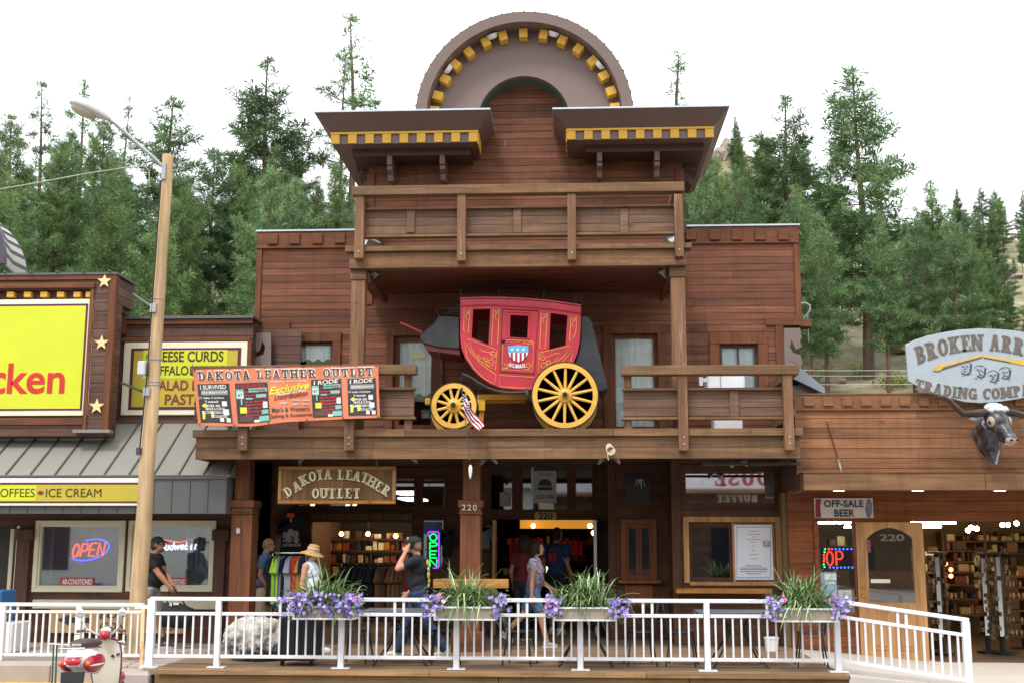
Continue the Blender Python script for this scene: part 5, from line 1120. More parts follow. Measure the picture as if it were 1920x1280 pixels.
def banner():
    f = bil([(361,692),(709,684.5),(712,782),(372,797)], 18.08, 1)
    root = thing('vinyl_banner', 'orange vinyl banner of a leather outlet tied along the balcony rail', 'banner', f(.5,0) * 1)
    m = MB(); sheet(m, f, 0, 1, 0, 1, 60, 10); sheet(m, f, 0, 1, 0, 1, 60, 10, -.004); m.build('sheet', M('banner_orange', '#d67b58', .5, var=.12, vs=2), root, smooth=60, recalc=False)
    dk = M('banner_black', '#383335', .5); wt = M('banner_white', '#e0dedb', .5); rd = M('banner_red', '#b5303a', .5); te = M('banner_teal', '#7fbfb0', .5); yl = M('banner_yellow', '#d3d23e', .5)
    t = slab('DAKOTA LEATHER OUTLET', .25, .16, .16); g = lambda u, v: f(.026+.945*u, .80+.16*v, .008)
    m = MB(); put_slab(m, slab('DAKOTA LEATHER OUTLET', .32, .24, .09), lambda u, v: f(.022+.953*u, .79+.185*v, .004), .001); m.build('headline_edge', wt, root)
    m = MB(); put_slab(m, slab('DAKOTA LEATHER OUTLET', .2, .12, .19), g, .002); m.build('headline', M('headline_brown', '#57402c', .5, var=.5, vs=20), root)
    pan = [(.018,.192,.05,.735),(.222,.40,.05,.735),(.635,.80,.055,.76),(.832,.985,.055,.755)]
    for i, (a, b, c, d) in enumerate(pan):
        m = MB(); sheet(m, f, a, b, c, d, 10, 4, .006); p = m.build('shirt_panel', dk, root, smooth=60, recalc=False)
        w_ = b-a; h = d-c; q = lambda x: a+w_*x; r = lambda y: c+h*y
        outer = i in (0, 3)
        m = MB(); txt(m, 'I SURVIVED' if i < 2 else 'I RODE', f, q(.08), q(.9), r(.86), r(.97), .009, bold=.02, shear=.1 if i != 0 else 0, rise=.0 if i < 2 else .02); m.build('lettering', wt if i != 1 else rd, p, recalc=False)
        if outer:
            m = MB(); sheet(m, f, q(.1), q(.94), r(.71), r(.84), 4, 1, .009); m.build('road_sign', M('banner_grey', '#8b8a88', .5), p, recalc=False)
            m = MB(); txt(m, 'IRON MOUNTAIN RD', f, q(.13), q(.91), r(.75), r(.80), .012, bold=.02); 
            for s, u0, u1, v0 in (('17 miles 3 bridges', .02, .8, .60),('3 tunnels', .2, .62, .51),('OVER 400', .22, .66, .40),('BENDS & CURVES', .2, .8, .32),('22 SWITCHBACKS', .14, .78, .23),('2 COUNTIES', .36, .85, .13)): txt(m, s, f, q(u0), q(u1), r(v0), r(v0+.065), .009, bold=.015)
            for u0, v0, s in ((.72,.42,.16),(.74,.2,.18),(.62,.03,.12),(.82,.02,.13),(.08,.24,.07)): sheet(m, f, q(u0), q(u0+s), r(v0), r(v0+s*.8), 2, 1, .0085)
            m.build('white_print', wt, p, recalc=False)
            m = MB()
            for u0, v0, s in ((.08,.38,.2),(.08,.08,.36)):
                k = lambda x, y: f(q(u0+s*x), r(v0+s*.6*y), .009); m.add([k(.5,0) if s < .3 else k(0,0), k(1,.5) if s < .3 else k(1,.25), k(.5,1) if s < .3 else k(1,1), k(0,.5) if s < .3 else k(0,.75)], [(0,1,2,3)])
            m.build('yellow_sign', yl, p, recalc=False)
        else:
            m = MB(); rs = random.Random(i)
            for k in range(9):
                v0 = .74-.082*k; x = .26; 
                while x < .92:
                    w2 = rs.uniform(.06, .2); sheet(m, f, q(x), q(min(.97, x+w2)), r(v0+rs.uniform(0,.02)), r(v0+rs.uniform(.035,.052)), 2, 1, .0085); x += w2+rs.uniform(.012,.05)
            m.build('red_print', rd, p, recalc=False)
            m = MB()
            for u0, u1, v0, v1 in ((.4,.97,.76,.86),(.62,.94,.62,.70),(.3,.5,.58,.62),(.8,.95,.36,.44),(.76,.97,.2,.3),(.66,.98,.02,.15)): sheet(m, f, q(u0), q(u1), r(v0), r(v1), 2, 1, .0095)
            sheet(m, f, q(.02), q(.24), r(.60), r(.84), 2, 2, .0095); sheet(m, f, q(.14), q(.18), r(.45), r(.60), 1, 1, .0092); m.build('teal_sign', te, p, recalc=False)
            m = MB(); sheet(m, f, q(.04), q(.22), r(.63), r(.77), 2, 1, .0105); sheet(m, f, q(.82), q(.96), r(.34), r(.50), 1, 1, .0105); sheet(m, f, q(.5), q(.66), r(.01), r(.07), 1, 1, .0105); m.build('white_sign', wt, p, recalc=False)
            m = MB(); txt(m, '87', f, q(.06), q(.2), r(.65), r(.74), .012, bold=.02); txt(m, 'NEEDLES HWY', f, q(.43), q(.94), r(.79), r(.835), .012, bold=.02); m.build('sign_lettering', dk, p, recalc=False)
            m = MB(); sheet(m, f, q(.1), q(.3), r(.24), r(.39), 2, 2, .0105); m.build('yellow_sign', yl, p, recalc=False)
            m = MB(); sheet(m, f, q(.06), q(.48), r(.03), r(.17), 2, 2, .0105); m.build('brown_sign', M('banner_brown', '#5d4238', .5), p, recalc=False)
    br = M('banner_dark_red', '#7c3322', .5)
    m = MB(); txt(m, 'Exclusive', f, .405, .625, .50, .64, .008, bold=.03, shear=.3, rise=.1); m.build('script', yl, root, recalc=False)
    m = MB(); txt(m, 'Distribution', f, .43, .615, .40, .49, .008, bold=.02, shear=.3, rise=.07); m.build('script_dark', br, root, recalc=False)
    m = MB(); txt(m, 'Wholesale and Retail', f, .44, .61, .475, .52, .011, bold=.01, shear=.2, rise=.08); txt(m, 'Keystone, South Dakota', f, .42, .61, .725, .765, .008); m.build('small_print', wt, root, recalc=False)
    m = MB(); txt(m, "Men's & Women's", f, .415, .618, .185, .275, .008, bold=.012); txt(m, 'Clothing & Accessories', f, .392, .632, .065, .155, .008, bold=.012); m.build('lower_lettering', dk, root, recalc=False)
    m = MB()
    for u0, v0 in ((.46,.33),(.525,.375),(.58,.37),(.525,.30),(.58,.295)): sheet(m, f, u0, u0+.042, v0, v0+.03, 2, 1, .008)
    m.build('buckle_picture', M('buckle_silver', '#b3aea6', .4, var=.4, vs=30), root, recalc=False)
    m = MB()
    for u in (.01,.2,.39,.6,.8,.99):
        for v in (.985,.02): c = f(u, v, .004); m.lathe([(.004,0),(.012,.002),(.012,.004)], c, 8, Matrix.Rotation(R(90),3,'X'))
    m.build('eyelet', m_black, root)
    m = MB(); m.tube([f(0,.98), f(0,.98)+V(-.05,.05,.05), f(0,.98)+V(-.04,.12,.12)], .006, 5); m.tube([f(.42,1), f(.45,1)+V(0,.03,.03), f(.5,1)+V(0,.03,.02)], .005, 5); m.build('tie_cord', M('cord_blue', '#4a68b0', .6), root)
banner()
def hanging_sign():
    Y = 18.75; root = thing('hanging_sign', 'carved wooden sign with arched cream letters hanging under the balcony', 'sign', P3(632, 945, Y))
    x0, x1, z0, z1 = RC(523,873,741,944,Y)
    x1 += 0; m = MB(); n = 9
    for i in range(n): m.t = random.random(); a = x0+(x1-x0)*i/n; m.box(a, a+(x1-x0)/n-.002, Y+.01, Y+.05, z0, z1)
    m.build('board', WOOD('sign_boards', '#5e4029', '#94693f', 'z', worn='#b59468', wornp=.66), root)
    m = MB(); f = .055; m.box(x0-.01, x1+.01, Y-.025, Y+.06, z1-f, z1+.0); m.box(x0-.01, x1+.01, Y-.025, Y+.06, z0, z0+f); m.build('frame', m_gold, root, bevel=.012)
    m = MB(); m.box(x0-.01, x0+f-.01, Y-.024, Y+.06, z0+f, z1-f); m.box(x1-f+.01, x1+.01, Y-.024, Y+.06, z0+f, z1-f); m.build('frame_upright', m_gold_z, root, bevel=.012)
    def pt(zx, zy): return P3(480+zx*280/1920, 860+zy*140/960, Y-.005)
    cream = M('letter_cream', '#e6dfc0', .5); tan = M('letter_tan', '#a9976a', .6)
    L = [('D',412,418,-33),('A',525,350,-28),('K',618,268,-25),('O',727,222,-12),('T',822,200,-7),('A',928,196,-2),('L',1090,200,1),('E',1196,203,4),('A',1300,218,12),('T',1402,238,17),('H',1492,288,28),('E',1580,345,32),('R',1674,400,34)]
    L += [(c, 768+i*105.5, 438, 0) for i, c in enumerate('OUTLET')]
    big = MB(); inn = MB()
    for ch, zx, zy, a in L:
        c = pt(zx, zy); h = 134*280/1920/FPX*Y; q, W = glyph(ch, .23, .15, .09, .13); q2, _ = glyph(ch, .07, .04, .03, .04)
        rt = Matrix.Rotation(R(a), 3, 'Y')
        for tgt, qs, th, ex in ((big, q, .012, 1.0), (inn, q2, .02, 1.0)):
            sc_ = h*ex*.95
            put_slab(tgt, (qs, 1), lambda u, v: c + rt @ V((u-W/2)*sc_, 0, (v-.5)*h), th)
    big.build('letters', cream, root); inn.build('letter_inlay', tan, root)
    m = MB()
    for px in (563, 706):
        p = P3(px, 872, Y+.03)
        for k in range(4): m.tube([p+V(.012*math.cos(t), .004*math.sin(2*t) if k % 2 else .0, .022+.045*k+.026*math.sin(t)) if k % 2 == 0 else p+V(.0, .012*math.cos(t), .022+.045*k+.026*math.sin(t)) for t in [i*math.pi/5 for i in range(10)]], .004, 5, True)
    m.build('chain', m_galv, root)
hanging_sign()
def left_signs():
    Yp = YLF+.1
    plum = M('sign_plum', '#5c2036', .5); lime = M('sign_lime', '#c9cf2e', .45, var=.05, vs=1.5); limed = M('sign_mustard', '#b8a638', .45, var=.06); redt = M('sign_red', '#c52f24', .5); brn = M('sign_brown_letter', '#4a2f1c', .5); mar = M('sign_maroon_letter', '#7a3423', .5)
    o = thing('yellow_sign', 'big lime yellow sign with red lettering on plum boarded front', 'sign', P3(60, 780, Yp))
    x0, x1, z0, z1 = RC(-260,562,170,779,Yp-.12)
    m = MB(); m.box(x0, x1, Yp-.1, Yp, z0, z1); m.build('frame', m_cream, o, bevel=.008)
    a, b, c, d = RC(-250,571,158.5,769,Yp-.12); m = MB(); m.box(a, b, Yp-.108, Yp-.1, c, d); m.build('plum_border', plum, o)
    a, b, c, d = RC(-246,575,155,766,Yp-.12); m = MB(); m.box(a, b, Yp-.114, Yp-.108, c, d); m.build('panel', lime, o)
    m = MB(); put(m, font('ken', .02), rect_fn(-2+16,680,122,738,Yp-.118)); put(m, font('chic', .02), rect_fn(-78,680,11,738,Yp-.118)) ; m.build('lettering', redt, o)
    Yc = YL; o = thing('menu_sign', 'cream framed yellow menu sign listing cheese curds and pasta', 'sign', P3(345, 776, Yc))
    x0, x1, z0, z1 = RC(229,641,462,777,Yc-.06); m = MB(); m.box(x0, x1, Yc-.05, Yc+.05, z0, z1); m.build('frame', m_cream, o, bevel=.008)
    a, b, c, d = RC(243,652,450,767,Yc-.06); m = MB(); m.box(a, b, Yc-.058, Yc-.05, c, d); m.build('plum_border', plum, o)
    a, b, c, d = RC(249,657,444,762,Yc-.06); m = MB(); m.box(a, b, Yc-.064, Yc-.058, c, d); m.build('panel', limed, o)
    a, b, c, d = RC(268,656,426,709,Yc-.06); m = MB(); m.box(a, b, Yc-.068, Yc-.064, c, d); m.build('lime_patch', lime, o)
    m = MB(); put(m, font('CHEESE CURDS', .02), rect_fn(274,658,419,678,Yc-.072)); put(m, font('BUFFALO WINGS', .02), rect_fn(276,685,421,703,Yc-.072)); m.build('lettering', brn, o)
    m = MB(); put(m, font('SALAD BAR', .02), rect_fn(288,712,400,731,Yc-.072)); put(m, font('PASTA', .02), rect_fn(309,738,381,758,Yc-.072)); m.build('maroon_lettering', mar, o)
    Yf = YLC-.03; o = thing('strip_sign', 'long yellow strip sign for coffees and ice cream on awning fascia', 'sign', P3(60, 947, Yf))
    x0, x1, z0, z1 = RC(-300,896,268,947,Yf-.05); m = MB(); m.box(x0, x1, Yf-.05, Yf-.004, z0, z1); m.build('frame', M('strip_white', '#e3ddd2', .5), o, bevel=.005)
    a, b, c, d = RC(-296,904,264,942,Yf-.05); m = MB(); m.box(a, b, Yf-.056, Yf-.05, c, d); m.build('plum_border', plum, o)
    a, b, c, d = RC(-294,908,262,939,Yf-.05); m = MB(); m.box(a, b, Yf-.061, Yf-.056, c, d); m.build('panel', limed, o)
    a, b, c, d = RC(-180,909,68,938,Yf-.05); m = MB(); m.box(a, b, Yf-.064, Yf-.061, c, d); m.build('lime_patch', lime, o)
    m = MB(); put(m, font('COFFEES', 0), rect_fn(-14,915,65,931,Yf-.068)); put(m, font('ICE CREAM', 0), rect_fn(86,915,190,931,Yf-.068)); m.build('lettering', brn, o)
    m = MB(); c = P3(76,923,Yf-.066); m.plate([[(c.x+.05*math.cos(i*.52), c.z+.032*math.sin(i*.52)) for i in range(12)]], c.y, c.y+.003); m.build('emblem', mar, o)
    for i, (px, py, r, Y) in enumerate(((195.5,527,15,YLF-.04),(190,642.5,15,YLF-.04),(181,761,15.5,YLF-.04),(479,646,14,YL-.04))):
        c = P3(px,py,Y) if px != 479 else P3(px+2,py,YST-.04); Y = c.y; m = MB(); m.plate([star(c.x, c.z, r/FPX*Y)], Y, Y+.03)
        tag(m.build('star_ornament', M('star_cream', '#e3cc92', .5), bevel=.004), ('top cream star on the plum pillar','middle cream star on the plum pillar','lowest cream star on the plum pillar','cream star half hidden behind cut-out bracket')[i], 'star', 'cream stars on the left shop')
    # window signs
    for (l, r, n_) in ((113,176,0),(301,351,1)):
        Y = 20.15; m = MB(); m.pb(l,1082,r,1097,Y+.01,.008); o = m.build('window_sign', M('ac_red', '#c02f43', .5)); tag(o, ('red sign with white lettering in the window left of the pole','red sign with white lettering in the window behind man with bag')[n_], 'sign')
        m = MB(); put(m, font('AIR-CONDITIONED', .03, 0, .9), rect_fn(l+3,1084.5,r-3,1095,Y+.007)); m.build('lettering', M('banner_white', '#e0dedb', .5), o)
    Y = 20.3; nr, nb, nw, ng = EM('neon_red','#ff3020',3.2), EM('neon_blue','#2040ff',4), EM('neon_white','#e0ecff',3), EM('neon_green','#10e060',1.5)
    o = thing('neon_sign', 'red and blue oval neon OPEN sign in the shop window left of pole', 'neon sign', P3(167,1050,Y))
    def strokes(m, s, f, r):                             # single-line neon capitals
        G = {'O':[[(.5+.5*math.sin(t*.5236), .5+.5*math.cos(t*.5236)) for t in range(13)]],'P':[[(0,0),(0,1),(.7,1),(1,.85),(1,.6),(.7,.45),(0,.45)]],'E':[[(1,1),(0,1),(0,0),(1,0)],[(0,.5),(.8,.5)]],'N':[[(0,0),(0,1),(1,0),(1,1)]]}
        for i, ch in enumerate(s):
            for q in G.get(ch, []): m.tube([f((i+.12+.7*x)/len(s), y) for x, y in q], r, 6)
    def nf(l, t, r, b, sk=0): 
        x0, x1, z0, z1 = RC(l,t,r,b,Y); return lambda u, v: V(x0+(x1-x0)*(u+sk*v), Y, z0+(z1-z0)*v+(z1-z0)*.16*u)
    m = MB(); strokes(m, 'OPEN', nf(133,1020,196,1044,.06), .014); m.build('letters', nr, o)
    c = P3(167,1030,Y+.02); m = MB(); 
    m.tube([c+V(.345*math.cos(t)*1.0, 0, .17*math.sin(t)+.06*math.cos(t)) for t in [R(-150+i*12) for i in range(22)]], .012, 6); m.build('oval', nb, o)
    m = MB(); m.pb(128,1008,206,1052,Y+.06,.01); m.build('backing', M('neon_back', '#2a2426', .4), o) if False else None
    o = thing('neon_sign', 'white script neon beer sign with a red bow tie outline in window', 'neon sign', P3(335,1035,Y))
    m = MB(); f = nf(301,1012,372,1027); put(m, font('Budweiser', .0, .25), lambda u, v: f(u, v)-V(0,.012,.04)); m.build('script', nw, o)
    m = MB(); m.tube([P3(x,y,Y+.02) for x,y in ((305,1011),(337,1016),(375,1006),(372,1022),(375,1029),(340,1026),(320,1028),(312,1020))], .008, 5, True); m.build('bow_tie', nr, o)
    # timber board sign with arrow behind the rail
    Yb_ = 20.02; m = MB(); m.pb(93,1141,345,1186,Yb_,.03); o = m.build('arrow_sign', M('tan_board', '#c7a373', .6)); tag(o, 'tan board with dark arrow and lettering low behind the rail', 'sign')
    m = MB(); m.pplate([[(107,1161),(132,1150),(132,1156.5),(170,1157),(170,1167),(132,1166.5),(132,1173)]], Yb_-.006, .005); m.build('arrow', M('arrow_dark', '#3f3a44', .6), o)
    m = MB(); 
    for s, l, r, t, b in (('BOA',186,234,1146,1159),('CON',187,236,1166,1181),('ES',304,328,1166,1181)): put(m, font(s, .015, .2), rect_fn(l,t,r,b,Yb_-.005))
    m.build('lettering', M('arrow_dark', '#3f3a44', .6), o)
left_signs()
def right_signs():
    Y = 18.55; o = thing('shop_sign', 'large pale grey rounded sign with brown western lettering above bull head', 'sign', P3(1842, 755, Y))
    top = [(1698,645),(1715,637),(1740,629),(1770,623),(1800,618),(1835,616),(1870,617),(1905,620),(1945,627),(1990,642)]
    bot = [(1990,722),(1950,738),(1910,747),(1870,753),(1840,755),(1810,753),(1775,744),(1740,732),(1703,714)]
    m = MB(); m.pplate([top+bot], Y, .05); m.build('board', M('sign_pale', '#a0a9b0', .55, var=.08, vs=4, dirt=('#8593a2', 2.2, .6, .35)), o, bevel=.006)
    br = M('sign_brown_grey', '#675c54', .6, var=.25, vs=9); yw = M('arrow_gold', '#cfa53c', .5, var=.15, vs=8); ink = M('sign_ink', '#4a4d5a', .6)
    t, r = slab('BROKEN ARROW', .27, .17, .09)
    def f1(u, v):
        x = 1713+258*u; s = (x-1842)/129; b = 657+27*s*s; tp = 627+24*s*s; return P3(x + (s*-4)*(1-v)*2, b+(tp-b)*v, Y-.003)
    m = MB(); put_slab(m, (t, r), f1, .004); m.build('lettering', br, o)
    t, r = slab('TRADING COMPANY', .27, .17, .09)
    def f2(u, v):
        x = 1719+246*u; s = (x-1842)/123; b = 748-19*s*s; tp = 727-18*s*s; return P3(x+(s*4)*(1-v)*1.5, b+(tp-b)*v, Y-.003)
    m = MB(); put_slab(m, (t, r), f2, .004); m.build('lettering', br, o)
    m = MB()
    m.pplate([[(1766,684),(1840,665),(1841,668),(1767,688)]], Y-.009, .008); m.pplate([[(1844,665),(1930,680),(1929,684),(1844,669)]], Y-.009, .008); m.pplate([[(1750,694),(1758,684),(1770,682),(1766,692),(1759,695)]], Y-.010, .008); m.pplate([[(1895,672),(1940,678),(1938,688),(1893,679)]], Y-.011, .008)
    m.build('arrow', yw, o)
    m = MB(); m.pplate([[(1749,695.5),(1760,696.5),(1768,692.5),(1842,670),(1841,668.6),(1768,689.5),(1759,695.3)]], Y-.0085, .006); m.pplate([[(1844,669.5),(1930,685),(1930,686),(1844,671)]], Y-.0085, .006); m.build('arrow_shade', ink, o)
    # four carved stone heads, brush drawn
    m = MB(); rs = random.Random(4)
    hd = [(1809,688,13),(1837,695,11.5),(1862,704,11),(1884,698,11)]
    for cx, cy, rr in hd:
        def st(pts, w_):
            for (xa,ya),(xb,yb) in zip(pts[:-1], pts[1:]): m.pplate([[(xa,ya-w_),(xb,yb-w_),(xb,yb+w_),(xa,ya+w_)]] if abs(xb-xa) > abs(yb-ya) else [[(xa-w_,ya),(xa+w_,ya),(xb+w_,yb),(xb-w_,yb)]], Y-.005-rs.random()*.001, .004)
        ring_ = [(cx+rr*math.cos(R(a)), cy+rr*.95*math.sin(R(a))) for a in range(200, 330, 25)]; st(ring_, .45)
        st([(cx+rr*.95,cy-rr*.5),(cx+rr*.85,cy+rr*.5),(cx+rr*.5,cy+rr*1.0)], 1.9); st([(cx-rr*.5,cy+rr*.8),(cx+rr*.1,cy+rr*1.05),(cx+rr*.6,cy+rr*1.0)], 1.2)
        for _ in range(16): a_ = rs.uniform(-.9,.9); b_ = rs.uniform(-.8,1.3); st([(cx+rr*a_,cy+rr*b_),(cx+rr*(a_+rs.uniform(.1,.35)),cy+rr*(b_+rs.uniform(-.12,.12)))], rs.uniform(.25,.6))
        st([(cx-rr*.45,cy-rr*.1),(cx-rr*.1,cy-rr*.15)], .9); st([(cx+rr*.15,cy-rr*.12),(cx+rr*.5,cy-rr*.05)], .8); st([(cx,cy-.5),(cx-rr*.1,cy+rr*.3),(cx+rr*.1,cy+rr*.35)], .6); st([(cx-rr*.2,cy+rr*.6),(cx+rr*.25,cy+rr*.6)], .8)
    m.build('heads_drawing', ink, o)
    # OFF-SALE BEER
    Yq = YPS-.03; m = MB(); m.pb(1527,933,1637,970,Yq,.025); o = m.build('beer_sign', M('beer_white', '#cfc8c0', .5)); tag(o, 'white metal sign for off-sale beer above the side window', 'sign')
    m = MB(); put(m, font('OFF-SALE', .04, 0, 1.05), rect_fn(1544.5,936.5,1619,950,Yq-.004)); put(m, font('BEER', .04, 0, 1.05), rect_fn(1564,954,1602.5,968,Yq-.004)); m.build('lettering', M('beer_navy', '#3a4254', .5), o)
    m = MB(); m.pplate([[(1529,935),(1540,934.5),(1538,948),(1540,969),(1529,969)]], Yq-.004, .003); m.build('bottle_picture', M('bottle_red', '#8c3038', .5, var=.3, vs=20), o)
    m = MB(); m.pplate([[(1626,935),(1631,934),(1635,942),(1635,960),(1631,969),(1626,969),(1622,955)]], Yq-.004, .003); m.build('can_picture', M('can_blue', '#6d7890', .5, var=.3, vs=20), o)
    # LED OPEN
    Yn = YPS+.12; o = thing('led_sign', 'OPEN display of red letters ringed with coloured dots, in side window', 'led sign', P3(1580,1065,Yn))
    m = MB(); m.pb(1540,1024,1640,1067,Yn+.03,.04); m.build('backing', m_black, o)
    m = MB(); nr = EM('neon_red','#ff3020',3.2)
    def lf(l, r_): 
        x0, x1, z0, z1 = RC(l,1033,r_,1059,Yn); return lambda u, v: V(x0+(x1-x0)*u, Yn, z0+(z1-z0)*v)
    f = lf(1550,1562); m.tube([f(.5+.5*math.sin(t*.5236), .5+.5*math.cos(t*.5236)) for t in range(12)], .013, 6, True)
    f = lf(1568,1580); m.tube([f(*q) for q in ((0,0),(0,1),(.7,1),(1,.85),(1,.6),(.7,.45),(0,.45))], .013, 6)
    f = lf(1601,1613); m.tube([f(*q) for q in ((0,0),(0,1),(1,0),(1,1))], .013, 6); m.build('letters', nr, o)
    for nm, col, pts in (('blue_dots','#3a6bff',[(1567+i*7.3,1028.5) for i in range(5)]+[(1556+i*7.0,1063) for i in range(7)]),('green_dots','#35e06a',[(1546,1034),(1547,1028.5),(1544.5,1057),(1546,1062)]),('red_dots','#ff4a3a',[(1554,1028.5),(1560,1028.5),(1545,1040),(1545,1046),(1545,1051),(1604,1028.5)])):
        m = MB()
        for x, y in pts: m.ell(P3(x,y,Yn), (.016,.012,.016), nu=8, nv=5)
        m.build(nm, EM('led'+col, col, 3), o)
    m = MB(); m.pb(1535,1072,1569,1116,YPS+.02,.004); o = m.build('window_poster', M('poster_blue', '#8fb0c4', .5, var=.35, vs=6)); tag(o, 'pale blue poster taped low in the side window', 'poster')
    m = MB(); m.pb(1546,1075,1568,1086,YPS+.014,.004); m.pb(1548,1090,1566,1094,YPS+.014,.004); m.build('white_panel', M('banner_white', '#e0dedb', .5), o)
    m = MB(); m.pb(1572,1105,1597,1138,YPS+.02,.004); tag(m.build('window_notice', M('notice_mix', '#c4bcb8', .6, var=.35, vs=8)), 'small white notice in side window below the OPEN display', 'notice')
    # menu board in the order window, plaques, posters
    Yo = YR2-.01; m = MB(); m.pb(1378,983,1449,1086,Yo,.02); o = m.build('menu_board', M('menu_white', '#dfe3ec', .4, var=.02)); tag(o, 'white menu sheet with dotted border on the order window', 'menu')
    m = MB()
    for i in range(18): m.pb(1382+i*3.6,986,1383.8+i*3.6,988,Yo-.002,.002); m.pb(1382+i*3.6,1081,1383.8+i*3.6,1083,Yo-.002,.002)
    for i in range(26): m.pb(1381,989+i*3.55,1382.6,990.8+i*3.55,Yo-.002,.002); m.pb(1444,989+i*3.55,1445.6,990.8+i*3.55,Yo-.002,.002)
    for y, w_ in ((1059,15),(1063,25),(1066,26),(1070,25),(1074,14)): m.pb(1413-w_,y,1413+w_,y+1.3,Yo-.002,.002)
    m.build('border', M('menu_ink', '#5a6072', .6), o)
    m = MB()
    for y, w_ in ((994,10),(1000,12),(1005,3),(1010,14),(1038,8),(1046,6),(1015,5),(1022,3),(1030,3)): m.pb(1413-w_,y,1413+w_,y+1.4,Yo-.002,.002)
    m.build('menu_lines', M('menu_pink', '#c98a94', .6), o)
    m = MB(); c = P3(1437,1018,Yo-.02); m.lathe([(.05,-.045),(.055,-.02),(.055,.02),(.05,.045)], c, 14); m.build('cup_picture', M('cup_mix', '#b9aaa2', .4, var=.5, vs=25), o)
    Y2 = YS-.06; m = MB(); pl = [(1002,962),(1005,959),(1040,959),(1043.5,962),(1043.5,970),(1040,974),(1005,974),(1002,970)]; m.pplate([pl], Y2, .02); o = m.build('number_plaque', M('plaque_tan', '#ad8d62', .6)); tag(o, 'tan plaque with dark number over the right doorway', 'plaque')
    m = MB(); put(m, font('220', .03), rect_fn(1010,960,1036,973,Y2-.004)); m.build('lettering', m_black, o)
    m = MB(); m.pb(1000,882,1043,942,YS+.02,.006); o = m.build('poster', M('poster_grey', '#a3a49f', .6, var=.1)); tag(o, 'grey poster with a round emblem in transom over the right doorway', 'poster')
    m = MB(); put(m, font('SOLD HERE', .02), rect_fn(1005,927,1039,934,YS+.015)); put(m, font('Sturgis', .0, .2), rect_fn(1009,884,1038,892,YS+.015)); c = P3(1022,910,YS+.015); m.plate([[(c.x+.13*math.cos(R(a)), c.z+.13*math.sin(R(a))) for a in range(0,181,15)]], c.y, c.y+.003); m.pb(1008,912,1036,918,YS+.015,.003); m.build('print', M('poster_ink', '#3d3f42', .7), o)
    m = MB(); m.pb(937,922,958,948,YS+.02,.006); tag(m.build('poster', M('poster_lines', '#8e8c86', .6, var=.5, vs=22)), 'small pale notice in the narrow transom left of round emblem poster', 'poster')
    m = MB(); m.box(*RC(996,868,1001,922,YS-.02)[:2], YS-.03, YS-.02, *RC(996,868,1001,922,YS-.02)[2:]); tag(m.build('door_closer', m_galv), 'thin pale metal strip over the right doorway transom', 'strip')
    m = MB(); m.pb(794,977,829,1000,YS+.02,.006); tag(m.build('poster', M('poster_purple', '#5b6f9e', .5, var=.5, vs=7)), 'blue purple picture in window above the green OPEN sign', 'poster')
    # palm neon board
    Yk = 21.32; m = MB(); m.pb(1172,887,1220,943,Yk,.03); o = m.build('palm_board', M('palm_black', '#151517', .3)); tag(o, 'black panel with unlit palm outline beside right transom', 'panel')
    m = MB()
    for dx in (-11,-5,4,10): m.tube([P3(1200+dx*t*.9, 905-9*math.sin(math.pi*min(1,t*1.0))*1.0+ (6*t*t), Yk-.008) for t in [i/6 for i in range(7)]], .006, 5)
    m.tube([P3(1200,904,Yk-.008), P3(1204,916,Yk-.008)], .006, 5); m.build('palm_outline', M('palm_pale', '#cdcdb0', .4), o)
    # vertical OPEN
    Yv = 20.9; o = thing('neon_sign', 'tall green OPEN neon sign with a purple border beside phone man', 'neon sign', P3(813,1064,Yv)); 
    m = MB(); nb = EM('neon_violet','#6a20ff',2.6); ng = EM('neon_green','#10e060',1.5)
    m.tube([P3(x,y,Yv) for x,y in ((803,1005),(803,997),(806,996),(820,996),(823,999),(823,1061),(820,1064),(812,1064))], .012, 6); m.build('border', nb, o)
    m = MB(); m.pb(800,993,826,1066,Yv+.05,.02); m.build('backing', M('palm_black', '#151517', .3), o)
    m = MB()
    for k, q in enumerate(([(.5+.5*math.sin(t*.5236), .5+.5*math.cos(t*.5236)) for t in range(13)], [(0,0),(0,1),(.7,1),(1,.85),(1,.6),(.7,.45),(0,.45)], [(1,1),(0,1),(0,0),(1,0)], [(0,0),(0,1),(1,0),(1,1)])):
        t = 1000+k*16; f = lambda u, v: P3(806+13*u, t+13-13*v, Yv-.005); m.tube([f(*p) for p in q], .012, 6)
        if k == 2: m.tube([f(0,.5), f(.8,.5)], .012, 6)
    m.build('letters', ng, o)
right_signs()
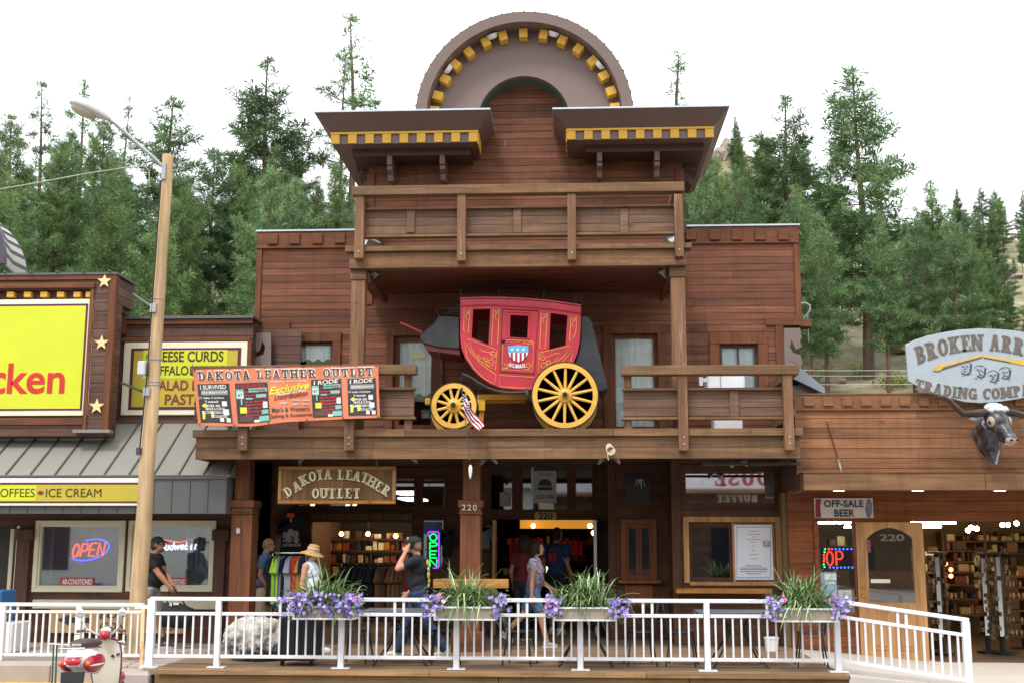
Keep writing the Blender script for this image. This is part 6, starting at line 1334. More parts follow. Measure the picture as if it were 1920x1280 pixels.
# ================================================================ SMALL THINGS ON THE BUILDINGS
def flag():
    Y = 18.05; o = thing('flag', 'small striped flag on a thin staff tilted over the balcony edge', 'flag', P3(880, 860, Y))
    m = MB(); m.tube([P3(866,730,Y), P3(873,790,Y), P3(881,862,Y)], .008, 6); m.ell(P3(866,728,Y), (.022,.022,.022), nu=8, nv=6); m.build('staff', M('staff_dark', '#4b4640', .5), o)
    A, B_ = P3(867,736,Y), P3(870,772,Y); n = 16
    rails_ = []
    for i in range(n+1):
        t = i/n
        top = A + (P3(908,797,Y)-A)*t + V(.02*math.sin(t*9), -.05*math.sin(t*7), .02*math.sin(t*8)*(1-t)); bt = B_ + (P3(897,808,Y)-B_)*t + V(-.04*math.sin(math.pi*t), -.05*math.sin(t*7+1), 0)
        if t < .3: bt = P3(868,745,Y) + (P3(872,768,Y)-P3(868,745,Y))*(t/.3)*1.0 + V(0,.0,0) if False else bt
        rails_.append((top, bt))
    def strip(m, v0, v1, i0, i1, off=0):
        vs = []
        for i in range(i0, i1+1):
            a, b = rails_[i]; fold = V(0, .02*math.sin(i*.9+v0*6), 0)
            vs += [a+(b-a)*v0+V(0,-off,0)+fold, a+(b-a)*v1+V(0,-off,0)+fold]
        k = (i1-i0)
        m.add(vs, [(2*j, 2*j+2, 2*j+3, 2*j+1) for j in range(k)])
    r, w_ = MB(), MB()
    for s in range(7): strip(r if s % 2 == 0 else w_, s/7, (s+1)/7, 0, n)
    r.build('red_stripe', M('flag_red', '#9c1030', .7), o, recalc=False, smooth=60); w_.build('white_stripe', M('flag_white', '#dedce0', .7), o, recalc=False, smooth=60)
    c = MB(); strip(c, 0, .62, 0, 6, .006); c.build('canton', M('flag_navy', '#252b52', .7), o, recalc=False, smooth=60)
    d = MB()
    for i in range(6):
        for j in range(4):
            a, b = rails_[i]; p = a+(b-a)*(.08+.15*j)+V(0,-.012+.02*math.sin(i*.9),0); d.ell(p+ (rails_[i+1][0]-a)*.4, (.009,.004,.009), nu=6, nv=4)
    d.build('stars', M('flag_white', '#dedce0', .7), o)
flag()
def bits():
    Yc = 18.22; o = thing('rope_coil', 'coil of pale rope hung on the balcony fascia right of centre', 'rope', P3(1143,860,Yc))
    m = MB()
    for k in range(5): m.tube([P3(1142+k*.8, 839+k*1.3, Yc-.01*k)+V(.045*(1+.1*k)*math.cos(t), .01*math.sin(2*t), .062*math.sin(t)) for t in [i*math.pi/8 for i in range(16)]], .008, 5, True)
    m.tube([P3(1143,846,Yc-.02), P3(1139,852,Yc-.03), P3(1141,862,Yc-.02)], .008, 5); m.build('rope', M('rope_pale', '#c6b89f', .9), o)
    o = thing('cord_pull', 'thin dark cord with a glass bulb hanging before the middle column', 'cord', P3(882,890,18.2))
    m = MB(); m.tube([P3(877,806,18.2), P3(879,840,18.2), P3(882,874,18.2)], .005, 5); m.build('cord', m_black, o)
    m = MB(); m.lathe([(.012,.09),(.03,.05),(.03,-.02),(.018,-.09),(.004,-.12)], P3(882,882,18.2), 12); m.build('bulb', M('bulb_clear', '#dcdcd6', .1, spec=.8), o, smooth=50)
    # spotlights under eaves
    def spot(px, py, Y, yaw, lab, grp, s=1.0, pitch=-40):
        p = P3(px, py, Y); o = thing('spotlight', lab, 'spotlight', p, grp)
        rt = Matrix.Rotation(R(yaw), 3, 'Z') @ Matrix.Rotation(R(pitch), 3, 'X') @ Matrix.Rotation(R(90), 3, 'X')
        m = MB(); m.lathe([(.02,-.1*s),(.03*s,-.06*s),(.062*s,.06*s),(.066*s,.065*s),(.055*s,.06*s),(.05*s,.055*s)], p, 16, rt); m.build('lamp_head', M('lamp_silver', '#b9bbbb', .3, metal=.7), o, smooth=40)
        m = MB(); m.tube([p+V(0,.03,.02), p+V(0,.08,.1*s), p+V(0,.08,.16*s)], .014*s, 6); m.lathe([(.05*s,0),(.05*s,.02)], p+V(0,.08,.16*s), 12); m.build('bracket', m_galv, o, smooth=40)
    for px, py, Y, yw, lb in ((688,518,18.8,-20,'silver spotlight at top of left balcony column, lower of the pair'),(703,514,18.9,40,'silver spotlight at top of left balcony column, outer of the pair'),(1243,511,18.9,-40,'silver spotlight beside the top of the right balcony column')): spot(px, py, Y, yw, lb, 'spotlights under the upper balcony', 1.15)
    for px, py, Y, yw, lb in ((697,452,18.75,-60,'white floodlight behind left end of the upper balcony rail'),(1252,449,18.75,30,'pale floodlight behind right end of the upper balcony rail')): spot(px, py, Y, yw, lb, 'floodlights on the upper balcony floor', 1.5, -10)
    for i, (px, py) in enumerate(((564,860),(776,859),(906,862),(926,860),(1127,861),(1157,860),(1376,867),(1396,864))):
        lb = ('spotlight under the balcony above left end of the hanging sign','spotlight under the balcony right of the hanging sign','left spotlight of the pair beside middle column','right spotlight of the pair beside middle column','left spotlight of the pair below the rope coil','right spotlight of the pair below the rope coil','left spotlight of the pair over the mirrored transom','right spotlight of the pair over the mirrored transom')[i]
        spot(px, py, 18.75, (-1)**i*35, lb, 'spotlights under the lower balcony', .95)
    # white appliance on the balcony
    o = thing('balcony_cooler', 'white boxy cooler standing behind the right balcony rail', 'cooler', P3(1357,803,19.3)); o.location.z = ZB
    x0, x1, z0, z1 = RC(1326,700,1397,740,19.3); wm = M('appliance_white', '#dcdce2', .35)
    m = MB(); m.box(x0, x1, 19.3, 19.8, z0, z1); m.build('cabinet', wm, o, bevel=.03)
    m = MB(); m.box(x0+.1, x1-.05, 19.32, 19.78, ZB, z0-.002); m.build('base', wm, o, bevel=.02)
    m = MB(); m.pb(1311,706,1318,722,19.32,.05); m.bar(P3(1318,712,19.35), P3(1328,712,19.35), .03, .06); m.build('side_box', wm, o)
    m = MB(); m.pb(1350,700,1352,726,19.29,.012); m.build('seam', M('appliance_grey', '#9c9ca4', .4), o)
    # chain and turnbuckle on the right shop
    o = thing('wall_chain', 'rusty chain with a turnbuckle hanging on honey boards', 'chain', P3(1551,790,18.7))
    A, B_ = P3(1550,791,18.7), P3(1571,858,18.62); m = MB()
    for i in range(14):
        c = A+(B_-A)*((i+.5)/14); d = (B_-A).normalized(); s = V(0,1,0) if i % 2 else V(1,0,.0); s = (s-d*s.dot(d)).normalized()
        m.tube([c+d*.03*math.cos(t)+s*.014*math.sin(t) for t in [k*math.pi/5 for k in range(10)]], .006, 5, True)
    m.build('links', M('rust_chain', '#5c332d', .8), o)
    m = MB(); E_ = P3(1578,885,18.55); m.tube([B_, B_+(E_-B_)*.3, B_+(E_-B_)*.31, B_+(E_-B_)*.75, B_+(E_-B_)*.76, E_], [.006,.006,.014,.014,.006,.006], 6); m.build('turnbuckle', m_galv, o)
    o = thing('service_mast', 'grey bent conduit at the upper right corner of wooden building', 'conduit', P3(1508,600,21)); m = MB(); m.tube([P3(x,y,21.2) for x,y in ((1502,570),(1510,568),(1518,573),(1518,582),(1510,594),(1500,606))], .02, 8); m.tube([P3(1514,585,21.2), P3(1516,640,21.2)], .008, 5); m.build('conduit', m_galv, o, smooth=40)
    # black gutter bar and small things under the right end of the balcony
    m = MB(); m.pb(1318,866,1501,871,18.6,.1); tag(m.build('awning_bar', M('bar_dark', '#3d342e', .5)), 'dark horizontal bar under the right end of the balcony', 'bar')
    m = MB(); c = P3(446,994,18.93); m.pb(443,989,450,999,18.93,.006); tag(m.build('small_notice', M('notice_grey', '#a9a49c', .6, var=.4, vs=40)), 'little pale notice pinned on the left porch column', 'notice')
bits()
def bull():
    Y = 18.5; root = thing('bull_head', 'black and white longhorn bull head mounted on honey boards', 'bull head', P3(1860, 855, YP))
    fur = NT('bull_fur'); p = fur.p; p.inputs['Roughness'].default_value = .35
    f = fur.noise(sc=7, det=4); c = fur.ramp(f, [(.42, C('#1f1f22')), (.58, C('#47474b')), (.75, C('#6a6a6e'))]); fur.l(c, p.inputs['Base Color'])
    wh = M('bull_white', '#c9c8cc', .5, var=.2, vs=20, bump=.6, bs=50); s = .0082
    c0 = P3(1866, 790, 18.2)                              # middle of the head
    fw = V(.28, -.75, -.62).normalized(); sd = V(.93, .30, .05).normalized(); upv = sd.cross(fw).normalized()
    if upv.z < 0: upv = -upv
    rot = Matrix((sd, fw, upv)).transposed()
    m = MB()
    m.ell(c0+upv*.06, (.165,.24,.15), rot); m.ell(c0+fw*.2-upv*.01, (.12,.2,.115), rot); m.ell(c0+fw*.38-upv*.03, (.105,.12,.095), rot); m.ell(c0+fw*.14-upv*.12, (.09,.26,.07), rot)
    m.tube([c0-fw*.02+V(0,.12,-.02), c0+V(-.0,.32,-.1), c0+V(-.0,.56,-.14)], [.16,.17,.18], 16); m.tube([c0+V(-.02,.1,-.12), c0+V(-.02,.1,-.4), c0+V(0,.14,-.62)], [.14,.12,.03], 12); m.tube([c0+V(-.05,.3,-.1), c0+V(-.06,.25,-.4), c0+V(0,.16,-.6)], [.13,.12,.03], 12)
    fuse(m, 'head', fur.m, root, .022)
    m = MB(); m.ell(c0-fw*.1+upv*.17, (.17,.12,.075), rot)
    for i in range(26): m.ell(c0-fw*random.uniform(-.02,.16)+upv*random.uniform(.17,.22)+sd*random.uniform(-.13,.13), (.035,.035,.03))
    m.build('poll', wh, root, smooth=60)
    m = MB(); m.ell(c0+fw*.43-upv*.04, (.1,.075,.075), rot); nz = m.build('muzzle', M('bull_nose', '#a58a80', .4, var=.2, vs=8), root, smooth=60)
    m = MB()
    for k in (-1, 1): m.ell(c0+fw*.49+sd*.05*k-upv*.0, (.022,.02,.02), rot)
    m.build('nostril', m_black, nz, smooth=60)
    m = MB(); m.ell(c0+fw*.42-upv*.11, (.075,.05,.02), rot); m.build('lip', M('bull_lip', '#c7b7ab', .4), nz, smooth=60)
    for k in (-1, 1):
        e = c0+fw*.08+sd*.145*k+upv*.055; m = MB(); m.ell(e, (.045,.085,.078), rot); q = m.build('eye_patch', M('bull_eye_patch', '#a3937f', .5), root, smooth=60)
        m = MB(); m.ell(e+sd*.03*k+fw*.02, (.026,.034,.03), rot); m.build('eye', M('eye_dark', '#241a18', .1), q, smooth=60)
        m = MB(); e = c0-fw*.06+sd*.2*k+upv*.04; m.tube([e, e+sd*.12*k-upv*.03, e+sd*.22*k-upv*.02], [.04,.055,.008], 10); m.build('ear', M('bull_ear', '#6c6c70', .6, var=.3), root, smooth=60)
    hn = M('horn', '#3c2d28', .3, var=.5, vs=4)
    b = c0-fw*.08+upv*.13; h1 = [b-sd*.12, b-sd*.32-upv*.02] + [P3(x,y,18.2-.02*i) for i, (x,y) in enumerate(((1806,775),(1792,762),(1782,750),(1770,744),(1754,742)))]
    m = MB(); m.tube(h1, [.055,.055,.05,.042,.03,.018,.003], 12); m.build('horn', hn, root, smooth=60)
    h2 = [b+sd*.12, b+sd*.32-upv*.02] + [P3(x,y,18.2) for x,y in ((1925,778),(1945,764),(1958,748),(1972,740),(1990,738))]
    m = MB(); m.tube(h2, [.055,.055,.05,.042,.03,.018,.003], 12); m.build('horn', hn, root, smooth=60)
    m = MB(); m.tube([c0+V(.04,-.0,-.3), c0+V(.03,.03,-.45), c0+V(.01,.11,-.62)], [.012,.02,.02], 8); m.build('dewlap_edge', M('bull_pale', '#8f9698', .4), root, smooth=60)
def fuse(mb, name, mat, parent, vox, smooth=2, world=True):
    me = bpy.data.meshes.new('t'); me.from_pydata(mb.v, [], mb.f)
    bm = bmesh.new(); bm.from_mesh(me); bmesh.ops.recalc_face_normals(bm, faces=bm.faces); bm.to_mesh(me); bm.free()
    ob = bpy.data.objects.new('t', me); COL.objects.link(ob)
    r = ob.modifiers.new('r', 'REMESH'); r.mode = 'VOXEL'; r.voxel_size = vox
    if smooth: s_ = ob.modifiers.new('s', 'SMOOTH'); s_.factor = .5; s_.iterations = smooth
    bpy.context.view_layer.update(); e = ob.evaluated_get(DG()); q = e.to_mesh()
    out = MB(); out.add([tuple(v.co) for v in q.vertices], [tuple(p.vertices) for p in q.polygons]); e.to_mesh_clear()
    bpy.data.objects.remove(ob); bpy.data.meshes.remove(me)
    return out.build(name, mat, parent, smooth=180, world=world, recalc=False)
bull()
# ================================================================ STREET LAMP, WIRES
def lamp_pole():
    Y = 17.45; b = P3(252,1232,Y); t = P3(315.5,291,Y); root = thing('street_lamp', 'tall leaning timber pole with a cobra head street lamp', 'street lamp', b); root.location.z = 0
    d = (t-b); m = MB(); n = 14; m.tube([b+d*(i/n)+V(.006*math.sin(i*2.1),0,0) for i in range(n+1)], [.128-.046*(i/n) for i in range(n+1)], 18); m.build('pole', m_pole, root, smooth=50)
    m = MB(); m.tube([P3(x,y,Y-.1-.05*k) for k,(x,y) in enumerate(((304,312),(288,296),(262,274),(236,250),(215,232),(203,224),(196,222)))], .028, 10); m.build('arm', m_galv, root, smooth=50)
    m = MB(); m.pb(302,306,310,336,Y-.12,.06); m.tube([P3(306,336,Y-.1), P3(306,310,Y-.1)], .03, 8); m.build('arm_bracket', m_galv, root)
    A, B_ = P3(207,225,Y-.4), P3(129,192,Y-.55); dd = (B_-A); L = dd.length; ax = dd.normalized()
    ez = V(0,0,1); ey = ez.cross(ax).normalized(); ez = ax.cross(ey); rt = Matrix((ax, ey, ez)).transposed()
    m = MB(); prof = [(0,.035,.035),(.08,.07,.07),(.25,.14,.115),(.5,.2,.15),(.75,.205,.145),(.92,.14,.1),(1.0,.02,.02)]
    vs = []; k = 16
    for (u, wy, wz) in prof:
        for i in range(k):
            a = 2*math.pi*i/k; zz = math.sin(a); vs.append(A + rt @ V(u*L, wy*math.cos(a), (wz if zz > 0 else wz*.35)*zz))
    m.add(vs, [(i*k+j, i*k+(j+1) % k, (i+1)*k+(j+1) % k, (i+1)*k+j) for i in range(len(prof)-1) for j in range(k)]+[tuple(range(k)), tuple(range((len(prof)-1)*k, len(prof)*k))]); hd = m.build('lamp_head', M('lamp_housing', '#c5c3c0', .45, var=.05), root, smooth=50)
    m = MB(); m.ell(A + rt @ V(.62*L, 0, -.035), (.32*L, .155, .085), rt); m.build('lens', M('lamp_glass', '#b8aca0', .2), hd, smooth=60)
    m = MB()
    for py in (575, 690, 732, 738): 
        u = (1232-py)/(1232-291); c = b+d*u; r_ = .128-.046*u+.004; m.lathe([(r_,-.008),(r_+.006,-.006),(r_+.006,.006),(r_,.008)], c, 18)
    m.pb(281,569,292,585,Y-.14,.05); m.pb(268,726,280,741,Y-.14,.05); m.build('pole_band', m_galv, root)
    m = MB(); m.tube([P3(250,552,18.6), P3(285,576,Y-.1)], .02, 6); m.build('stay_rod', m_black, root); m = MB(); m.tube([P3(228,717,18.6), P3(272,735,Y-.1)], .02, 6); m.build('stay_rod', m_black, root)
    m = MB(); m.pb(257,676,271,702,Y-.2,.12); m.build('meter_box', M('meter_grey', '#c2c2c4', .4), root, bevel=.015); m = MB(); m.pb(255,838,262,852,Y-.14,.06); m.build('conduit_box', M('box_dark', '#47454a', .5), root)
    m = MB(); m.tube([P3(x,y,Y-.13) for x,y in ((302,338),(296,420),(286,560),(276,700),(262,840))], .012, 6); m.build('cable', m_black, root)
    Yw = 17.3; o = thing('overhead_wire', 'slack pale wire running left from the timber lamp pole', 'wire', P3(0,355,Yw)); m = MB()
    pts = [P3(x,y,Yw) for x,y in ((-120,378),(0,355),(80,341),(160,326),(240,314),(270,312),(280,320),(280,345))]; m.tube(pts, .009, 5); m.build('wire', M('wire_pale', '#a9a295', .6), o)
    for i, (y0, y1) in enumerate(((693,694),(703,704),(719,720))):
        m = MB(); m.tube([P3(1400,y0,30), P3(1560,y0+1.5,30), P3(1720,y1,30), P3(1990,y1-3,30)], .008, 5); o = m.build('overhead_wire', M('wire_grey', '#b5b2aa', .6)); tag(o, ('highest','middle','lowest')[i]+' of three level wires left of the pale grey sign', 'wire', 'wires behind the right shop')
lamp_pole()

# ================================================================ RAILINGS
def rails():
    root = thing('porch_railing', 'white metal railing along the front of the boardwalk', 'railing', (-.9, 16.3, 0))
    Y = 16.3; zt, zs, zb = .90, .705, .145
    def G(px): return P(px, 1200, Y)[0]
    xs = [G(p) for p in (408, 640, 856, 1088, 1326, 1570)]; x0 = G(283)
    def run(m, a, b, z, h=.045, w_=.045): m.box(a, b, Y-w_/2, Y+w_/2, z-h/2, z+h/2)
    m = MB(); run(m, x0-.03, xs[-1]+.03, zt, .05, .07); m.build('top_rail', m_white, root, bevel=.006)
    allx = [x0]+xs
    for i, x in enumerate(allx):
        m = MB(); w_ = .038 if i else .045; m.box(x-w_, x+w_, Y-w_, Y+w_, .006, zt-.026); p = m.build('post', m_white, root, bevel=.005)
        m = MB(); m.box(x-.12, x+.12, Y-.07, Y+.07, 0, .014); m.build('base_plate', m_white, p)
    for a, b in zip(allx[:-1], allx[1:]):
        m = MB(); run(m, a+.046, b-.046, zs); run(m, a+.046, b-.046, zb); m.build('rail', m_white, root, bevel=.004, each=True)
        n = round((b-a)/.116); m = MB()
        for k in range(1, n):
            x = a+(b-a)*k/n; m.box(x-.0115, x+.0115, Y-.0115, Y+.0115, zb+.023, zs-.023)
        m.build('baluster', m_white, root, each=True)
        if b-a > 1.2:
            m = MB(); k = n//2
            for q in (k, k+1) : x = a+(b-a)*q/n; m.box(x-.017, x+.017, Y-.017, Y+.017, zs+.023, zt-.026)
            m.build('rail_spacer', m_white, root, each=True)
    # ramp railing on the right, sloping
    root = thing('ramp_railing', 'white railing sloping down along the concrete ramp', 'railing', (4.3, 16.3, -.1))
    A = V(xs[-1]+.05, Y, 0); Bx = P(1812,1200,15.9)[0]; B_ = V(Bx, 15.9, -.20); 
    def q(t, z): return A+(B_-A)*t+V(0,0,z)
    m = MB(); m.bar(q(0,zt), q(1.03,zt), .07, .05); m.build('top_rail', m_white, root, bevel=.006)
    m = MB(); m.bar(q(0,zs), q(1,zs), .04, .045); m.bar(q(0,zb), q(1,zb), .04, .045); m.build('rail', m_white, root, bevel=.004, each=True)
    m = MB(); c = q(1,0); m.box(c.x-.045, c.x+.045, c.y-.045, c.y+.045, -.5, c.z+zt-.026); m.build('post', m_white, root, bevel=.005)
    m = MB(); n = 15
    for k in range(1, n): c = q(k/n, 0); m.box(c.x-.013, c.x+.013, c.y-.013, c.y+.013, c.z+zb+.02, c.z+zs-.02)
    m.build('baluster', m_white, root, each=True)
    m = MB()
    for k in (7, 8): c = q(k/n, 0); m.box(c.x-.017, c.x+.017, c.y-.017, c.y+.017, c.z+zs+.02, c.z+zt-.026)
    m.build('rail_spacer', m_white, root, each=True)
    # older rusty railing along the left pavement
    Y2 = 17.05; root = thing('pavement_railing', 'old white railing with rust spots along the left pavement', 'railing', (-8, Y2, 0))
    g = lambda px: P(px, 1180, Y2)[0]
    z1, z2, z3 = P(130,1132,Y2)[1], P(130,1146,Y2)[1], P(130,1227,Y2)[1]
    xe = g(266); m = MB(); m.box(-14, xe, Y2-.03, Y2+.03, z1-.028, z1+.02); m.build('top_rail', m_rail_old, root, bevel=.005)
    m = MB(); m.box(-14, xe, Y2-.02, Y2+.02, z2-.02, z2+.02); m.box(-14, xe, Y2-.02, Y2+.02, z3-.02, z3+.02); m.build('rail', m_rail_old, root, bevel=.004, each=True)
    m = MB(); px = 256
    x = xe-.06
    while x > -13.5: m.box(x-.012, x+.012, Y2-.012, Y2+.012, z3+.02, z2-.02); x -= .098
    m.build('baluster', m_rail_old, root, each=True)
    for px in (147, 4, -140): x = g(px); m = MB(); m.box(x-.04, x+.04, Y2-.04, Y2+.04, 0, z1-.03); m.build('post', m_rail_old, root, bevel=.005)
    m = MB()
    for px in (17,31,228,239): x = g(px); m.box(x-.014, x+.014, Y2-.014, Y2+.014, z2+.02, z1-.028)
    m.build('rail_spacer', m_rail_old, root, each=True)
    x = g(268); m = MB(); m.bar(P3(264,1262,16.45), P3(268,1132,16.75), .05, .05); m.build('rusty_post', M('rust_post', '#d8b98a', .6, dirt=('#9a5a2a', 4, .5, .8)), root)
    m = MB(); xq = P(292,1200,16.3)[0]; m.box(x+.13, xq-.1, 16.33, 16.37, z1-.02, z1+.03); m.box(xq-.13, xq-.05, 16.27, 16.35, .006, .9); m.build('gate_post', m_white, root, bevel=.005, each=True)
rails()

# ================================================================ PLANTERS
def planters():
    pm = M('planter_taupe', '#9d8f80', .6); soil = M('soil', '#2c2018', .95)
    gn = NT('blade'); gn.p.inputs['Roughness'].default_value = .45
    gn.l(gn.ramp(gn.rnd(), [(0, C('#2c4a1e')), (.45, C('#4e7436')), (.7, C('#7d9c5c')), (.9, C('#d4dcae'))]), gn.p.inputs['Base Color'])
    def petal(name, col, c2):
        t = NT(name); t.p.inputs['Roughness'].default_value = .6; t.l(t.ramp(t.rnd(), [(0, C(col)), (1, C(c2))]), t.p.inputs['Base Color']); return t.m
    vio = petal('petunia_violet', '#6a46b4', '#c0a8ee'); pnk = petal('geranium_pink', '#c0508f', '#e58ac0'); mg = petal('magenta', '#8c3fa8', '#c58ae8')
    def flower(m, c, r, rs, nrm):
        nrm = nrm.normalized(); a = nrm.orthogonal().normalized(); b = nrm.cross(a); vs = [c-nrm*r*.25]
        for k in range(10):
            t = 2*math.pi*k/10; q = r*(1 if k % 2 == 0 else .72); vs.append(c + a*q*math.cos(t) + b*q*math.sin(t) + nrm*rs.uniform(-.1,.1)*r)
        m.t = rs.random(); m.add(vs, [(0, 1+k, 1+(k+1) % 10) for k in range(10)])
    def planter(px, seed, L, Rr, full, lab):
        rs = random.Random(seed); Y = 16.12; x = P(px, 1145, Y)[0]; w_ = .78/2
        root = thing('planter_box', lab, 'planter', (x, Y, .66), 'flower boxes hung on the white railing')
        m = MB(); m.box(x-w_, x+w_, Y-.15, Y+.12, .665, .83); m.build('box', pm, root, bevel=.01)
        m = MB()
        for z in (.655, .81):
            m.box(x-w_-.02, x+w_+.02, Y-.175, Y-.155, z, z+.022); 
            for s in (-1, 1): m.box(x+s*(w_+.012)-.01, x+s*(w_+.012)+.01, Y-.154, Y+.16, z, z+.022)
        for s in (-1, 1): m.box(x+s*(w_+.005)-.014, x+s*(w_+.005)+.014, Y-.178, Y-.156, .678, .81)
        m.build('bracket_frame', m_white, root)
        m = MB(); m.box(x-w_+.03, x+w_-.03, Y-.12, Y+.1, .8, .826); m.build('soil', soil, root)
        m = MB()                                          # arching striped leaves
        for k in range(380):
            a = rs.uniform(0, 6.283); ln = rs.uniform(.3, .66); o = V(x+rs.gauss(0,.13), Y+rs.gauss(0,.05), .82); d = V(math.cos(a), .8*math.sin(a), 0); up = rs.uniform(.5, 1.45)
            dr_ = rs.uniform(.45, 1.45); pts = []
            for i in range(7):
                t = i/6; pts.append(o + d*ln*(t**1.15)*.8/(.5+up*.8) + V(0,0,ln*(up*t*1.05 - dr_*t*t*.85)))
            sd = d.cross(V(0,0,1)).normalized()*rs.uniform(.008,.014); vs = []
            for i, p in enumerate(pts): f = math.sin(math.pi*(.18+.8*i/6)); vs += [p-sd*f, p+V(0,0,-.004), p+sd*f]
            m.t = rs.random(); b = rs.random()
            fs = []
            for i in range(6): fs += [(3*i, 3*i+3, 3*i+4, 3*i+1)]
            m.t = b*.55; m.add(vs, fs); m.t = min(1, b*.5+.5); m.add(vs, [(3*i+1, 3*i+4, 3*i+5, 3*i+2) for i in range(6)])
        m.build('spider_leaves', gn.m, root, recalc=False, smooth=60)
        m = MB(); fv = MB(); fp = MB()
        spots = []
        for (cx, n, sx) in ([(-.36,70,.14),(.34,66,.14),(0,46,.25)] if full else [(-.42,34,.09),(.43,38,.09)]):
            for k in range(n):
                u = rs.gauss(0, .5); spots.append(V(x+cx+sx*max(-1.6,min(1.6,rs.gauss(0,.75))), Y-.16-abs(rs.gauss(0,.07)), .87+rs.uniform(-.13,.14) - .25*abs(cx)*rs.random()*.6))
        for c in spots: 
            flower(fv, c, rs.uniform(.022,.034), rs, V(rs.gauss(0,.5), -1, rs.uniform(0,.9)))
        for k in range(1 if full else 2):
            c = V(x+rs.choice((-1,1))*rs.uniform(.2,.5), Y-.2, .9+rs.uniform(-.05,.1))
            for j in range(9): flower(fp, c+V(rs.gauss(0,.022), -.01*rs.random(), rs.gauss(0,.022)), .02, rs, V(rs.gauss(0,.5),-1,.4))
        for c in spots+[V(x+rs.uniform(-.42,.42), Y-.1, .86+rs.gauss(0,.05)) for _ in range(120)]:
            for j in range(5):
                p = c+V(rs.gauss(0,.035), .03+rs.gauss(0,.03), rs.gauss(0,.035)); a = V(rs.gauss(0,1), rs.gauss(0,1), rs.gauss(0,1)).normalized(); b = a.orthogonal().normalized(); r = rs.uniform(.014,.026); m.t = rs.random(); m.add([p-a*r, p+b*r*.5, p+a*r, p-b*r*.5], [(0,1,2,3)])
        t = M('petunia_green', '#4b6636', .6, var=.4, vs=12)
        m.build('foliage', t, root, recalc=False); f1 = fv.build('violet_flowers', vio, root, recalc=False); f1['kind'] = 'stuff'; f2 = fp.build('pink_flowers', pnk, root, recalc=False); f2['kind'] = 'stuff'
    planter(611, 1, .4, .4, True, 'planter box crowded with purple petunias before the hat woman')
    planter(874, 2, .4, .4, False, 'planter box with pink blooms hung before the middle column')
    planter(1096, 3, .4, .4, False, 'planter box with bushy striped leaves right of curly haired woman')
    planter(1507, 4, .4, .4, False, 'planter box with striped leaves in front of the menu window')
planters()

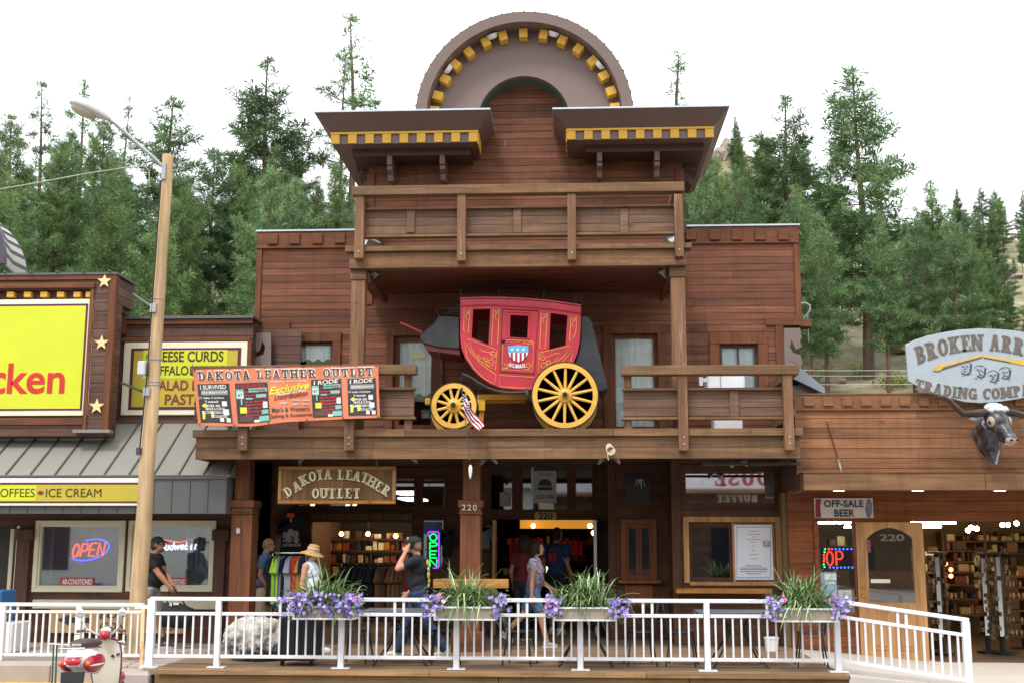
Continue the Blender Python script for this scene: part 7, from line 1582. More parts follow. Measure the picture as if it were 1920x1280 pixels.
# ================================================================ FURNITURE AND GOODS ON THE BOARDWALK
def furniture():
    iron = M('wrought_iron', '#1f1e20', .45, var=.2); top = M('table_slate', '#5a5d63', .45, var=.15)
    t0 = thing('cafe_table', 'x', 'table', (0,0,0), 'iron cafe tables on the boardwalk')
    m = MB(); m.box(-.55, .55, -.38, .38, .7, .735); m.box(-.57, .57, -.40, .40, .69, .70); m.build('tabletop', top, t0, bevel=.008)
    for k, (sx, sy) in enumerate(((-1,-1),(1,-1),(1,1),(-1,1))):
        m = MB(); m.tube([(sx*(.12+.2*q), sy*(.12+.18*q), z) for z, q in ((.69,.5),(.6,.2),(.5,.0),(.42,.02),(.3,.3),(.15,.75),(.03,1.1),(.01,1.25))], .013, 6); m.tube([(sx*.12+sx*.06*math.cos(a), sy*.12, .5+.06*math.sin(a)) for a in [i*.7 for i in range(8)]], .009, 5); m.build('leg', iron, t0, smooth=40)
    proto(t0)
    c0 = thing('bistro_chair', 'x', 'chair', (0,0,0), 'iron bistro chairs on the boardwalk')
    m = MB(); m.lathe([(.0,.44),(.19,.44),(.2,.45),(.19,.46),(.0,.462)], (0,0,0), 20); m.build('seat', iron, c0, smooth=40)
    for sx, sy in ((-1,-1),(1,-1),(1,1),(-1,1)): m = MB(); m.tube([(sx*.14,sy*.14,.44),(sx*.17,sy*.17,.22),(sx*.22,sy*.2,.005)], .012, 6); m.build('leg', iron, c0)
    m = MB(); m.tube([(-.19,.17,.44),(-.2,.21,.7),(-.17,.24,.87),(0,.25,.905),(.17,.24,.87),(.2,.21,.7),(.19,.17,.44)], .012, 6); m.tube([(-.08,.19,.45),(-.1,.22,.7),(0,.24,.8),(.1,.22,.7),(.08,.19,.45)], .008, 5); m.build('backrest', iron, c0)
    proto(c0)
    Y = 16.9
    tb = [(757,'dark iron table behind rail at the phone man'),(1098,'dark iron table behind the planter right of curly haired woman'),(1382,'dark iron table below the menu window')]
    for i, (px, lb) in enumerate(tb):
        x = P(px, 1200, 17.0)[0]; o = t0 if i == 0 else dup(t0, (0,0,0)); o.location = (x, 17.0, 0); o['label'] = lb
    ch = [(835,80,'iron chair right of the phone man at table'),(668,-85,'iron chair left of the table at the phone man'),(975,-80,'iron chair just left of the planter beside curly haired woman'),(1200,85,'iron chair right of the planter beside curly haired woman'),(1278,-80,'iron chair left of the table below the menu window'),(1520,95,'iron chair behind the planter at the menu window')]
    for i, (px, rz, lb) in enumerate(ch):
        x = P(px, 1200, 17.0)[0]; o = c0 if i == 0 else dup(c0, (0,0,0)); o.location = (x, 17.0, 0); o.rotation_euler = (0,0,R(-rz)); o['label'] = lb
    # boulder
    rs = random.Random(5); p = GX(482,1226); Yb = 17.35; x = P(482,1200,Yb)[0]
    bm = bmesh.new(); bmesh.ops.create_icosphere(bm, subdivisions=5, radius=1)
    from mathutils import noise as NZ
    for v in bm.verts:
        n = v.co.copy(); r = 1+.22*NZ.noise(n*1.6+V(3,1,2))+.10*NZ.noise(n*4)+.05*NZ.noise(n*9)+.03*NZ.noise(n*20)
        v.co = V(n.x*.43*r, n.y*.36*r, max(-.02, .28+n.z*.36*r))
    me = bpy.data.meshes.new('boulder'); bm.to_mesh(me); bm.free()
    t = NT('quartz'); t.p.inputs['Roughness'].default_value = .6; f = t.noise(sc=9, det=9, rough=.7); c = t.ramp(f, [(.32, C('#6f685e')), (.47, C('#aaa49a')), (.7, C('#d2cdc4'))]); f2 = t.noise(sc=14, det=7, rough=.75)
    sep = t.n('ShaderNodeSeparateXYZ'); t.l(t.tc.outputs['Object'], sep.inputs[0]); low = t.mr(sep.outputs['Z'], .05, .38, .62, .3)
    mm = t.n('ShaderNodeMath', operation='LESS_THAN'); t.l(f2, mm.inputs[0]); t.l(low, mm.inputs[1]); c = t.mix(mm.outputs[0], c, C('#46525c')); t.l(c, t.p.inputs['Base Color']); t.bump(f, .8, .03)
    me.materials.append(t.m); me.polygons.foreach_set('use_smooth', [True]*len(me.polygons)); o = bpy.data.objects.new('boulder', me); COL.objects.link(o); o.location = (x, Yb, 0); tag(o, 'rough white quartz boulder with dark base behind the rail', 'boulder')
    # tall black wheeled case
    Yc = 16.72; x0, x1 = P(527,1190,Yc)[0], P(597,1190,Yc)[0]; root = thing('wheeled_bin', 'tall black ribbed bin on small wheels behind the rail', 'bin', ((x0+x1)/2, Yc, 0)); bk = M('bin_black', '#202226', .5, var=.1)
    m = MB(); m.box(x0, x1, Yc-.18, Yc+.3, .07, .84); m.build('case', bk, root, bevel=.03)
    m = MB(); 
    for k in range(6): xx = x0+.05+(x1-x0-.1)*k/5; m.box(xx-.012, xx+.012, Yc-.195, Yc-.178, .1, .8)
    m.build('rib', bk, root); m = MB(); m.box(x0-.012, x1+.012, Yc-.2, Yc+.31, .842, .87); m.build('lid', bk, root, bevel=.01)
    for xx in (x0+.06, x1-.06): m = MB(); m.lathe([(.055,-.02),(.06,-.01),(.06,.01),(.055,.02)], (xx,Yc-.12,.062), 16, Matrix.Rotation(R(90),3,'Y')); m.build('wheel', m_black, root)
    # bucket
    m_b = M('bucket_white', '#d8dade', .4); Yk = 19.3; p = P3(1447,1216,Yk); p.z = 0; root = thing('bucket', 'white plastic bucket with lid on the boards under the menu window', 'bucket', p)
    m = MB(); m.lathe([(.095,0.004),(.11,.19)], p, 18); m.build('pail', m_b, root, smooth=40); m = MB(); m.lathe([(.118,.191),(.118,.21),(.09,.218),(0,.218)], p, 18); m.build('lid', m_b, root, smooth=40)
    # rails of clothing
    shirts = ['#26282e','#a6e23a','#2f4a6e','#b5e04a','#2a3040','#8f99a8','#20242c','#9aa3b5','#a8a0ae','#8a3a44','#e2562a','#d8542c','#b9863a','#2a2a4e']
    def shirt(m, c, w_, h, ang, seed):                    # a shirt seen nearly edge-on
        rs = random.Random(seed); rt = Matrix.Rotation(ang, 3, 'Z'); t = .03
        pts = [(-.05,0),(.05,0),(w_*.45,-.05),(w_*.62,-.26),(w_*.46,-.30),(w_*.4,-.18),(w_*.42,-h),(-w_*.42,-h),(-w_*.4,-.18),(-w_*.46,-.30),(-w_*.62,-.26),(-w_*.45,-.05)]
        tri = geometry.tessellate_polygon([[V(p[0],p[1],0) for p in pts]]); n = len(pts); vs = []
        for s_ in (-1, 1):
            for i, p in enumerate(pts): vs.append(c + rt @ V(p[0], s_*(t if 1 < i < 11 else .012)*(.8+.5*rs.random()), p[1]))
        m.add(vs, [tuple(q) for q in tri]+[tuple(n+k for k in reversed(q)) for q in tri]+[(i,(i+1)%n,n+(i+1)%n,n+i) for i in range(n)])
    def rack(l, r, py, Yr, n, cols, h, lab, kind, grp, w_=.42, hb=1.32):
        a, b = P3(l,py,Yr), P3(r,py,Yr); root = thing('clothes_rack', lab, 'clothes rack', ((a.x+b.x)/2, Yr, 0))
        m = MB(); m.tube([a, b], .016, 8); m.build('hanging_rail', m_chrome, root)
        for p in (a, b):
            m = MB(); m.tube([p, V(p.x, Yr, .05)], .014, 8); m.tube([V(p.x,Yr-.3,.03), V(p.x,Yr+.3,.03)], .014, 8); m.build('upright', m_chrome, root)
        for i in range(n):
            t = (i+.5)/n; c = a+(b-a)*t; m = MB(); shirt(m, c-V(0,0,.05), w_, h*random.uniform(.92,1.06), R(90+random.uniform(-28,-2)), i)
            col = cols[i % len(cols)]; o = m.build(kind[0], M('cloth'+col, col, .85, var=.15), smooth=35); tag(o, kind[1], kind[0].replace('_', ' '), grp)
            m = MB(); m.tube([c+V(0,0,.02), c+V(0,.008,-.01), c+V(0,0,-.05)], .004, 4); m.build('hook', m_chrome, o, world=True) if False else None
    rack(512, 574, 1036, 19.75, 14, shirts, .78, 'chrome rack of bright shirts between bald man and hat woman', ('hung_shirt', 'shirt hanging on the rack between bald man and hat woman'), 'shirts on the left rack')
    jk = ['#17181a','#1d1d20','#141416','#1a1b1e','#191a1c','#1b1b1d','#6a4a30','#5a3d28','#8a2c28','#4f3a2a','#6d4d33','#a03a30','#7a5a3c']
    rack(640, 766, 1056, 21.3, 22, jk[:6]*2+jk[6:]+jk[6:]+jk[:4], .85, 'long chrome rack of dark leather jackets in left shop doorway', ('hung_jacket', 'leather jacket hanging on the long rack in the left doorway'), 'jackets on the long rack', .5)
    # display tee on the wall, price tag
    Yt = 20.9; blk = M('tee_black', '#1b1c20', .85)
    def tee(px, py, w_, h, Yt, mat, lab):
        c = P3(px,py,Yt); o = thing('display_shirt', lab, 't-shirt', c); m = MB()
        pts = [(-.1,.0),(-.05,-.04),(.05,-.04),(.1,0),(w_/2-.06,-.04),(w_/2+.04,-.28),(w_/2-.09,-.32),(w_/2-.12,-.2),(w_/2-.11,-h),(-w_/2+.11,-h),(-w_/2+.12,-.2),(-w_/2+.09,-.32),(-w_/2-.04,-.28),(-w_/2+.06,-.04)]
        m.plate([[(c.x+p[0], c.z+p[1]) for p in pts]], Yt, Yt+.05); m.build('shirt', mat, o, bevel=.015); return o, c
    o, c = tee(546, 968, .58, .74, Yt, blk, 'black display tee with pale print hanging on the porch wall')
    m = MB(); pr = M('tee_print', '#9b9b9d', .7, var=.6, vs=30)
    for dx, dz, r in ((-.1,-.32,.055),(0,-.27,.06),(.08,-.30,.06),(-.03,-.38,.06),(.1,-.4,.05)): m.ell((c.x+dx, Yt-.004, c.z+dz), (r,.008,r*1.1), nu=10, nv=6)
    m.build('print', pr, o, smooth=60); m = MB(); put(m, font('LEGENDS', .02), rect_fn(530,1018,563,1023.5,Yt-.004)); put(m, font('AMERICAN', .01), rect_fn(529,1011,556,1015,Yt-.004)); m.build('lettering', M('tee_white', '#b5b5b5', .7), o)
    m = MB(); m.pb(544,971,547,978,Yt-.006,.004); m.build('label', M('tee_white', '#b5b5b5', .7), o)
    m = MB(); m.pb(538,961,551.5,969,Yt-.03,.006); tag(m.build('price_tag', M('tag_orange', '#f04a26', .5)), 'bright orange price tag above the black display tee', 'price tag')
    tee(905, 982, .5, .45, YS-.2, M('tee_grey', '#6d7178', .85), 'grey tee hanging on wall behind the middle column')
    tee(838, 990, .4, .5, YS-.2, blk, 'small black tee hanging between green neon and the middle column')
    # bin and box by the far left door, green stake by the scooter
    m = MB(); x = P(2,1100,18.2)[0]; m.box(x-.5, x+.02, 18.2, 18.7, .45, .92); tag(m.build('blue_bin', M('bin_blue', '#2a5f94', .5), bevel=.02), 'blue box on top of a white cabinet at left edge', 'box')
    m = MB(); x1 = P(25,1150,18.1)[0]; m.box(x1-.9, x1, 18.1, 18.75, 0, .445); tag(m.build('white_cabinet', m_white, bevel=.015), 'low white cabinet at the left edge behind railing', 'cabinet')
    o = thing('sign_stake', 'thin green metal stake beside the parked scooter', 'stake', P3(100,1290,15.2)); o.location.z = ROADZ
    m = MB(); a, b = P3(97,1290,15.2), P3(101,1207,15.2); m.tube([V(a.x,15.2,ROADZ), b], .012, 6); m.tube([V(a.x+.045,15.2,ROADZ), b+V(.04,0,0)], .012, 6); m.build('stake', M('stake_green', '#35514a', .5), o); m = MB(); m.tube([P3(92,1206,15.2), P3(128,1208.5,15.2)], .008, 6); m.build('cross_bar', m_galv, o)
furniture()

# ================================================================ SCOOTER
def scooter():
    root = thing('motor_scooter', 'cream and red motor scooter parked at the left kerb, seen from behind', 'scooter', (P(160,1300,13.2)[0], 13.2, ROADZ))
    ivory = M('scooter_ivory', '#d9cdbb', .3, var=.04, coat=.4); red = M('scooter_red', '#a81c30', .3, var=.08, coat=.5); bk = M('scooter_black', '#232528', .5, var=.2); wht = M('scooter_white', '#dcdad2', .35)
    T = Matrix.Scale(.85, 4) @ Matrix.Rotation(R(-1), 4, 'Z') @ Matrix.Rotation(R(-1), 4, 'Y')             # local +Y is forward, lean onto its stand
    Zt = [0.0]
    def b(m, nm, mat, par=None, **k): m.xf(T @ Matrix.Translation((0,0,Zt[0]))); return m.build(nm, mat, par or root, world=False, **k)
    Zt[0] = .17
    prof = [(-.42,.03,.60,.63),(-.36,.13,.52,.72),(-.2,.2,.46,.76),(0,.21,.42,.74),(.15,.17,.4,.68),(.24,.1,.38,.6)]
    m = MB(); n = 20; vs = []
    for y, w_, zl, zh in prof:
        for i in range(n): a = 2*math.pi*i/n; vs.append((w_*math.copysign(abs(math.cos(a))**.8, math.cos(a)), y, (zl+zh)/2+(zh-zl)/2*math.copysign(abs(math.sin(a))**.8, math.sin(a))))
    m.add(vs, [(i*n+j, i*n+(j+1) % n, (i+1)*n+(j+1) % n, (i+1)*n+j) for i in range(len(prof)-1) for j in range(n)]+[tuple(range(n)), tuple(range((len(prof)-1)*n, len(prof)*n))]); b(m, 'tail_body', wht, smooth=60)
    for s in (-1, 1):
        m = MB(); m.ell((s*.15,-.1,.56), (.09,.28,.12), nu=18, nv=12); sp = b(m, 'side_panel', red, smooth=60)
        m = MB(); m.ell((s*.165,-.12,.54), (.085,.24,.025), nu=16, nv=8); b(m, 'white_flash', wht, sp, smooth=60)
        m = MB(); m.ell((s*.18,-.37,.57), (.033,.03,.033)); tl = b(m, 'indicator', M('indicator_amber', '#e0661c', .2, coat=.5), smooth=60); m = MB(); m.tube([(s*.08,-.34,.57),(s*.17,-.36,.57)], .018, 6); b(m, 'stalk', m_chrome, tl)
    m = MB(); m.ell((0,-.40,.60), (.105,.06,.055), nu=16, nv=10); b(m, 'tail_light', M('tail_red', '#c8142c', .15, coat=.8), smooth=60)
    m = MB(); m.ell((0,-.385,.655), (.11,.05,.02)); m.ell((0,-.385,.545), (.1,.04,.015)); b(m, 'tail_light_trim', m_chrome, smooth=60)
    m = MB(); m.ell((0,.0,.785), (.155,.33,.065), nu=18, nv=10); m.ell((0,-.12,.80), (.15,.2,.06), nu=18, nv=10); st = b(m, 'seat', M('seat_brown', '#4a3a36', .6), smooth=60)
    m = MB(); m.cbox((0,-.318,.795), (.12,.012,.028)); b(m, 'seat_badge', M('badge_pale', '#b9b2aa', .4), st)
    m = MB(); m.tube([(-.17,.05,.74),(-.2,-.2,.75),(-.16,-.44,.76),(0,-.5,.765),(.16,-.44,.76),(.2,-.2,.75),(.17,.05,.74)], .012, 8); b(m, 'grab_rail', m_chrome)
    Zt[0] = 0.0
    pts = [(0,.98),(.12,.97),(.19,.90),(.22,.78),(.21,.6),(.185,.42),(.16,.28),(.1,.2),(0,.18)]; full = pts + [(-x, z) for x, z in pts[::-1][1:-1]]
    tri = geometry.tessellate_polygon([[V(x,z,0) for x, z in full]])
    def fy(x, z): return .66 - .1*(z-.2) - 1.1*x*x + .05
    def subdiv(m, off):
        k = 12; rows = []
        zs = [.18+(.98-.18)*i/16 for i in range(17)]
        def wid(z):
            for (x0, z0), (x1, z1) in zip(pts[:-1], pts[1:]):
                if z1 <= z <= z0: return x0+(x1-x0)*((z-z0)/(z1-z0) if z1 != z0 else 0)
            return .01
        vs = []
        for z in zs:
            w_ = max(.02, wid(min(.9799, max(.1801, z))))
            for i in range(k+1): x = -w_+2*w_*i/k; vs.append((x, fy(x, z)+off, z))
        m.add(vs, [(j*(k+1)+i, j*(k+1)+i+1, (j+1)*(k+1)+i+1, (j+1)*(k+1)+i) for j in range(16) for i in range(k)])
    m = MB(); subdiv(m, 0); b(m, 'leg_shield', ivory, smooth=60); m = MB(); subdiv(m, .03); b(m, 'front_fairing', M('fairing_plum', '#8c2444', .3, coat=.4), smooth=60)
    m = MB(); m.tube([(x, fy(x, z)+.01, z) for x, z in full], .012, 6, True); b(m, 'shield_edge', M('edge_plum', '#6d3a4a', .4), smooth=60)
    m = MB(); m.lathe([(.02,0),(.02,.012)], (.09,fy(.09,.74)-.012,.74), 10, Matrix.Rotation(R(90),3,'X')); m.tube([(.15,fy(.15,.76)-.01,.75),(.16,fy(.16,.76)-.02,.77),(.2,fy(.2,.77)-.02,.775)], .01, 5); b(m, 'ignition_lock', bk)
    m = MB(); m.box(-.16, .16, .15, .62, .2, .25); b(m, 'floorboard', bk, bevel=.01); m = MB(); m.tube([(0,.55,.3),(0,.2,.28),(0,-.1,.4)], .05, 8); b(m, 'frame_tube', bk)
    # steering head, handlebar, mirrors
    m = MB(); m.ell((0,.56,1.02), (.075,.08,.07), nu=16, nv=10); b(m, 'headset_cap', red, smooth=60)
    m = MB(); m.ell((0,.62,1.08), (.085,.1,.055), nu=16, nv=10); b(m, 'headlight_housing', m_chrome, smooth=60)
    m = MB(); m.tube([(-.31,.43,1.08),(-.2,.47,1.1),(-.12,.54,1.04),(0,.56,1.0),(.12,.54,1.04),(.2,.47,1.1),(.31,.43,1.08)], .014, 8); b(m, 'handlebar', m_chrome, smooth=60)
    for s in (-1, 1):
        m = MB(); m.tube([(s*.22,.455,1.095),(s*.33,.425,1.08)], .021, 10); b(m, 'grip', M('grip_brown', '#6d544c', .7), smooth=50)
        m = MB(); m.tube([(s*.2,.47,1.1),(s*.23,.46,1.14),(s*.28,.42,1.27)], .008, 6); mr_ = b(m, 'mirror_stem', m_chrome)
        m = MB(); m.ell((s*.285,.41,1.31), (.07,.018,.058), Matrix.Rotation(R(-10),3,'Z'), nu=20, nv=10); b(m, 'mirror', M('mirror_face', '#eef1f4', .05, metal=1.0), mr_, smooth=60)
        m = MB(); m.ell((s*.23,.62,.92), (.035,.035,.035)); fi = b(m, 'front_indicator', m_chrome, smooth=60); m = MB(); m.tube([(s*.16,.62,.93),(s*.25,.62,.92)], .012, 6); b(m, 'indicator_stalk', m_chrome, fi)
        m = MB(); m.tube([(s*.22,.5,1.08),(s*.3,.44,1.04),(s*.36,.41,1.05)], .007, 5); b(m, 'brake_lever', m_chrome)
    # wheels, mudguard, exhaust
    rt = Matrix.Rotation(R(90), 3, 'Y')
    for y, z, nm in ((-.22,.24,'rear_wheel'),(.98,.24,'front_wheel')):
        m = MB(); m.lathe([(.15,-.045),(.2,-.055),(.235,-.035),(.24,0),(.235,.035),(.2,.055),(.15,.045),(.15,-.045)], (0,y,z), 30, rt); w_ = b(m, nm, m_black, smooth=50)
        m = MB(); m.lathe([(.03,-.06),(.05,-.04),(.15,-.03),(.15,.03),(.05,.04),(.03,.06)], (0,y,z), 20, rt); b(m, 'rim', m_galv, w_, smooth=40)
    Zt[0] = .12; m = MB(); m.hexa([(-.13,-.46,.1),(.13,-.46,.1),(.11,-.4,.1),(-.11,-.4,.1),(-.15,-.41,.52),(.15,-.41,.52),(.14,-.34,.52),(-.14,-.34,.52)]); m.cbox((0,-.44,.34), (.13,.012,.1)); b(m, 'rear_mudguard', bk, bevel=.008); Zt[0] = 0.0
    m = MB(); m.tube([(.14,.1,.24),(.16,-.1,.25),(.17,-.15,.27),(.17,-.42,.32),(.17,-.45,.325)], [.02,.02,.055,.06,.03], 12); b(m, 'exhaust', bk, smooth=50)
    m = MB(); m.cbox((-.1,-.1,.3), (.1,.36,.16)); b(m, 'engine_case', bk, bevel=.03)
    m = MB(); m.ell((0,1.0,.42), (.09,.24,.1), nu=16, nv=10); b(m, 'front_mudguard', red, smooth=60)
scooter()
# ================================================================ PEOPLE
from mathutils import noise as NZ
def ik(a, b, l1, l2, pole):
    d = b-a; L = min(d.length, (l1+l2)*.999); d = d.normalized(); x = (l1*l1-l2*l2+L*L)/(2*L); h = math.sqrt(max(0, l1*l1-x*x))
    p = (pole-d*pole.dot(d)).normalized(); return a+d*x+p*h, a+d*L
def person(px, feet_y, Y, z0, h, head, label, legs, hands, skin='#b98a6c', build=1.0, belly=0.0, fem=False, lean=3, shirt=None, sleeve=.55, pants=None, plen=2.0, shoe='#cfcbc4', hair=None, hat=None, neck_low=0, sock=None, head_yaw=0, extras=None, shirt_mat=None, hem=.0):
    k = h/1.75; x = P(px, 1100, Y)[0]
    root = thing('person', label, 'person', (x, Y, z0), None, R(head))
    sk = M('skin'+skin, skin, .55, var=.08, vs=6); W = dict(world=False)
    HZ, hw = .93*k, (.095 if not fem else .1)*k*build
    leg = {}
    for s in (1, -1):
        a, kb = legs[s]; hp = V(0, s*hw, HZ); d1 = V(math.sin(R(a)), 0, -math.cos(R(a))); kn = hp+d1*.44*k; d2 = V(math.sin(R(a-kb)), 0, -math.cos(R(a-kb))); an = kn+d2*.42*k; leg[s] = [hp, kn, an, a-kb]
    low = min(leg[s][2].z - (.02*k if legs[s][0]-legs[s][1] < -25 else 0) for s in (1, -1)); dz = .085*k-low
    for s in leg:
        for i in range(3): leg[s][i] = leg[s][i]+V(0,0,dz)
    ln = R(lean); hip = V(0,0,HZ+dz); sp = lambda f, z: hip + V(math.sin(ln)*z*k+f*k, 0, math.cos(ln)*z*k)
    chest, neck, hd = sp(.0,.36), sp(.0,.54), sp(.035,.71); sw = (.19 if not fem else .165)*k*build
    sh = {s: sp(-.01,.49)+V(0,s*sw,0) for s in (1,-1)}
    arm = {}
    for s in (1, -1):
        tx, ty, tz, pole = hands[s]; t = hip+V(tx*k, ty*k, tz*k); e, w_ = ik(sh[s], t, .285*k, .255*k, V(*pole)); arm[s] = (sh[s], e, w_)
    B = build; q = Matrix.Rotation(ln, 3, 'Y')
    def torso(m, g, low_=-.02):
        m.ell(sp(0,.40), (.112*k*B+g, .165*k*B+g, .17*k+g), q); m.ell(sp(.0,.47), (.085*k+g, .185*k*(B if not fem else .9*B)+g, .075*k+g), q)
        m.ell(sp(.02+belly*.5,.2), ((.108+belly)*k*B+g, (.150 if not fem else .135)*k*B+g, .17*k+g), q); m.ell(sp(-.005,.05), (.112*k*B+g, (.155 if not fem else .168)*k*B+g, .13*k+g), q)
        if fem: m.ell(sp(.075,.36), (.075*k+g, .12*k+g, .07*k+g), q)
    # ---- body, one continuous surface
    m = MB(); torso(m, 0); m.tube([sp(-.01,.5), sp(.0,.58), sp(.02,.64)], [.06*k,.055*k,.055*k], 12)
    hy = Matrix.Rotation(R(head_yaw), 3, 'Z'); hp_ = lambda a, b, c: hd + hy @ V(a*k, b*k, c*k)
    m.ell(hp_(0,0,.02), (.098*k,.076*k,.105*k), hy); m.ell(hp_(.028,0,-.045), (.066*k,.056*k,.068*k), hy); m.ell(hp_(.07,0,-.085), (.026*k,.03*k,.022*k), hy)
    m.tube([hp_(.085,0,.02), hp_(.112,0,-.022), hp_(.088,0,-.034)], [.009*k,.016*k,.009*k], 8); m.ell(hp_(.082,0,.032), (.02*k,.055*k,.012*k), hy); m.ell(hp_(.088,0,-.058), (.012*k,.025*k,.009*k), hy)
    for s in (1, -1): m.ell(hp_(-.01,s*.078,.0), (.02*k,.011*k,.032*k), hy)
    for s in (1, -1):
        a, e, w_ = arm[s]; m.tube([a, a+(e-a)*.4, e], [.055*k*B,.05*k*B,.04*k*B], 12); m.ell(a, (.06*k*B,)*3); m.ell(e, (.041*k*B,)*3); m.tube([e, e+(w_-e)*.35, w_], [.041*k*B,.043*k*B,.029*k], 12)
        f = (w_-e).normalized(); n = V(0,s,0); n = (n-f*n.dot(f)).normalized(); u = f.cross(n)          # n: out of the palm, u: across the knuckles
        R3 = Matrix((f, u, n)).transposed(); pc = w_+f*.05*k; m.ell(pc, (.055*k,.042*k,.018*k), R3); m.tube([w_-f*.02, w_+f*.03*k], [.029*k,.03*k], 10)
        for i, (o_, L) in enumerate(((-.03,.062),(-.01,.074),(.011,.07),(.03,.055))):
            b0 = w_+f*.092*k+u*o_*k; c1 = b0+(f*.8-n*.45)*L*.55*k; c2 = c1+(f*.45-n*.85)*L*.5*k; m.tube([b0-f*.02*k, b0, c1, c2], [.0105*k,.0105*k,.010*k,.0085*k], 7)
        b0 = w_+f*.03*k-u*.035*k; m.tube([b0, b0+(f*.55-u*.75)*.035*k, b0+(f*.95-u*.35-n*.2)*.062*k], [.013*k,.012*k,.009*k], 7)
        hp2, kn, an, fa = leg[s]; m.tube([hp2, hp2+(kn-hp2)*.45, kn], [.088*k*B,.078*k*B,.055*k*B], 14); m.ell(kn, (.055*k*B,)*3); m.tube([kn, kn+(an-kn)*.3, an], [.053*k*B,.057*k*B,.036*k], 14); m.ell(an+V(.03*k,0,-.03*k), (.06*k,.036*k,.035*k))
    fuse(m, 'body', sk, root, .0085, 2, world=False)
    # ---- face
    ew = M('eye_white', '#d8d4ce', .3); ed = M('eye_dark', '#241a18', .1)
    for s in (1, -1):
        m = MB(); m.ell(hp_(.083,s*.03,.012), (.012*k,.014*k,.009*k), hy, nu=10, nv=7); e_ = m.build('eye', ew, root, world=False, smooth=60); m = MB(); m.ell(hp_(.092,s*.031,.012), (.006*k,.007*k,.007*k), hy, nu=8, nv=6); m.build('iris', ed, e_, world=False, smooth=60)
    m = MB(); m.ell(hp_(.096,0,-.058), (.007*k,.022*k,.005*k), hy); m.build('mouth', M('lips', '#8d5348', .5), root, world=False, smooth=60)
    # ---- clothes
    def cloth(m, name, col, mat=None, vox=.013, sm=3):
        o = fuse(m, name, mat or M('cloth'+col, col, .85, var=.12, vs=8, bump=.25, bs=30), root, vox, sm, world=False)
        if name != 'shoe':
            for v in o.data.vertices:                   # folds: ridges running round the limbs and slanting on the body
                c = v.co; f = NZ.noise(V(c.x*5, c.y*5, c.z*13+c.x*9)) + .6*NZ.noise(V(c.x*14, c.y*14, c.z*26)); v.co = c + v.normal*(.011*f+.002)
        return o
    if shirt:
        m = MB(); torso(m, .017)
        if hem: m.ell(sp(.0,.0-hem*.4), (.118*k*B+.018,.16*k*B+.018,.1*k+hem*.4))
        for s in (1, -1):
            a, e, w_ = arm[s]
            if sleeve: m.ell(a, (.078*k*B,.078*k*B,.078*k*B)); t = a+(e-a)*sleeve; m.tube([a+(a-e)*.08, a, t, t+(e-a)*.02], [.06*k*B,.07*k*B,.064*k*B,.06*k*B], 14)
        cloth(m, 'shirt', shirt, shirt_mat)
    if pants:
        m = MB(); m.ell(sp(-.005,.03), (.112*k*B+.02,(.155 if not fem else .168)*k*B+.02,.12*k+.01), q)
        for s in (1, -1):
            hp2, kn, an, fa = leg[s]
            if plen <= 1: t = hp2+(kn-hp2)*plen; m.tube([hp2+V(0,0,.04), hp2+(kn-hp2)*.3, t], [.105*k*B,.102*k*B,.092*k*B], 16)
            else: m.tube([hp2+V(0,0,.04), hp2+(kn-hp2)*.4, kn, kn+(an-kn)*.4, an+(an-kn)*.06], [.105*k*B,.095*k*B,.073*k*B,.072*k*B,.06*k*B], 16); m.ell(kn, (.074*k*B,)*3)
        cloth(m, 'trousers' if plen > 1 else 'shorts', pants)
    for s in (1, -1):
        hp2, kn, an, fa = leg[s]; m = MB(); pitch = R(max(0, -fa-18)*.9); rt = Matrix.Rotation(pitch, 3, 'Y'); o_ = an+V(0,0,.0)
        m.ell(o_+rt @ V(.055*k,0,-.045*k), (.13*k,.047*k,.04*k), rt); m.ell(o_+rt @ V(-.02*k,0,-.025*k), (.055*k,.042*k,.055*k), rt); m.ell(o_+rt @ V(.12*k,0,-.055*k), (.065*k,.045*k,.028*k), rt)
        sh_ = cloth(m, 'shoe', shoe, M('shoe'+shoe, shoe, .6, var=.15, vs=15), .011, 2)
        m = MB(); 
        pr = [(-.075,.035),(0,.045),(.1,.048),(.17,.038),(.185,.0)]; ou = pr+[(a,-b) for a,b in pr[::-1][1:]]; n = len(ou)
        m.add([o_+rt @ V(a*k,b*k,-.085*k) for a,b in ou]+[o_+rt @ V(a*k,b*k,-.062*k) for a,b in ou], [tuple(range(n)), tuple(range(2*n-1,n-1,-1))]+[(i,(i+1)%n,n+(i+1)%n,n+i) for i in range(n)]); m.build('sole', M('sole_pale', '#b9b5ae', .7), sh_, world=False)
        if sock: m = MB(); m.tube([an+(kn-an)*.02, an+(kn-an)*sock[1]], [.042*k,.046*k], 12); m.build('sock', M('cloth'+sock[0], sock[0], .9), root, world=False)
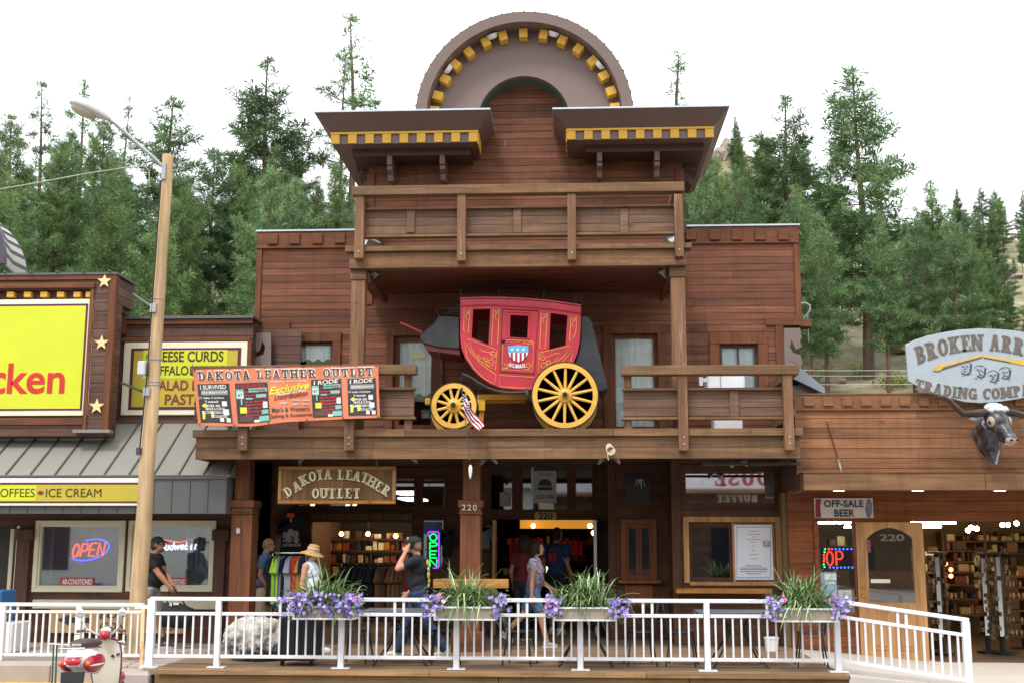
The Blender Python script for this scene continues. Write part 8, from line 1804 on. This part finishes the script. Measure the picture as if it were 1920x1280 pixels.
    # ---- hair and hats
    if hair == 'bald':
        m = MB(); m.ell(hp_(-.03,0,-.015), (.078*k,.08*k,.05*k), hy); m.build('hair', M('hair_grey', '#8a7c70', .9), root, world=False, smooth=60)
    elif hair:
        col, style = hair; hm = M('hair'+col, col, .7, var=.4, vs=20, bump=.6, bs=60); m = MB()
        if style == 'curly':
            rs = random.Random(3)
            for i in range(120):
                a, b = rs.uniform(0, 6.28), rs.uniform(-.7, 1.5); d = V(math.cos(a)*math.cos(b), math.sin(a)*math.cos(b), math.sin(b))
                if d.x > .45 and d.z < .55: continue
                m.ell(hp_(-.02+d.x*.098, d.y*.095, .015+d.z*.105), (.034*k,)*3, nu=8, nv=6)
            for i in range(40): a = rs.uniform(1.7, 4.6); m.ell(hp_(-.04+.07*math.cos(a), .09*math.sin(a), rs.uniform(-.13,-.02)), (.034*k,)*3, nu=8, nv=6)
            fuse(m, 'hair', hm, root, .011, 0, world=False)
        else:
            m.ell(hp_(-.014,0,.035), (.1*k,.083*k,.1*k), hy); m.ell(hp_(-.045,0,-.02), (.07*k,.08*k,.08*k), hy); m.build('hair', hm, root, world=False, smooth=60)
    if hat == 'cap':
        m = MB(); m.ell(hp_(-.006,0,.062), (.108*k,.088*k,.078*k), hy); m.ell(hp_(.1,0,.05), (.085*k,.07*k,.014*k), hy @ Matrix.Rotation(R(10),3,'Y')); cp = fuse(m, 'cap', M('cap_black', '#26262a', .8, var=.2), root, .009, 1, world=False)
        m = MB(); m.ell(hp_(.09,-.0,.10), (.022*k,.035*k,.024*k), hy); m.build('cap_badge', M('badge_gold', '#a89a62', .6, var=.4, vs=40), cp, world=False, smooth=60)
    if hat == 'straw':
        sm = M('straw', '#b18a52', .8, var=.15, vs=40, bump=.5, bs=80); m = MB(); c_ = hp_(-.005,0,.045); tl = hy @ Matrix.Rotation(R(14),3,'Y')
        m.lathe([(.0,.1*k),(.06*k,.102*k),(.09*k,.085*k),(.103*k,.02*k),(.108*k,-.01*k),(.16*k,-.045*k),(.2*k,-.06*k),(.205*k,-.066*k),(.155*k,-.055*k),(.1*k,-.02*k)], c_, 28, tl); ht = m.build('straw_hat', sm, root, world=False, smooth=50)
        for nm, z0_, z1_, cl in (('hat_band',.012,.042,'#e3ddd0'),('band_stripe',.02,.032,'#2f2c2c')): m = MB(); e = .004 if nm == 'hat_band' else .006; m.lathe([((.105+e)*k,z0_*k),((.101+e)*k,z1_*k)], c_, 28, tl); m.build(nm, M('band'+cl, cl, .7), ht, world=False, smooth=60)
    if extras: extras(root, dict(k=k, hp_=hp_, hy=hy, sp=sp, arm=arm, leg=leg, hd=hd, chest=chest, q=q, B=B))
    return root
def glasses(col, lens=True):
    def f(root, d):
        k, hp_, hy = d['k'], d['hp_'], d['hy']; m = MB()
        for s in (1, -1):
            m.ell(hp_(.1,s*.032,.012), (.009*k,.028*k,.02*k), hy) if lens else m.tube([hp_(.1,s*.033,.012)+hy @ V(0,.024*k*math.cos(t),.017*k*math.sin(t)) for t in [i*.7 for i in range(9)]], .0035, 5, True)
            m.tube([hp_(.095,s*.058,.014), hp_(.05,s*.08,.014), hp_(-.005,s*.084,.01)], .005, 5)
        m.tube([hp_(.105,.012,.016), hp_(.105,-.012,.016)], .004, 5); m.build('glasses', M('glass'+col, col, .2), root, world=False, smooth=50)
    return f
D, BK, FW = (-1,0,-.3), (-1,0,0), (-.6,.2,-1)
def people():
    # man with bag, by the pole
    def bagman(root, d):
        glasses('#151515')(root, d); k, hp_, hy = d['k'], d['hp_'], d['hy']; m = MB(); m.ell(hp_(.055,0,-.075), (.05*k,.05*k,.045*k), hy); m.build('beard', M('beard_grey', '#5a524c', .9), root, world=False, smooth=60)
        m = MB(); p = d['sp'](.135,.3); m.ell(p, (.012,.03,.1)); m.ell(d['sp'](.12,.22)+V(0,-.09,0), (.03,.03,.04)); m.build('shirt_print', M('print_mix', '#b3a9a6', .8, var=.6, vs=40), root, world=False, smooth=60)
    bm_ = person(281, 1221, 19.1, 0, 1.74, 0, 'man in black tee and cap carrying a black bag beside the pole', {1:(18,5),-1:(-14,14)}, {1:(.36,.05,.06,(-1,.3,-.6)),-1:(.38,-.16,.05,(-1,-.3,-.6))}, '#a8765a', 1.14, .05, shirt='#1d1e22', pants='#8b8783', plen=.95, shoe='#3b3d42', sock=('#30343a', .3), hat='cap', hair=('#3a302a','short'), extras=bagman, lean=5, sleeve=.6)
    xb, zb = P(330,1150,18.95); Yb = 18.95; o = thing('duffel_bag', 'black duffel bag with white lettering held in front of man by pole', 'bag', (xb, Yb, zb)); m = MB(); m.tube([(xb-.24,Yb,zb-.02),(xb-.2,Yb,zb-.02),(xb,Yb,zb-.02),(xb+.24,Yb,zb-.07),(xb+.3,Yb,zb-.08)], [.06,.19,.2,.16,.06], 18, sx=.6); m.build('bag_body', M('bag_black', '#17181b', .7, var=.2, bump=.3), o, smooth=60)
    hx = bm_.location.x+.40; hz = .93*1.0+.10
    m = MB(); m.tube([(xb-.16,Yb,zb+.12),(hx-.02,Yb-.01,hz-.05),(hx+.02,Yb-.01,hz-.05),(xb+.2,Yb,zb+.06)], .012, 6); m.build('handle', M('bag_black', '#17181b', .7), o)
    m = MB(); m.pb(318,1129,322,1135,Yb-.125,.01); m.pb(325,1129,335,1133,Yb-.125,.01); m.build('bag_print', M('print_pale', '#cfcab4', .7), o)
    # bald man in blue
    def bald(root, d):
        glasses('#2a2422', False)(root, d); k = d['k']; B = d['B']; m = MB(); c = d['sp'](.0,.33); n = 24
        m.tube([d['sp'](.02,.28)+V((.165)*math.cos(t)*k*B, (.2)*math.sin(t)*k*B, .16*math.sin(t+2.2)*k) for t in [i*2*math.pi/n for i in range(n)]], .014, 6, True); m.build('shoulder_strap', M('strap_black', '#24262c', .8), root, world=False)
        m = MB(); m.tube([d['sp'](.0,.03)+V(.165*math.cos(t)*k*B, .2*math.sin(t)*k*B, .012*math.sin(3*t)) for t in [i*2*math.pi/n for i in range(n)]], .032, 8, True); m.tube([d['sp'](.12,.03)+V(0,-.12,0), d['sp'](.14,-.1)+V(0,-.13,0), d['sp'](.12,-.22)+V(0,-.12,0)], [.035,.04,.03], 8); m.build('tied_jacket', M('jacket_maroon', '#82394a', .85, var=.3, vs=12), root, world=False, smooth=60)
    person(495, 1205, 20.0, 0, 1.70, 8, 'bald man in blue tee with khaki shorts looking right by column', {1:(4,2),-1:(-4,4)}, {1:(.1,.26,.0,BK),-1:(.1,-.24,.0,(-1,-.2,0))}, '#b98a70', 1.06, .015, shirt='#56769c', pants='#c4b192', plen=1.0, shoe='#c9c6c0', sock=('#d3d0ca',.2), hair='bald', extras=bald, lean=1, sleeve=.62)
    # woman with straw hat
    def hatw(root, d):
        m = MB(); k = d['k']; m.tube([d['sp'](-.05,.5)+V(0,-.1,0), d['sp'](.1,.45)+V(0,-.06,0), d['sp'](.15,.3)+V(0,.03,0), d['sp'](.12,.1)+V(0,.13,0)], .012, 6); m.build('bag_strap', M('strap_black', '#24262c', .8), root, world=False)
    person(580, 1222, 18.6, 0, 1.60, -12, 'woman in straw hat and white sleeveless top behind purple planter', {1:(16,6),-1:(-12,18)}, {1:(.16,.2,.02,BK),-1:(.0,-.25,-.04,BK)}, '#bd8b73', 1.08, .03, True, shirt='#d6d9e2', sleeve=.0, pants='#2c2e36', plen=.8, shoe='#d2d0cc', hair=('#5f4632','short'), hat='straw', extras=hatw, lean=2, head_yaw=-8)
    # man on the phone
    def phone(root, d):
        k, hp_ = d['k'], d['hp_']; m = MB(); w_ = d['arm'][1][2]; m.cbox(hp_(.015,.112,-.015), (.02,.014,.13), Matrix.Rotation(R(-18),3,'Y')); m.build('phone', M('phone_black', '#101113', .3), root, world=False, bevel=.003) if False else None
        m = MB(); 
        for f, y, z, a, b in ((-.155,.03,.46,.03,.05),(-.158,-.03,.36,.07,.045),(-.155,.04,.28,.05,.06),(-.15,-.04,.2,.06,.05)): m.ell(d['sp'](f,z)+V(0,y,0), (.02,a,b))
        m.build('shirt_print', M('tee_yellow', '#c9b82e', .7, var=.5, vs=18), root, world=False, smooth=60)
        m = MB()
        for f, y, z in ((-.156,-.06,.44),(-.16,.05,.37),(-.155,-.05,.29),(-.15,.03,.13)): m.ell(d['sp'](f,z)+V(0,y,0), (.018,.03,.03))
        m.build('shirt_print_white', M('tee_white', '#b5b5b5', .7), root, world=False, smooth=60)
    pm = person(786, 1230, 17.95, 0, 1.77, 180, 'man in black tee, cap and jeans walking left with phone at ear', {-1:(24,6),1:(-20,14)}, {1:(.20,.13,.60,(.5,.4,-1)),-1:(.18,-.2,.02,(-1,-.2,0))}, '#b5846c', 1.1, .02, shirt='#1f2127', pants='#263650', plen=2, shoe='#cfc8ba', hat='cap', hair=('#7a6650','short'), extras=phone, lean=4, sleeve=.62, hem=.12)
    k = 1.77/1.75; hd = pm.location + V(-.10, -.115, 1.62); m = MB(); m.cbox(hd+V(.005,-.01,0), (.062,.012,.125), Matrix.Rotation(R(22),3,'Y')); tag(m.build('mobile_phone', M('phone_black', '#101113', .25), bevel=.004), 'dark mobile phone held to the ear of the man in cap', 'phone')
    # curly haired woman
    pat = NT('patterned_tee'); pat.p.inputs['Roughness'].default_value = .85
    f = pat.noise((1.5,1.5,6), 9, 6, .7); sep = pat.n('ShaderNodeSeparateXYZ'); pat.l(pat.tc.outputs['Object'], sep.inputs[0])
    a = pat.ramp(f, [(.40, C('#5b4668')), (.50, C('#b7a6bd')), (.62, C('#e2dbe2'))]); b = pat.ramp(f, [(.4, C('#3c2f42')), (.62, C('#7d6a80'))])
    pat.l(pat.mix(pat.mr(sep.outputs['Z'], .95, 1.3, 1, 0), a, b), pat.p.inputs['Base Color'])
    person(1000, 1206, 19.8, 0, 1.68, 0, 'curly haired woman in patterned purple tee and denim shorts walking right', {-1:(17,3),1:(-24,22)}, {-1:(-.02,-.25,-.06,BK),1:(.28,.16,.06,(-1,.1,-.6))}, '#b07f63', 1.0, .02, True, shirt='#b7a6bd', shirt_mat=pat.m, sleeve=.45, pants='#50698c', plen=.78, shoe='#8f9096', sock=('#9b9ba0',.08), hair=('#1c110d','curly'), lean=3)
    # two people in the doorway behind her
    def tee49(root, d):
        m = MB(); k = d['k']
        for y, z, a, b in ((0,.47,.11,.028),(-.03,.33,.055,.09),(.05,.33,.05,.09)): m.ell(d['sp'](-.125,z)+V(0,y,0), (.03,a,b))
        m.build('shirt_print', M('tee_red_print', '#8a2f3c', .8, var=.4, vs=20), root, world=False, smooth=60)
    person(1043, 1188, 22.6, 0, 1.90, 62, 'man in dark blue tee with red print standing in doorway, facing inside', {1:(3,2),-1:(-3,3)}, {1:(.05,.26,-.03,BK),-1:(.05,-.27,-.03,BK)}, '#8f6650', 1.06, .02, shirt='#1e3562', pants='#1d2028', plen=1.0, shoe='#c2c0bc', hair=('#1f1814','short'), extras=tee49, lean=1)
    def sg(root, d):
        m = MB(); hp_, k = d['hp_'], d['k']
        for s in (1,-1): m.ell(hp_(.05,s*.035,.105), (.02*k,.03*k,.012*k))
        m.build('sunglasses', M('glass#151515', '#151515', .2), root, world=False, smooth=60)
    person(981, 1196, 21.2, 0, 1.74, 60, 'dark haired person in deep red shirt half hidden behind curly woman', {1:(4,2),-1:(-4,4)}, {1:(.05,.24,.0,BK),-1:(.05,-.24,.0,BK)}, '#8a6450', 1.0, .02, True, shirt='#5e1a20', pants='#23222a', plen=2, shoe='#3a3634', hair=('#1a1311','curly'), extras=sg, lean=2)
people()
# ================================================================ PINES
def needle_mat(name, c0, c1, c2, tr=.25):
    t = NT(name); t.p.inputs['Roughness'].default_value = .6; t.p.inputs['Specular IOR Level'].default_value = .25
    c = t.ramp(t.rnd(), [(.0, C(c0)), (.5, C(c1)), (1, C(c2))]); oi = t.n('ShaderNodeObjectInfo'); c = t.val(c, t.mr(oi.outputs['Random'], 0, 1, .72, 1.34)); t.l(c, t.p.inputs['Base Color'])
    o = [n for n in t.t.nodes if n.type == 'OUTPUT_MATERIAL'][0]; tl = t.n('ShaderNodeBsdfTranslucent'); t.l(c, tl.inputs[0]); mx = t.n('ShaderNodeMixShader'); mx.inputs[0].default_value = tr
    t.l(t.p.outputs[0], mx.inputs[1]); t.l(tl.outputs[0], mx.inputs[2]); t.l(mx.outputs[0], o.inputs[0]); return t.m
m_needle = needle_mat('pine_needles', '#31462a', '#587242', '#8aa468')
m_needle_b = needle_mat('pine_needles_blue', '#33482f', '#5a7449', '#8ba673')
m_bark = WOOD('pine_bark', '#4a3a30', '#7a6250', 'z', bv=.1)
def pine(seed, H, Rr, base, dens=1.0, mat=None, open_=0.0, conic=.8, tuft=.27, nn=14):
    rs = random.Random(seed); root = thing('pine_tree', 'x', 'tree', (0,0,0)); lx, ly = rs.uniform(-.02,.02), rs.uniform(-.02,.02)
    ax = lambda z: V(lx*z+.05*math.sin(z*.6+seed), ly*z+.05*math.cos(z*.5), z)
    tr = MB(); tr.tube([ax(H*i/10) for i in range(11)], [max(.015, H*.0125*(1-(i/10)**1.1)+.015) for i in range(11)], 8)
    vs = []; fs = []; rr = []
    def puff(c, d, val, s):
        for k in range(nn):
            a = rs.uniform(0, 6.283); zc = rs.uniform(-.55, 1); q = math.sqrt(max(0, 1-zc*zc)); e = d.orthogonal().normalized(); g = d.cross(e)
            n = (d*zc + (e*math.cos(a)+g*math.sin(a))*q + V(0,0,.25)).normalized(); L = s*rs.uniform(.7, 1.15); w_ = n.orthogonal().normalized(); w_ = (w_*math.cos(a)+n.cross(w_)*math.sin(a))*s*.055
            i = len(vs); b = c+n*L*.1; vs.extend([tuple(b-w_*.5), tuple(b+n*L*.55-w_), tuple(b+n*L), tuple(b+n*L*.55+w_)]); fs.append((i,i+1,i+2,i+3)); rr.append(min(1, max(0, val+rs.uniform(-.22,.22))))
    z = H*base; zt = H*.985; az = rs.uniform(0, 6)
    while z < zt:
        t = (z-H*base)/(zt-H*base); prof = ((1-t)**conic)*min(1, .45+t*3.2)
        nb = max(3, round((5.5 if t < .8 else 4)*dens))
        lv = rs.uniform(.75, 1.12)
        for k in range(nb):
            if rs.random() < open_*.5: continue
            az += 2.4 + rs.uniform(-.35,.35); L = max(.25, Rr*prof*lv*rs.uniform(.5, 1.2)); el = R(-14+62*t**1.2+rs.uniform(-12,12)); d = V(math.cos(az)*math.cos(el), math.sin(az)*math.cos(el), math.sin(el)); o = ax(z)
            pts = [o+d*L*u+V(0,0,.16*L*u*u) for u in (0,.35,.7,1)]; tr.tube(pts, [max(.012,.016*L*1.1), .012*L+.004, .008*L+.004, .006], 4)
            sd = d.cross(V(0,0,1)).normalized(); n = max(2, int(L/.145)); cl = rs.uniform(.25,.75)
            for i in range(n):
                u = (.3 if open_ < .5 else .45)+(1-(.3 if open_ < .5 else .45))*(i+.6)/n; p = o+d*L*u+V(0,0,.16*L*u*u); wd = .34*L*(1.15-u)*min(1, u*2.2)
                for s in ((-1,0,1) if wd > .22 else (rs.choice((-1,1))*.5, 0) if wd > .12 else (0,)):
                    q = p+sd*wd*s*rs.uniform(.6,1.1)+V(rs.gauss(0,.04), rs.gauss(0,.04), rs.gauss(0,.05)+.05)
                    puff(q, (d+sd*s*.6+V(0,0,.35)).normalized(), cl*.6+.2*t+rs.uniform(0,.25), tuft*rs.uniform(.8,1.15))
        z += H*.028*rs.uniform(.75,1.3)/dens**.5*(1+.6*open_)
    puff(ax(H*.985), V(0,0,1), .7, tuft); puff(ax(H*.96), V(0,0,1), .7, tuft)
    if base > .2:
        for k in range(6): zz = H*rs.uniform(base*.5, base); a = rs.uniform(0,6); o = ax(zz); tr.tube([o, o+V(math.cos(a),math.sin(a),.1)*rs.uniform(.3,.8)], [.018,.006], 4)
    tr.build('trunk', m_bark, root, world=False, smooth=50)
    me = bpy.data.meshes.new('crown'); me.from_pydata(vs, [], fs); at = me.attributes.new('rnd', 'FLOAT', 'FACE'); at.data.foreach_set('value', rr); me.materials.append(mat or m_needle); c = bpy.data.objects.new('crown', me); COL.objects.link(c); c.parent = root
    return proto(root)
def forest():
    PR = {'full': [pine(s, 12, 2.7, .14, .98, None, .18, .55, .28) for s in (1,2,3)], 'tall': [pine(s, 12, 2.2, .38, .95, m_needle_b, .25, .5, .28) for s in (4,5)], 'open': [pine(s, 12, 1.5, .45, .9, m_needle_b, .55, .55) for s in (6,7)], 'thin': [pine(8, 12, 1.25, .25, .9, m_needle_b, .7, .9)], 'young': [pine(s, 12, 2.6, .05, 1.1, None, .05, .7) for s in (9,10)], 'lone': [pine(11, 12, 2.7, .18, .95, m_needle_b, .42, .66, .31), pine(12, 12, 2.5, .2, .95, m_needle_b, .42, .6, .31)]}
    used = set(); rs = random.Random(21)
    def place(kind, x, y, H, label, group, wide=1.0, idx=None):
        L = PR[kind]; p = L[(idx if idx is not None else rs.randrange(len(L)))]; z = hgt(x, y)-.1
        s = H/12; rz = rs.uniform(0, 6.28)
        if p.name not in used: used.add(p.name); o = p; o.location = (x,y,z); o.rotation_euler = (0,0,rz); o['label'] = label; o['group'] = group
        else: o = dup(p, (x,y,z), rz, label, group)
        o.scale = (s*wide, s*wide, s); return o
    # skyline trees read off the photograph: px of trunk, py of tip, distance, kind, width factor
    T = [(90,158,66,'open',1.0,'tall thin pine rising second from the left edge, left of the lamp head'),(160,160,70,'open',1.1,'tall thin pine whose tip stands above the street lamp head'),(235,183,74,'thin',.9,'slim distant pine just right of the street lamp head'),(315,185,60,'tall',1.4,'bushy topped pine directly behind the top of the timber pole'),(28,218,58,'full',.9,'dark full pine at the left edge of the skyline'),(408,278,56,'tall',1.0,'narrow pine in the sky gap right of the timber pole'),(505,105,60,'lone',1.3,'very tall pine with tiered branches between pole and false front'),(520,272,47,'young',1.0,'dense conical pine in front of the tallest left pine'),(560,240,62,'tall',.8,'dark pine just right of the tall tiered pine'),(672,35,62,'open',1.15,'tallest bare trunked pine beside the left wooden hood'),(640,100,64,'thin',.8,'thin sparse pine leaning beside tallest bare trunked pine'),(630,305,50,'young',.9,'green pine tight against left side of wooden tower'),(445,300,57,'full',.8,'mid green pine with dead spike tip right of the pole'),
         (1255,105,88,'thin',1.7,'sparse airy pine standing alone right of the round false front'),(1372,232,185,'thin',1.0,'tiny pine on the rocky peak at right'),(1468,178,54,'lone',1.35,'broad pine with spreading limbs above right parapet corner'),(1605,130,52,'lone',1.3,'tallest pine on the right, alone against white sky'),(1740,340,50,'full',1.0,'rounded pine right of the tallest right pine'),(1700,420,46,'tall',1.0,'green pine below and right of the tallest right pine'),(1830,455,60,'full',.9,'pine on the ridge above the pale grey sign'),(1815,448,64,'full',1.0,'full pine above the middle of the pale grey sign'),(1852,470,62,'tall',1.1,'shaggy pine above the right part of the pale grey sign'),(1890,535,58,'full',1.0,'low full pine near the right edge above the sign'),(1930,560,56,'full',1.0,'pine cut by the right edge of the photo above the sign'),(1862,420,95,'tall',1.0,'small ridge pine near the right edge'),(1885,418,97,'thin',1.2,'sparse ridge pine near the right edge'),(1908,430,99,'tall',1.1,'ridge pine at the right edge of the photo'),(1560,330,58,'tall',1.0,'pine between the two tall right pines'),(1400,300,70,'full',.9,'pine on the slope left of the broad limbed pine'),(1335,300,72,'full',1.0,'pine just right of the right wooden hood'),(1650,400,44,'tall',.9,'slim pine with a bare lower trunk left of pale grey sign'),(1540,400,42,'tall',1.0,'pine with bare trunk just right of wooden building corner'),(600,330,58,'full',.8,'pine filling the gap below the left wooden hood'),(200,215,68,'full',.9,'full pine under the street lamp arm'),(130,240,62,'tall',1.0,'dark pine below the street lamp head'),(350,330,55,'full',.8,'low topped pine immediately right of the pole')]
    for px, py, Y, kd, wd, lb in T:
        x, zt = P(px, py, Y); 
        b = hgt(x, Y)-.1; place(kd, x, Y, max(2.5, zt-b), lb, 'pines on the skyline', wd, 0 if kd == 'lone' and px != 1605 else None if kd != 'lone' else 1)
    # the rest of the wood, filled under the skyline
    def sky(px):
        pts = [(-100,240),(30,240),(100,255),(200,270),(300,300),(360,350),(385,385),(420,330),(480,300),(540,300),(590,350),(640,330),(700,330),(1270,330),(1300,300),(1400,300),(1450,330),(1520,370),(1600,400),(1680,400),(1760,400),(1830,445),(1900,500),(2050,540)]
        for (a, b), (c, d) in zip(pts[:-1], pts[1:]):
            if a <= px <= c: return b+(d-b)*(px-a)/(c-a)
        return 500
    n = 0; tries = 0; pos = []
    want = 108
    while n < want and tries < 6000:
        tries += 1; left = n < 52
        px = rs.uniform(-90, 690) if left else (rs.uniform(1275, 2010) if rs.random() < .6 else rs.uniform(1730, 2010)); Y = rs.uniform(38, 92) if rs.random() < .6 or not left else rs.uniform(35, 58); x = P(px, 500, Y)[0]
        if any((x-a)**2+(Y-b)**2 < (2.7+.018*Y)**2 for a, b in pos): continue
        if 370 < px < 490 and Y < 60 or 1495 < px < 1720 and Y < 44: continue
        b = hgt(x, Y); kd = rs.choice(('full','full','tall','young','tall','tall')); H = rs.uniform(6.5, 12.5)
        lim = P(px, sky(px)+rs.uniform(-12,35), Y)[1]-b
        if lim < 3.2: continue
        if Y < 50 and (not left or px > 340) or 1490 < px < 1730 and Y < 66 or 360 < px < 500: kd = 'tall'; H = max(H, 10.5)
        H = min(H, lim); pos.append((x, Y)); n += 1
        reg = 'behind the left shops' if left else 'behind the right shop'
        place(kd, x, Y, H, {'full':'full green pine in the thick wood on the hill ','tall':'narrow pine with bare lower trunk in the wood on the hill ','young':'dense pine branched to the ground in the wood on the hill '}[kd]+reg, {'full':'full pines ','tall':'narrow pines ','young':'dense pines '}[kd]+reg, rs.uniform(.9,1.2))
    # small far trees on the rocky hill
    for k in range(72):
        px = rs.uniform(1225, 1560); Y = rs.uniform(125, 188); x = P(px, 400, Y)[0]; 
        place(rs.choice(('full','young')), x, Y, rs.uniform(6, 10), 'small far pine on the slope of the rocky peak', 'far pines below the rocky peak', rs.uniform(.9,1.2))
    for k in range(40):
        x, y = rs.uniform(-60, 60), rs.uniform(-70, -38); place(rs.choice(('full','young')), x, y, rs.uniform(8,13), 'pine on the hill across the street, mirrored in window glass', 'pines across the street')
    for k in range(34):
        px = rs.uniform(1760, 2010); Y = rs.uniform(76, 104); x = P(px, 470, Y)[0]; place(rs.choice(('full','tall','young')), x, Y, rs.uniform(1.6, 5), 'small scattered pine on the dry ridge at far right', 'small pines on the far right ridge', rs.uniform(.9,1.3))
    # rocks and logs on the slope
    rk = M('hill_rock', '#97897c', .9, var=.3, vs=2, bump=.8, bs=6)
    from mathutils import noise as NZ
    for k in range(46):
        px, Y = (rs.uniform(360, 480), rs.uniform(34, 60)) if k < 14 else (rs.uniform(1500, 1990), rs.uniform(32, 100))
        x = P(px, 600, Y)[0]; s = rs.uniform(.25, .8); bm = bmesh.new(); bmesh.ops.create_icosphere(bm, subdivisions=2, radius=1)
        for v in bm.verts: r = 1+.5*NZ.noise(v.co*1.3+V(k,0,0)); v.co = V(v.co.x*s*1.5*r, v.co.y*s*r, v.co.z*s*.6*r)
        me = bpy.data.meshes.new('rock'); bm.to_mesh(me); bm.free(); me.materials.append(rk); o = bpy.data.objects.new('rock', me); COL.objects.link(o); o.location = (x, Y, hgt(x, Y)+.05*s); o.rotation_euler = (0,0,rs.uniform(0,3)); tag(o, 'grey brown rock lying on the grassy slope between the pines', 'rock', 'rocks on the slope')
    x, y = P(1365, 300, 185)[0], 185
    bm = bmesh.new(); bmesh.ops.create_icosphere(bm, subdivisions=4, radius=1)
    for v in bm.verts: r = 1+.35*NZ.noise(v.co*2)+.2*NZ.noise(v.co*6); v.co = V(v.co.x*2.6*r, v.co.y*3*r, v.co.z*3*r)
    me = bpy.data.meshes.new('crag'); bm.to_mesh(me); bm.free(); me.materials.append(rk); o = bpy.data.objects.new('rock', me); COL.objects.link(o); o.location = (x, y, _pk.z-2.5); tag(o, 'rocky crag at the top of the far hill on the right', 'rock')
    lg = MB()
    for k, (px, Y) in enumerate(((1530,36),(1600,40),(1660,37),(450,40),(1880,60))):
        x = P(px, 600, Y)[0]; z = hgt(x, Y)+.12; m = MB(); a = rs.uniform(-.3,.3); L = rs.uniform(2,4); m.tube([V(x-L/2,Y-a,hgt(x-L/2,Y-a)+.15), V(x+L/2,Y+a,hgt(x+L/2,Y+a)+.15)], [.16,.11], 9); tag(m.build('fallen_log', m_bark, smooth=50), 'fallen log lying across the grassy slope between the pines', 'log', 'fallen logs on the slope')
    # low brush
    br = MB(); brs = random.Random(8)
    for k in range(70):
        px, Y = (brs.uniform(-60, 660), brs.uniform(33, 75)) if k < 24 else (brs.uniform(1470, 2010), brs.uniform(31, 72)); x = P(px, 600, Y)[0]; z = hgt(x, Y)
        s = brs.uniform(.3, .9); m = MB(); vs = []; fs = []; rr = []
        for j in range(90):
            d = V(brs.gauss(0,1), brs.gauss(0,1), abs(brs.gauss(0,.8))).normalized()*s*brs.uniform(.4,1); c = V(0,0,.05)+d; a = V(brs.gauss(0,1),brs.gauss(0,1),brs.gauss(0,1)).normalized(); b = a.orthogonal().normalized(); r = .09; i = len(vs)
            vs += [tuple(c-a*r), tuple(c+b*r*.5), tuple(c+a*r), tuple(c-b*r*.5)]; fs.append((i,i+1,i+2,i+3)); rr.append(brs.random())
        me = bpy.data.meshes.new('bush'); me.from_pydata(vs, [], fs); at = me.attributes.new('rnd','FLOAT','FACE'); at.data.foreach_set('value', rr); me.materials.append(m_brush); o = bpy.data.objects.new('bush', me); COL.objects.link(o); o.location = (x,Y,z); tag(o, 'low green bush growing on the grassy slope under the pines', 'bush', 'bushes on the slope')
m_brush = needle_mat('brush_leaves', '#4a6128', '#77903c', '#a3b45a')
forest()
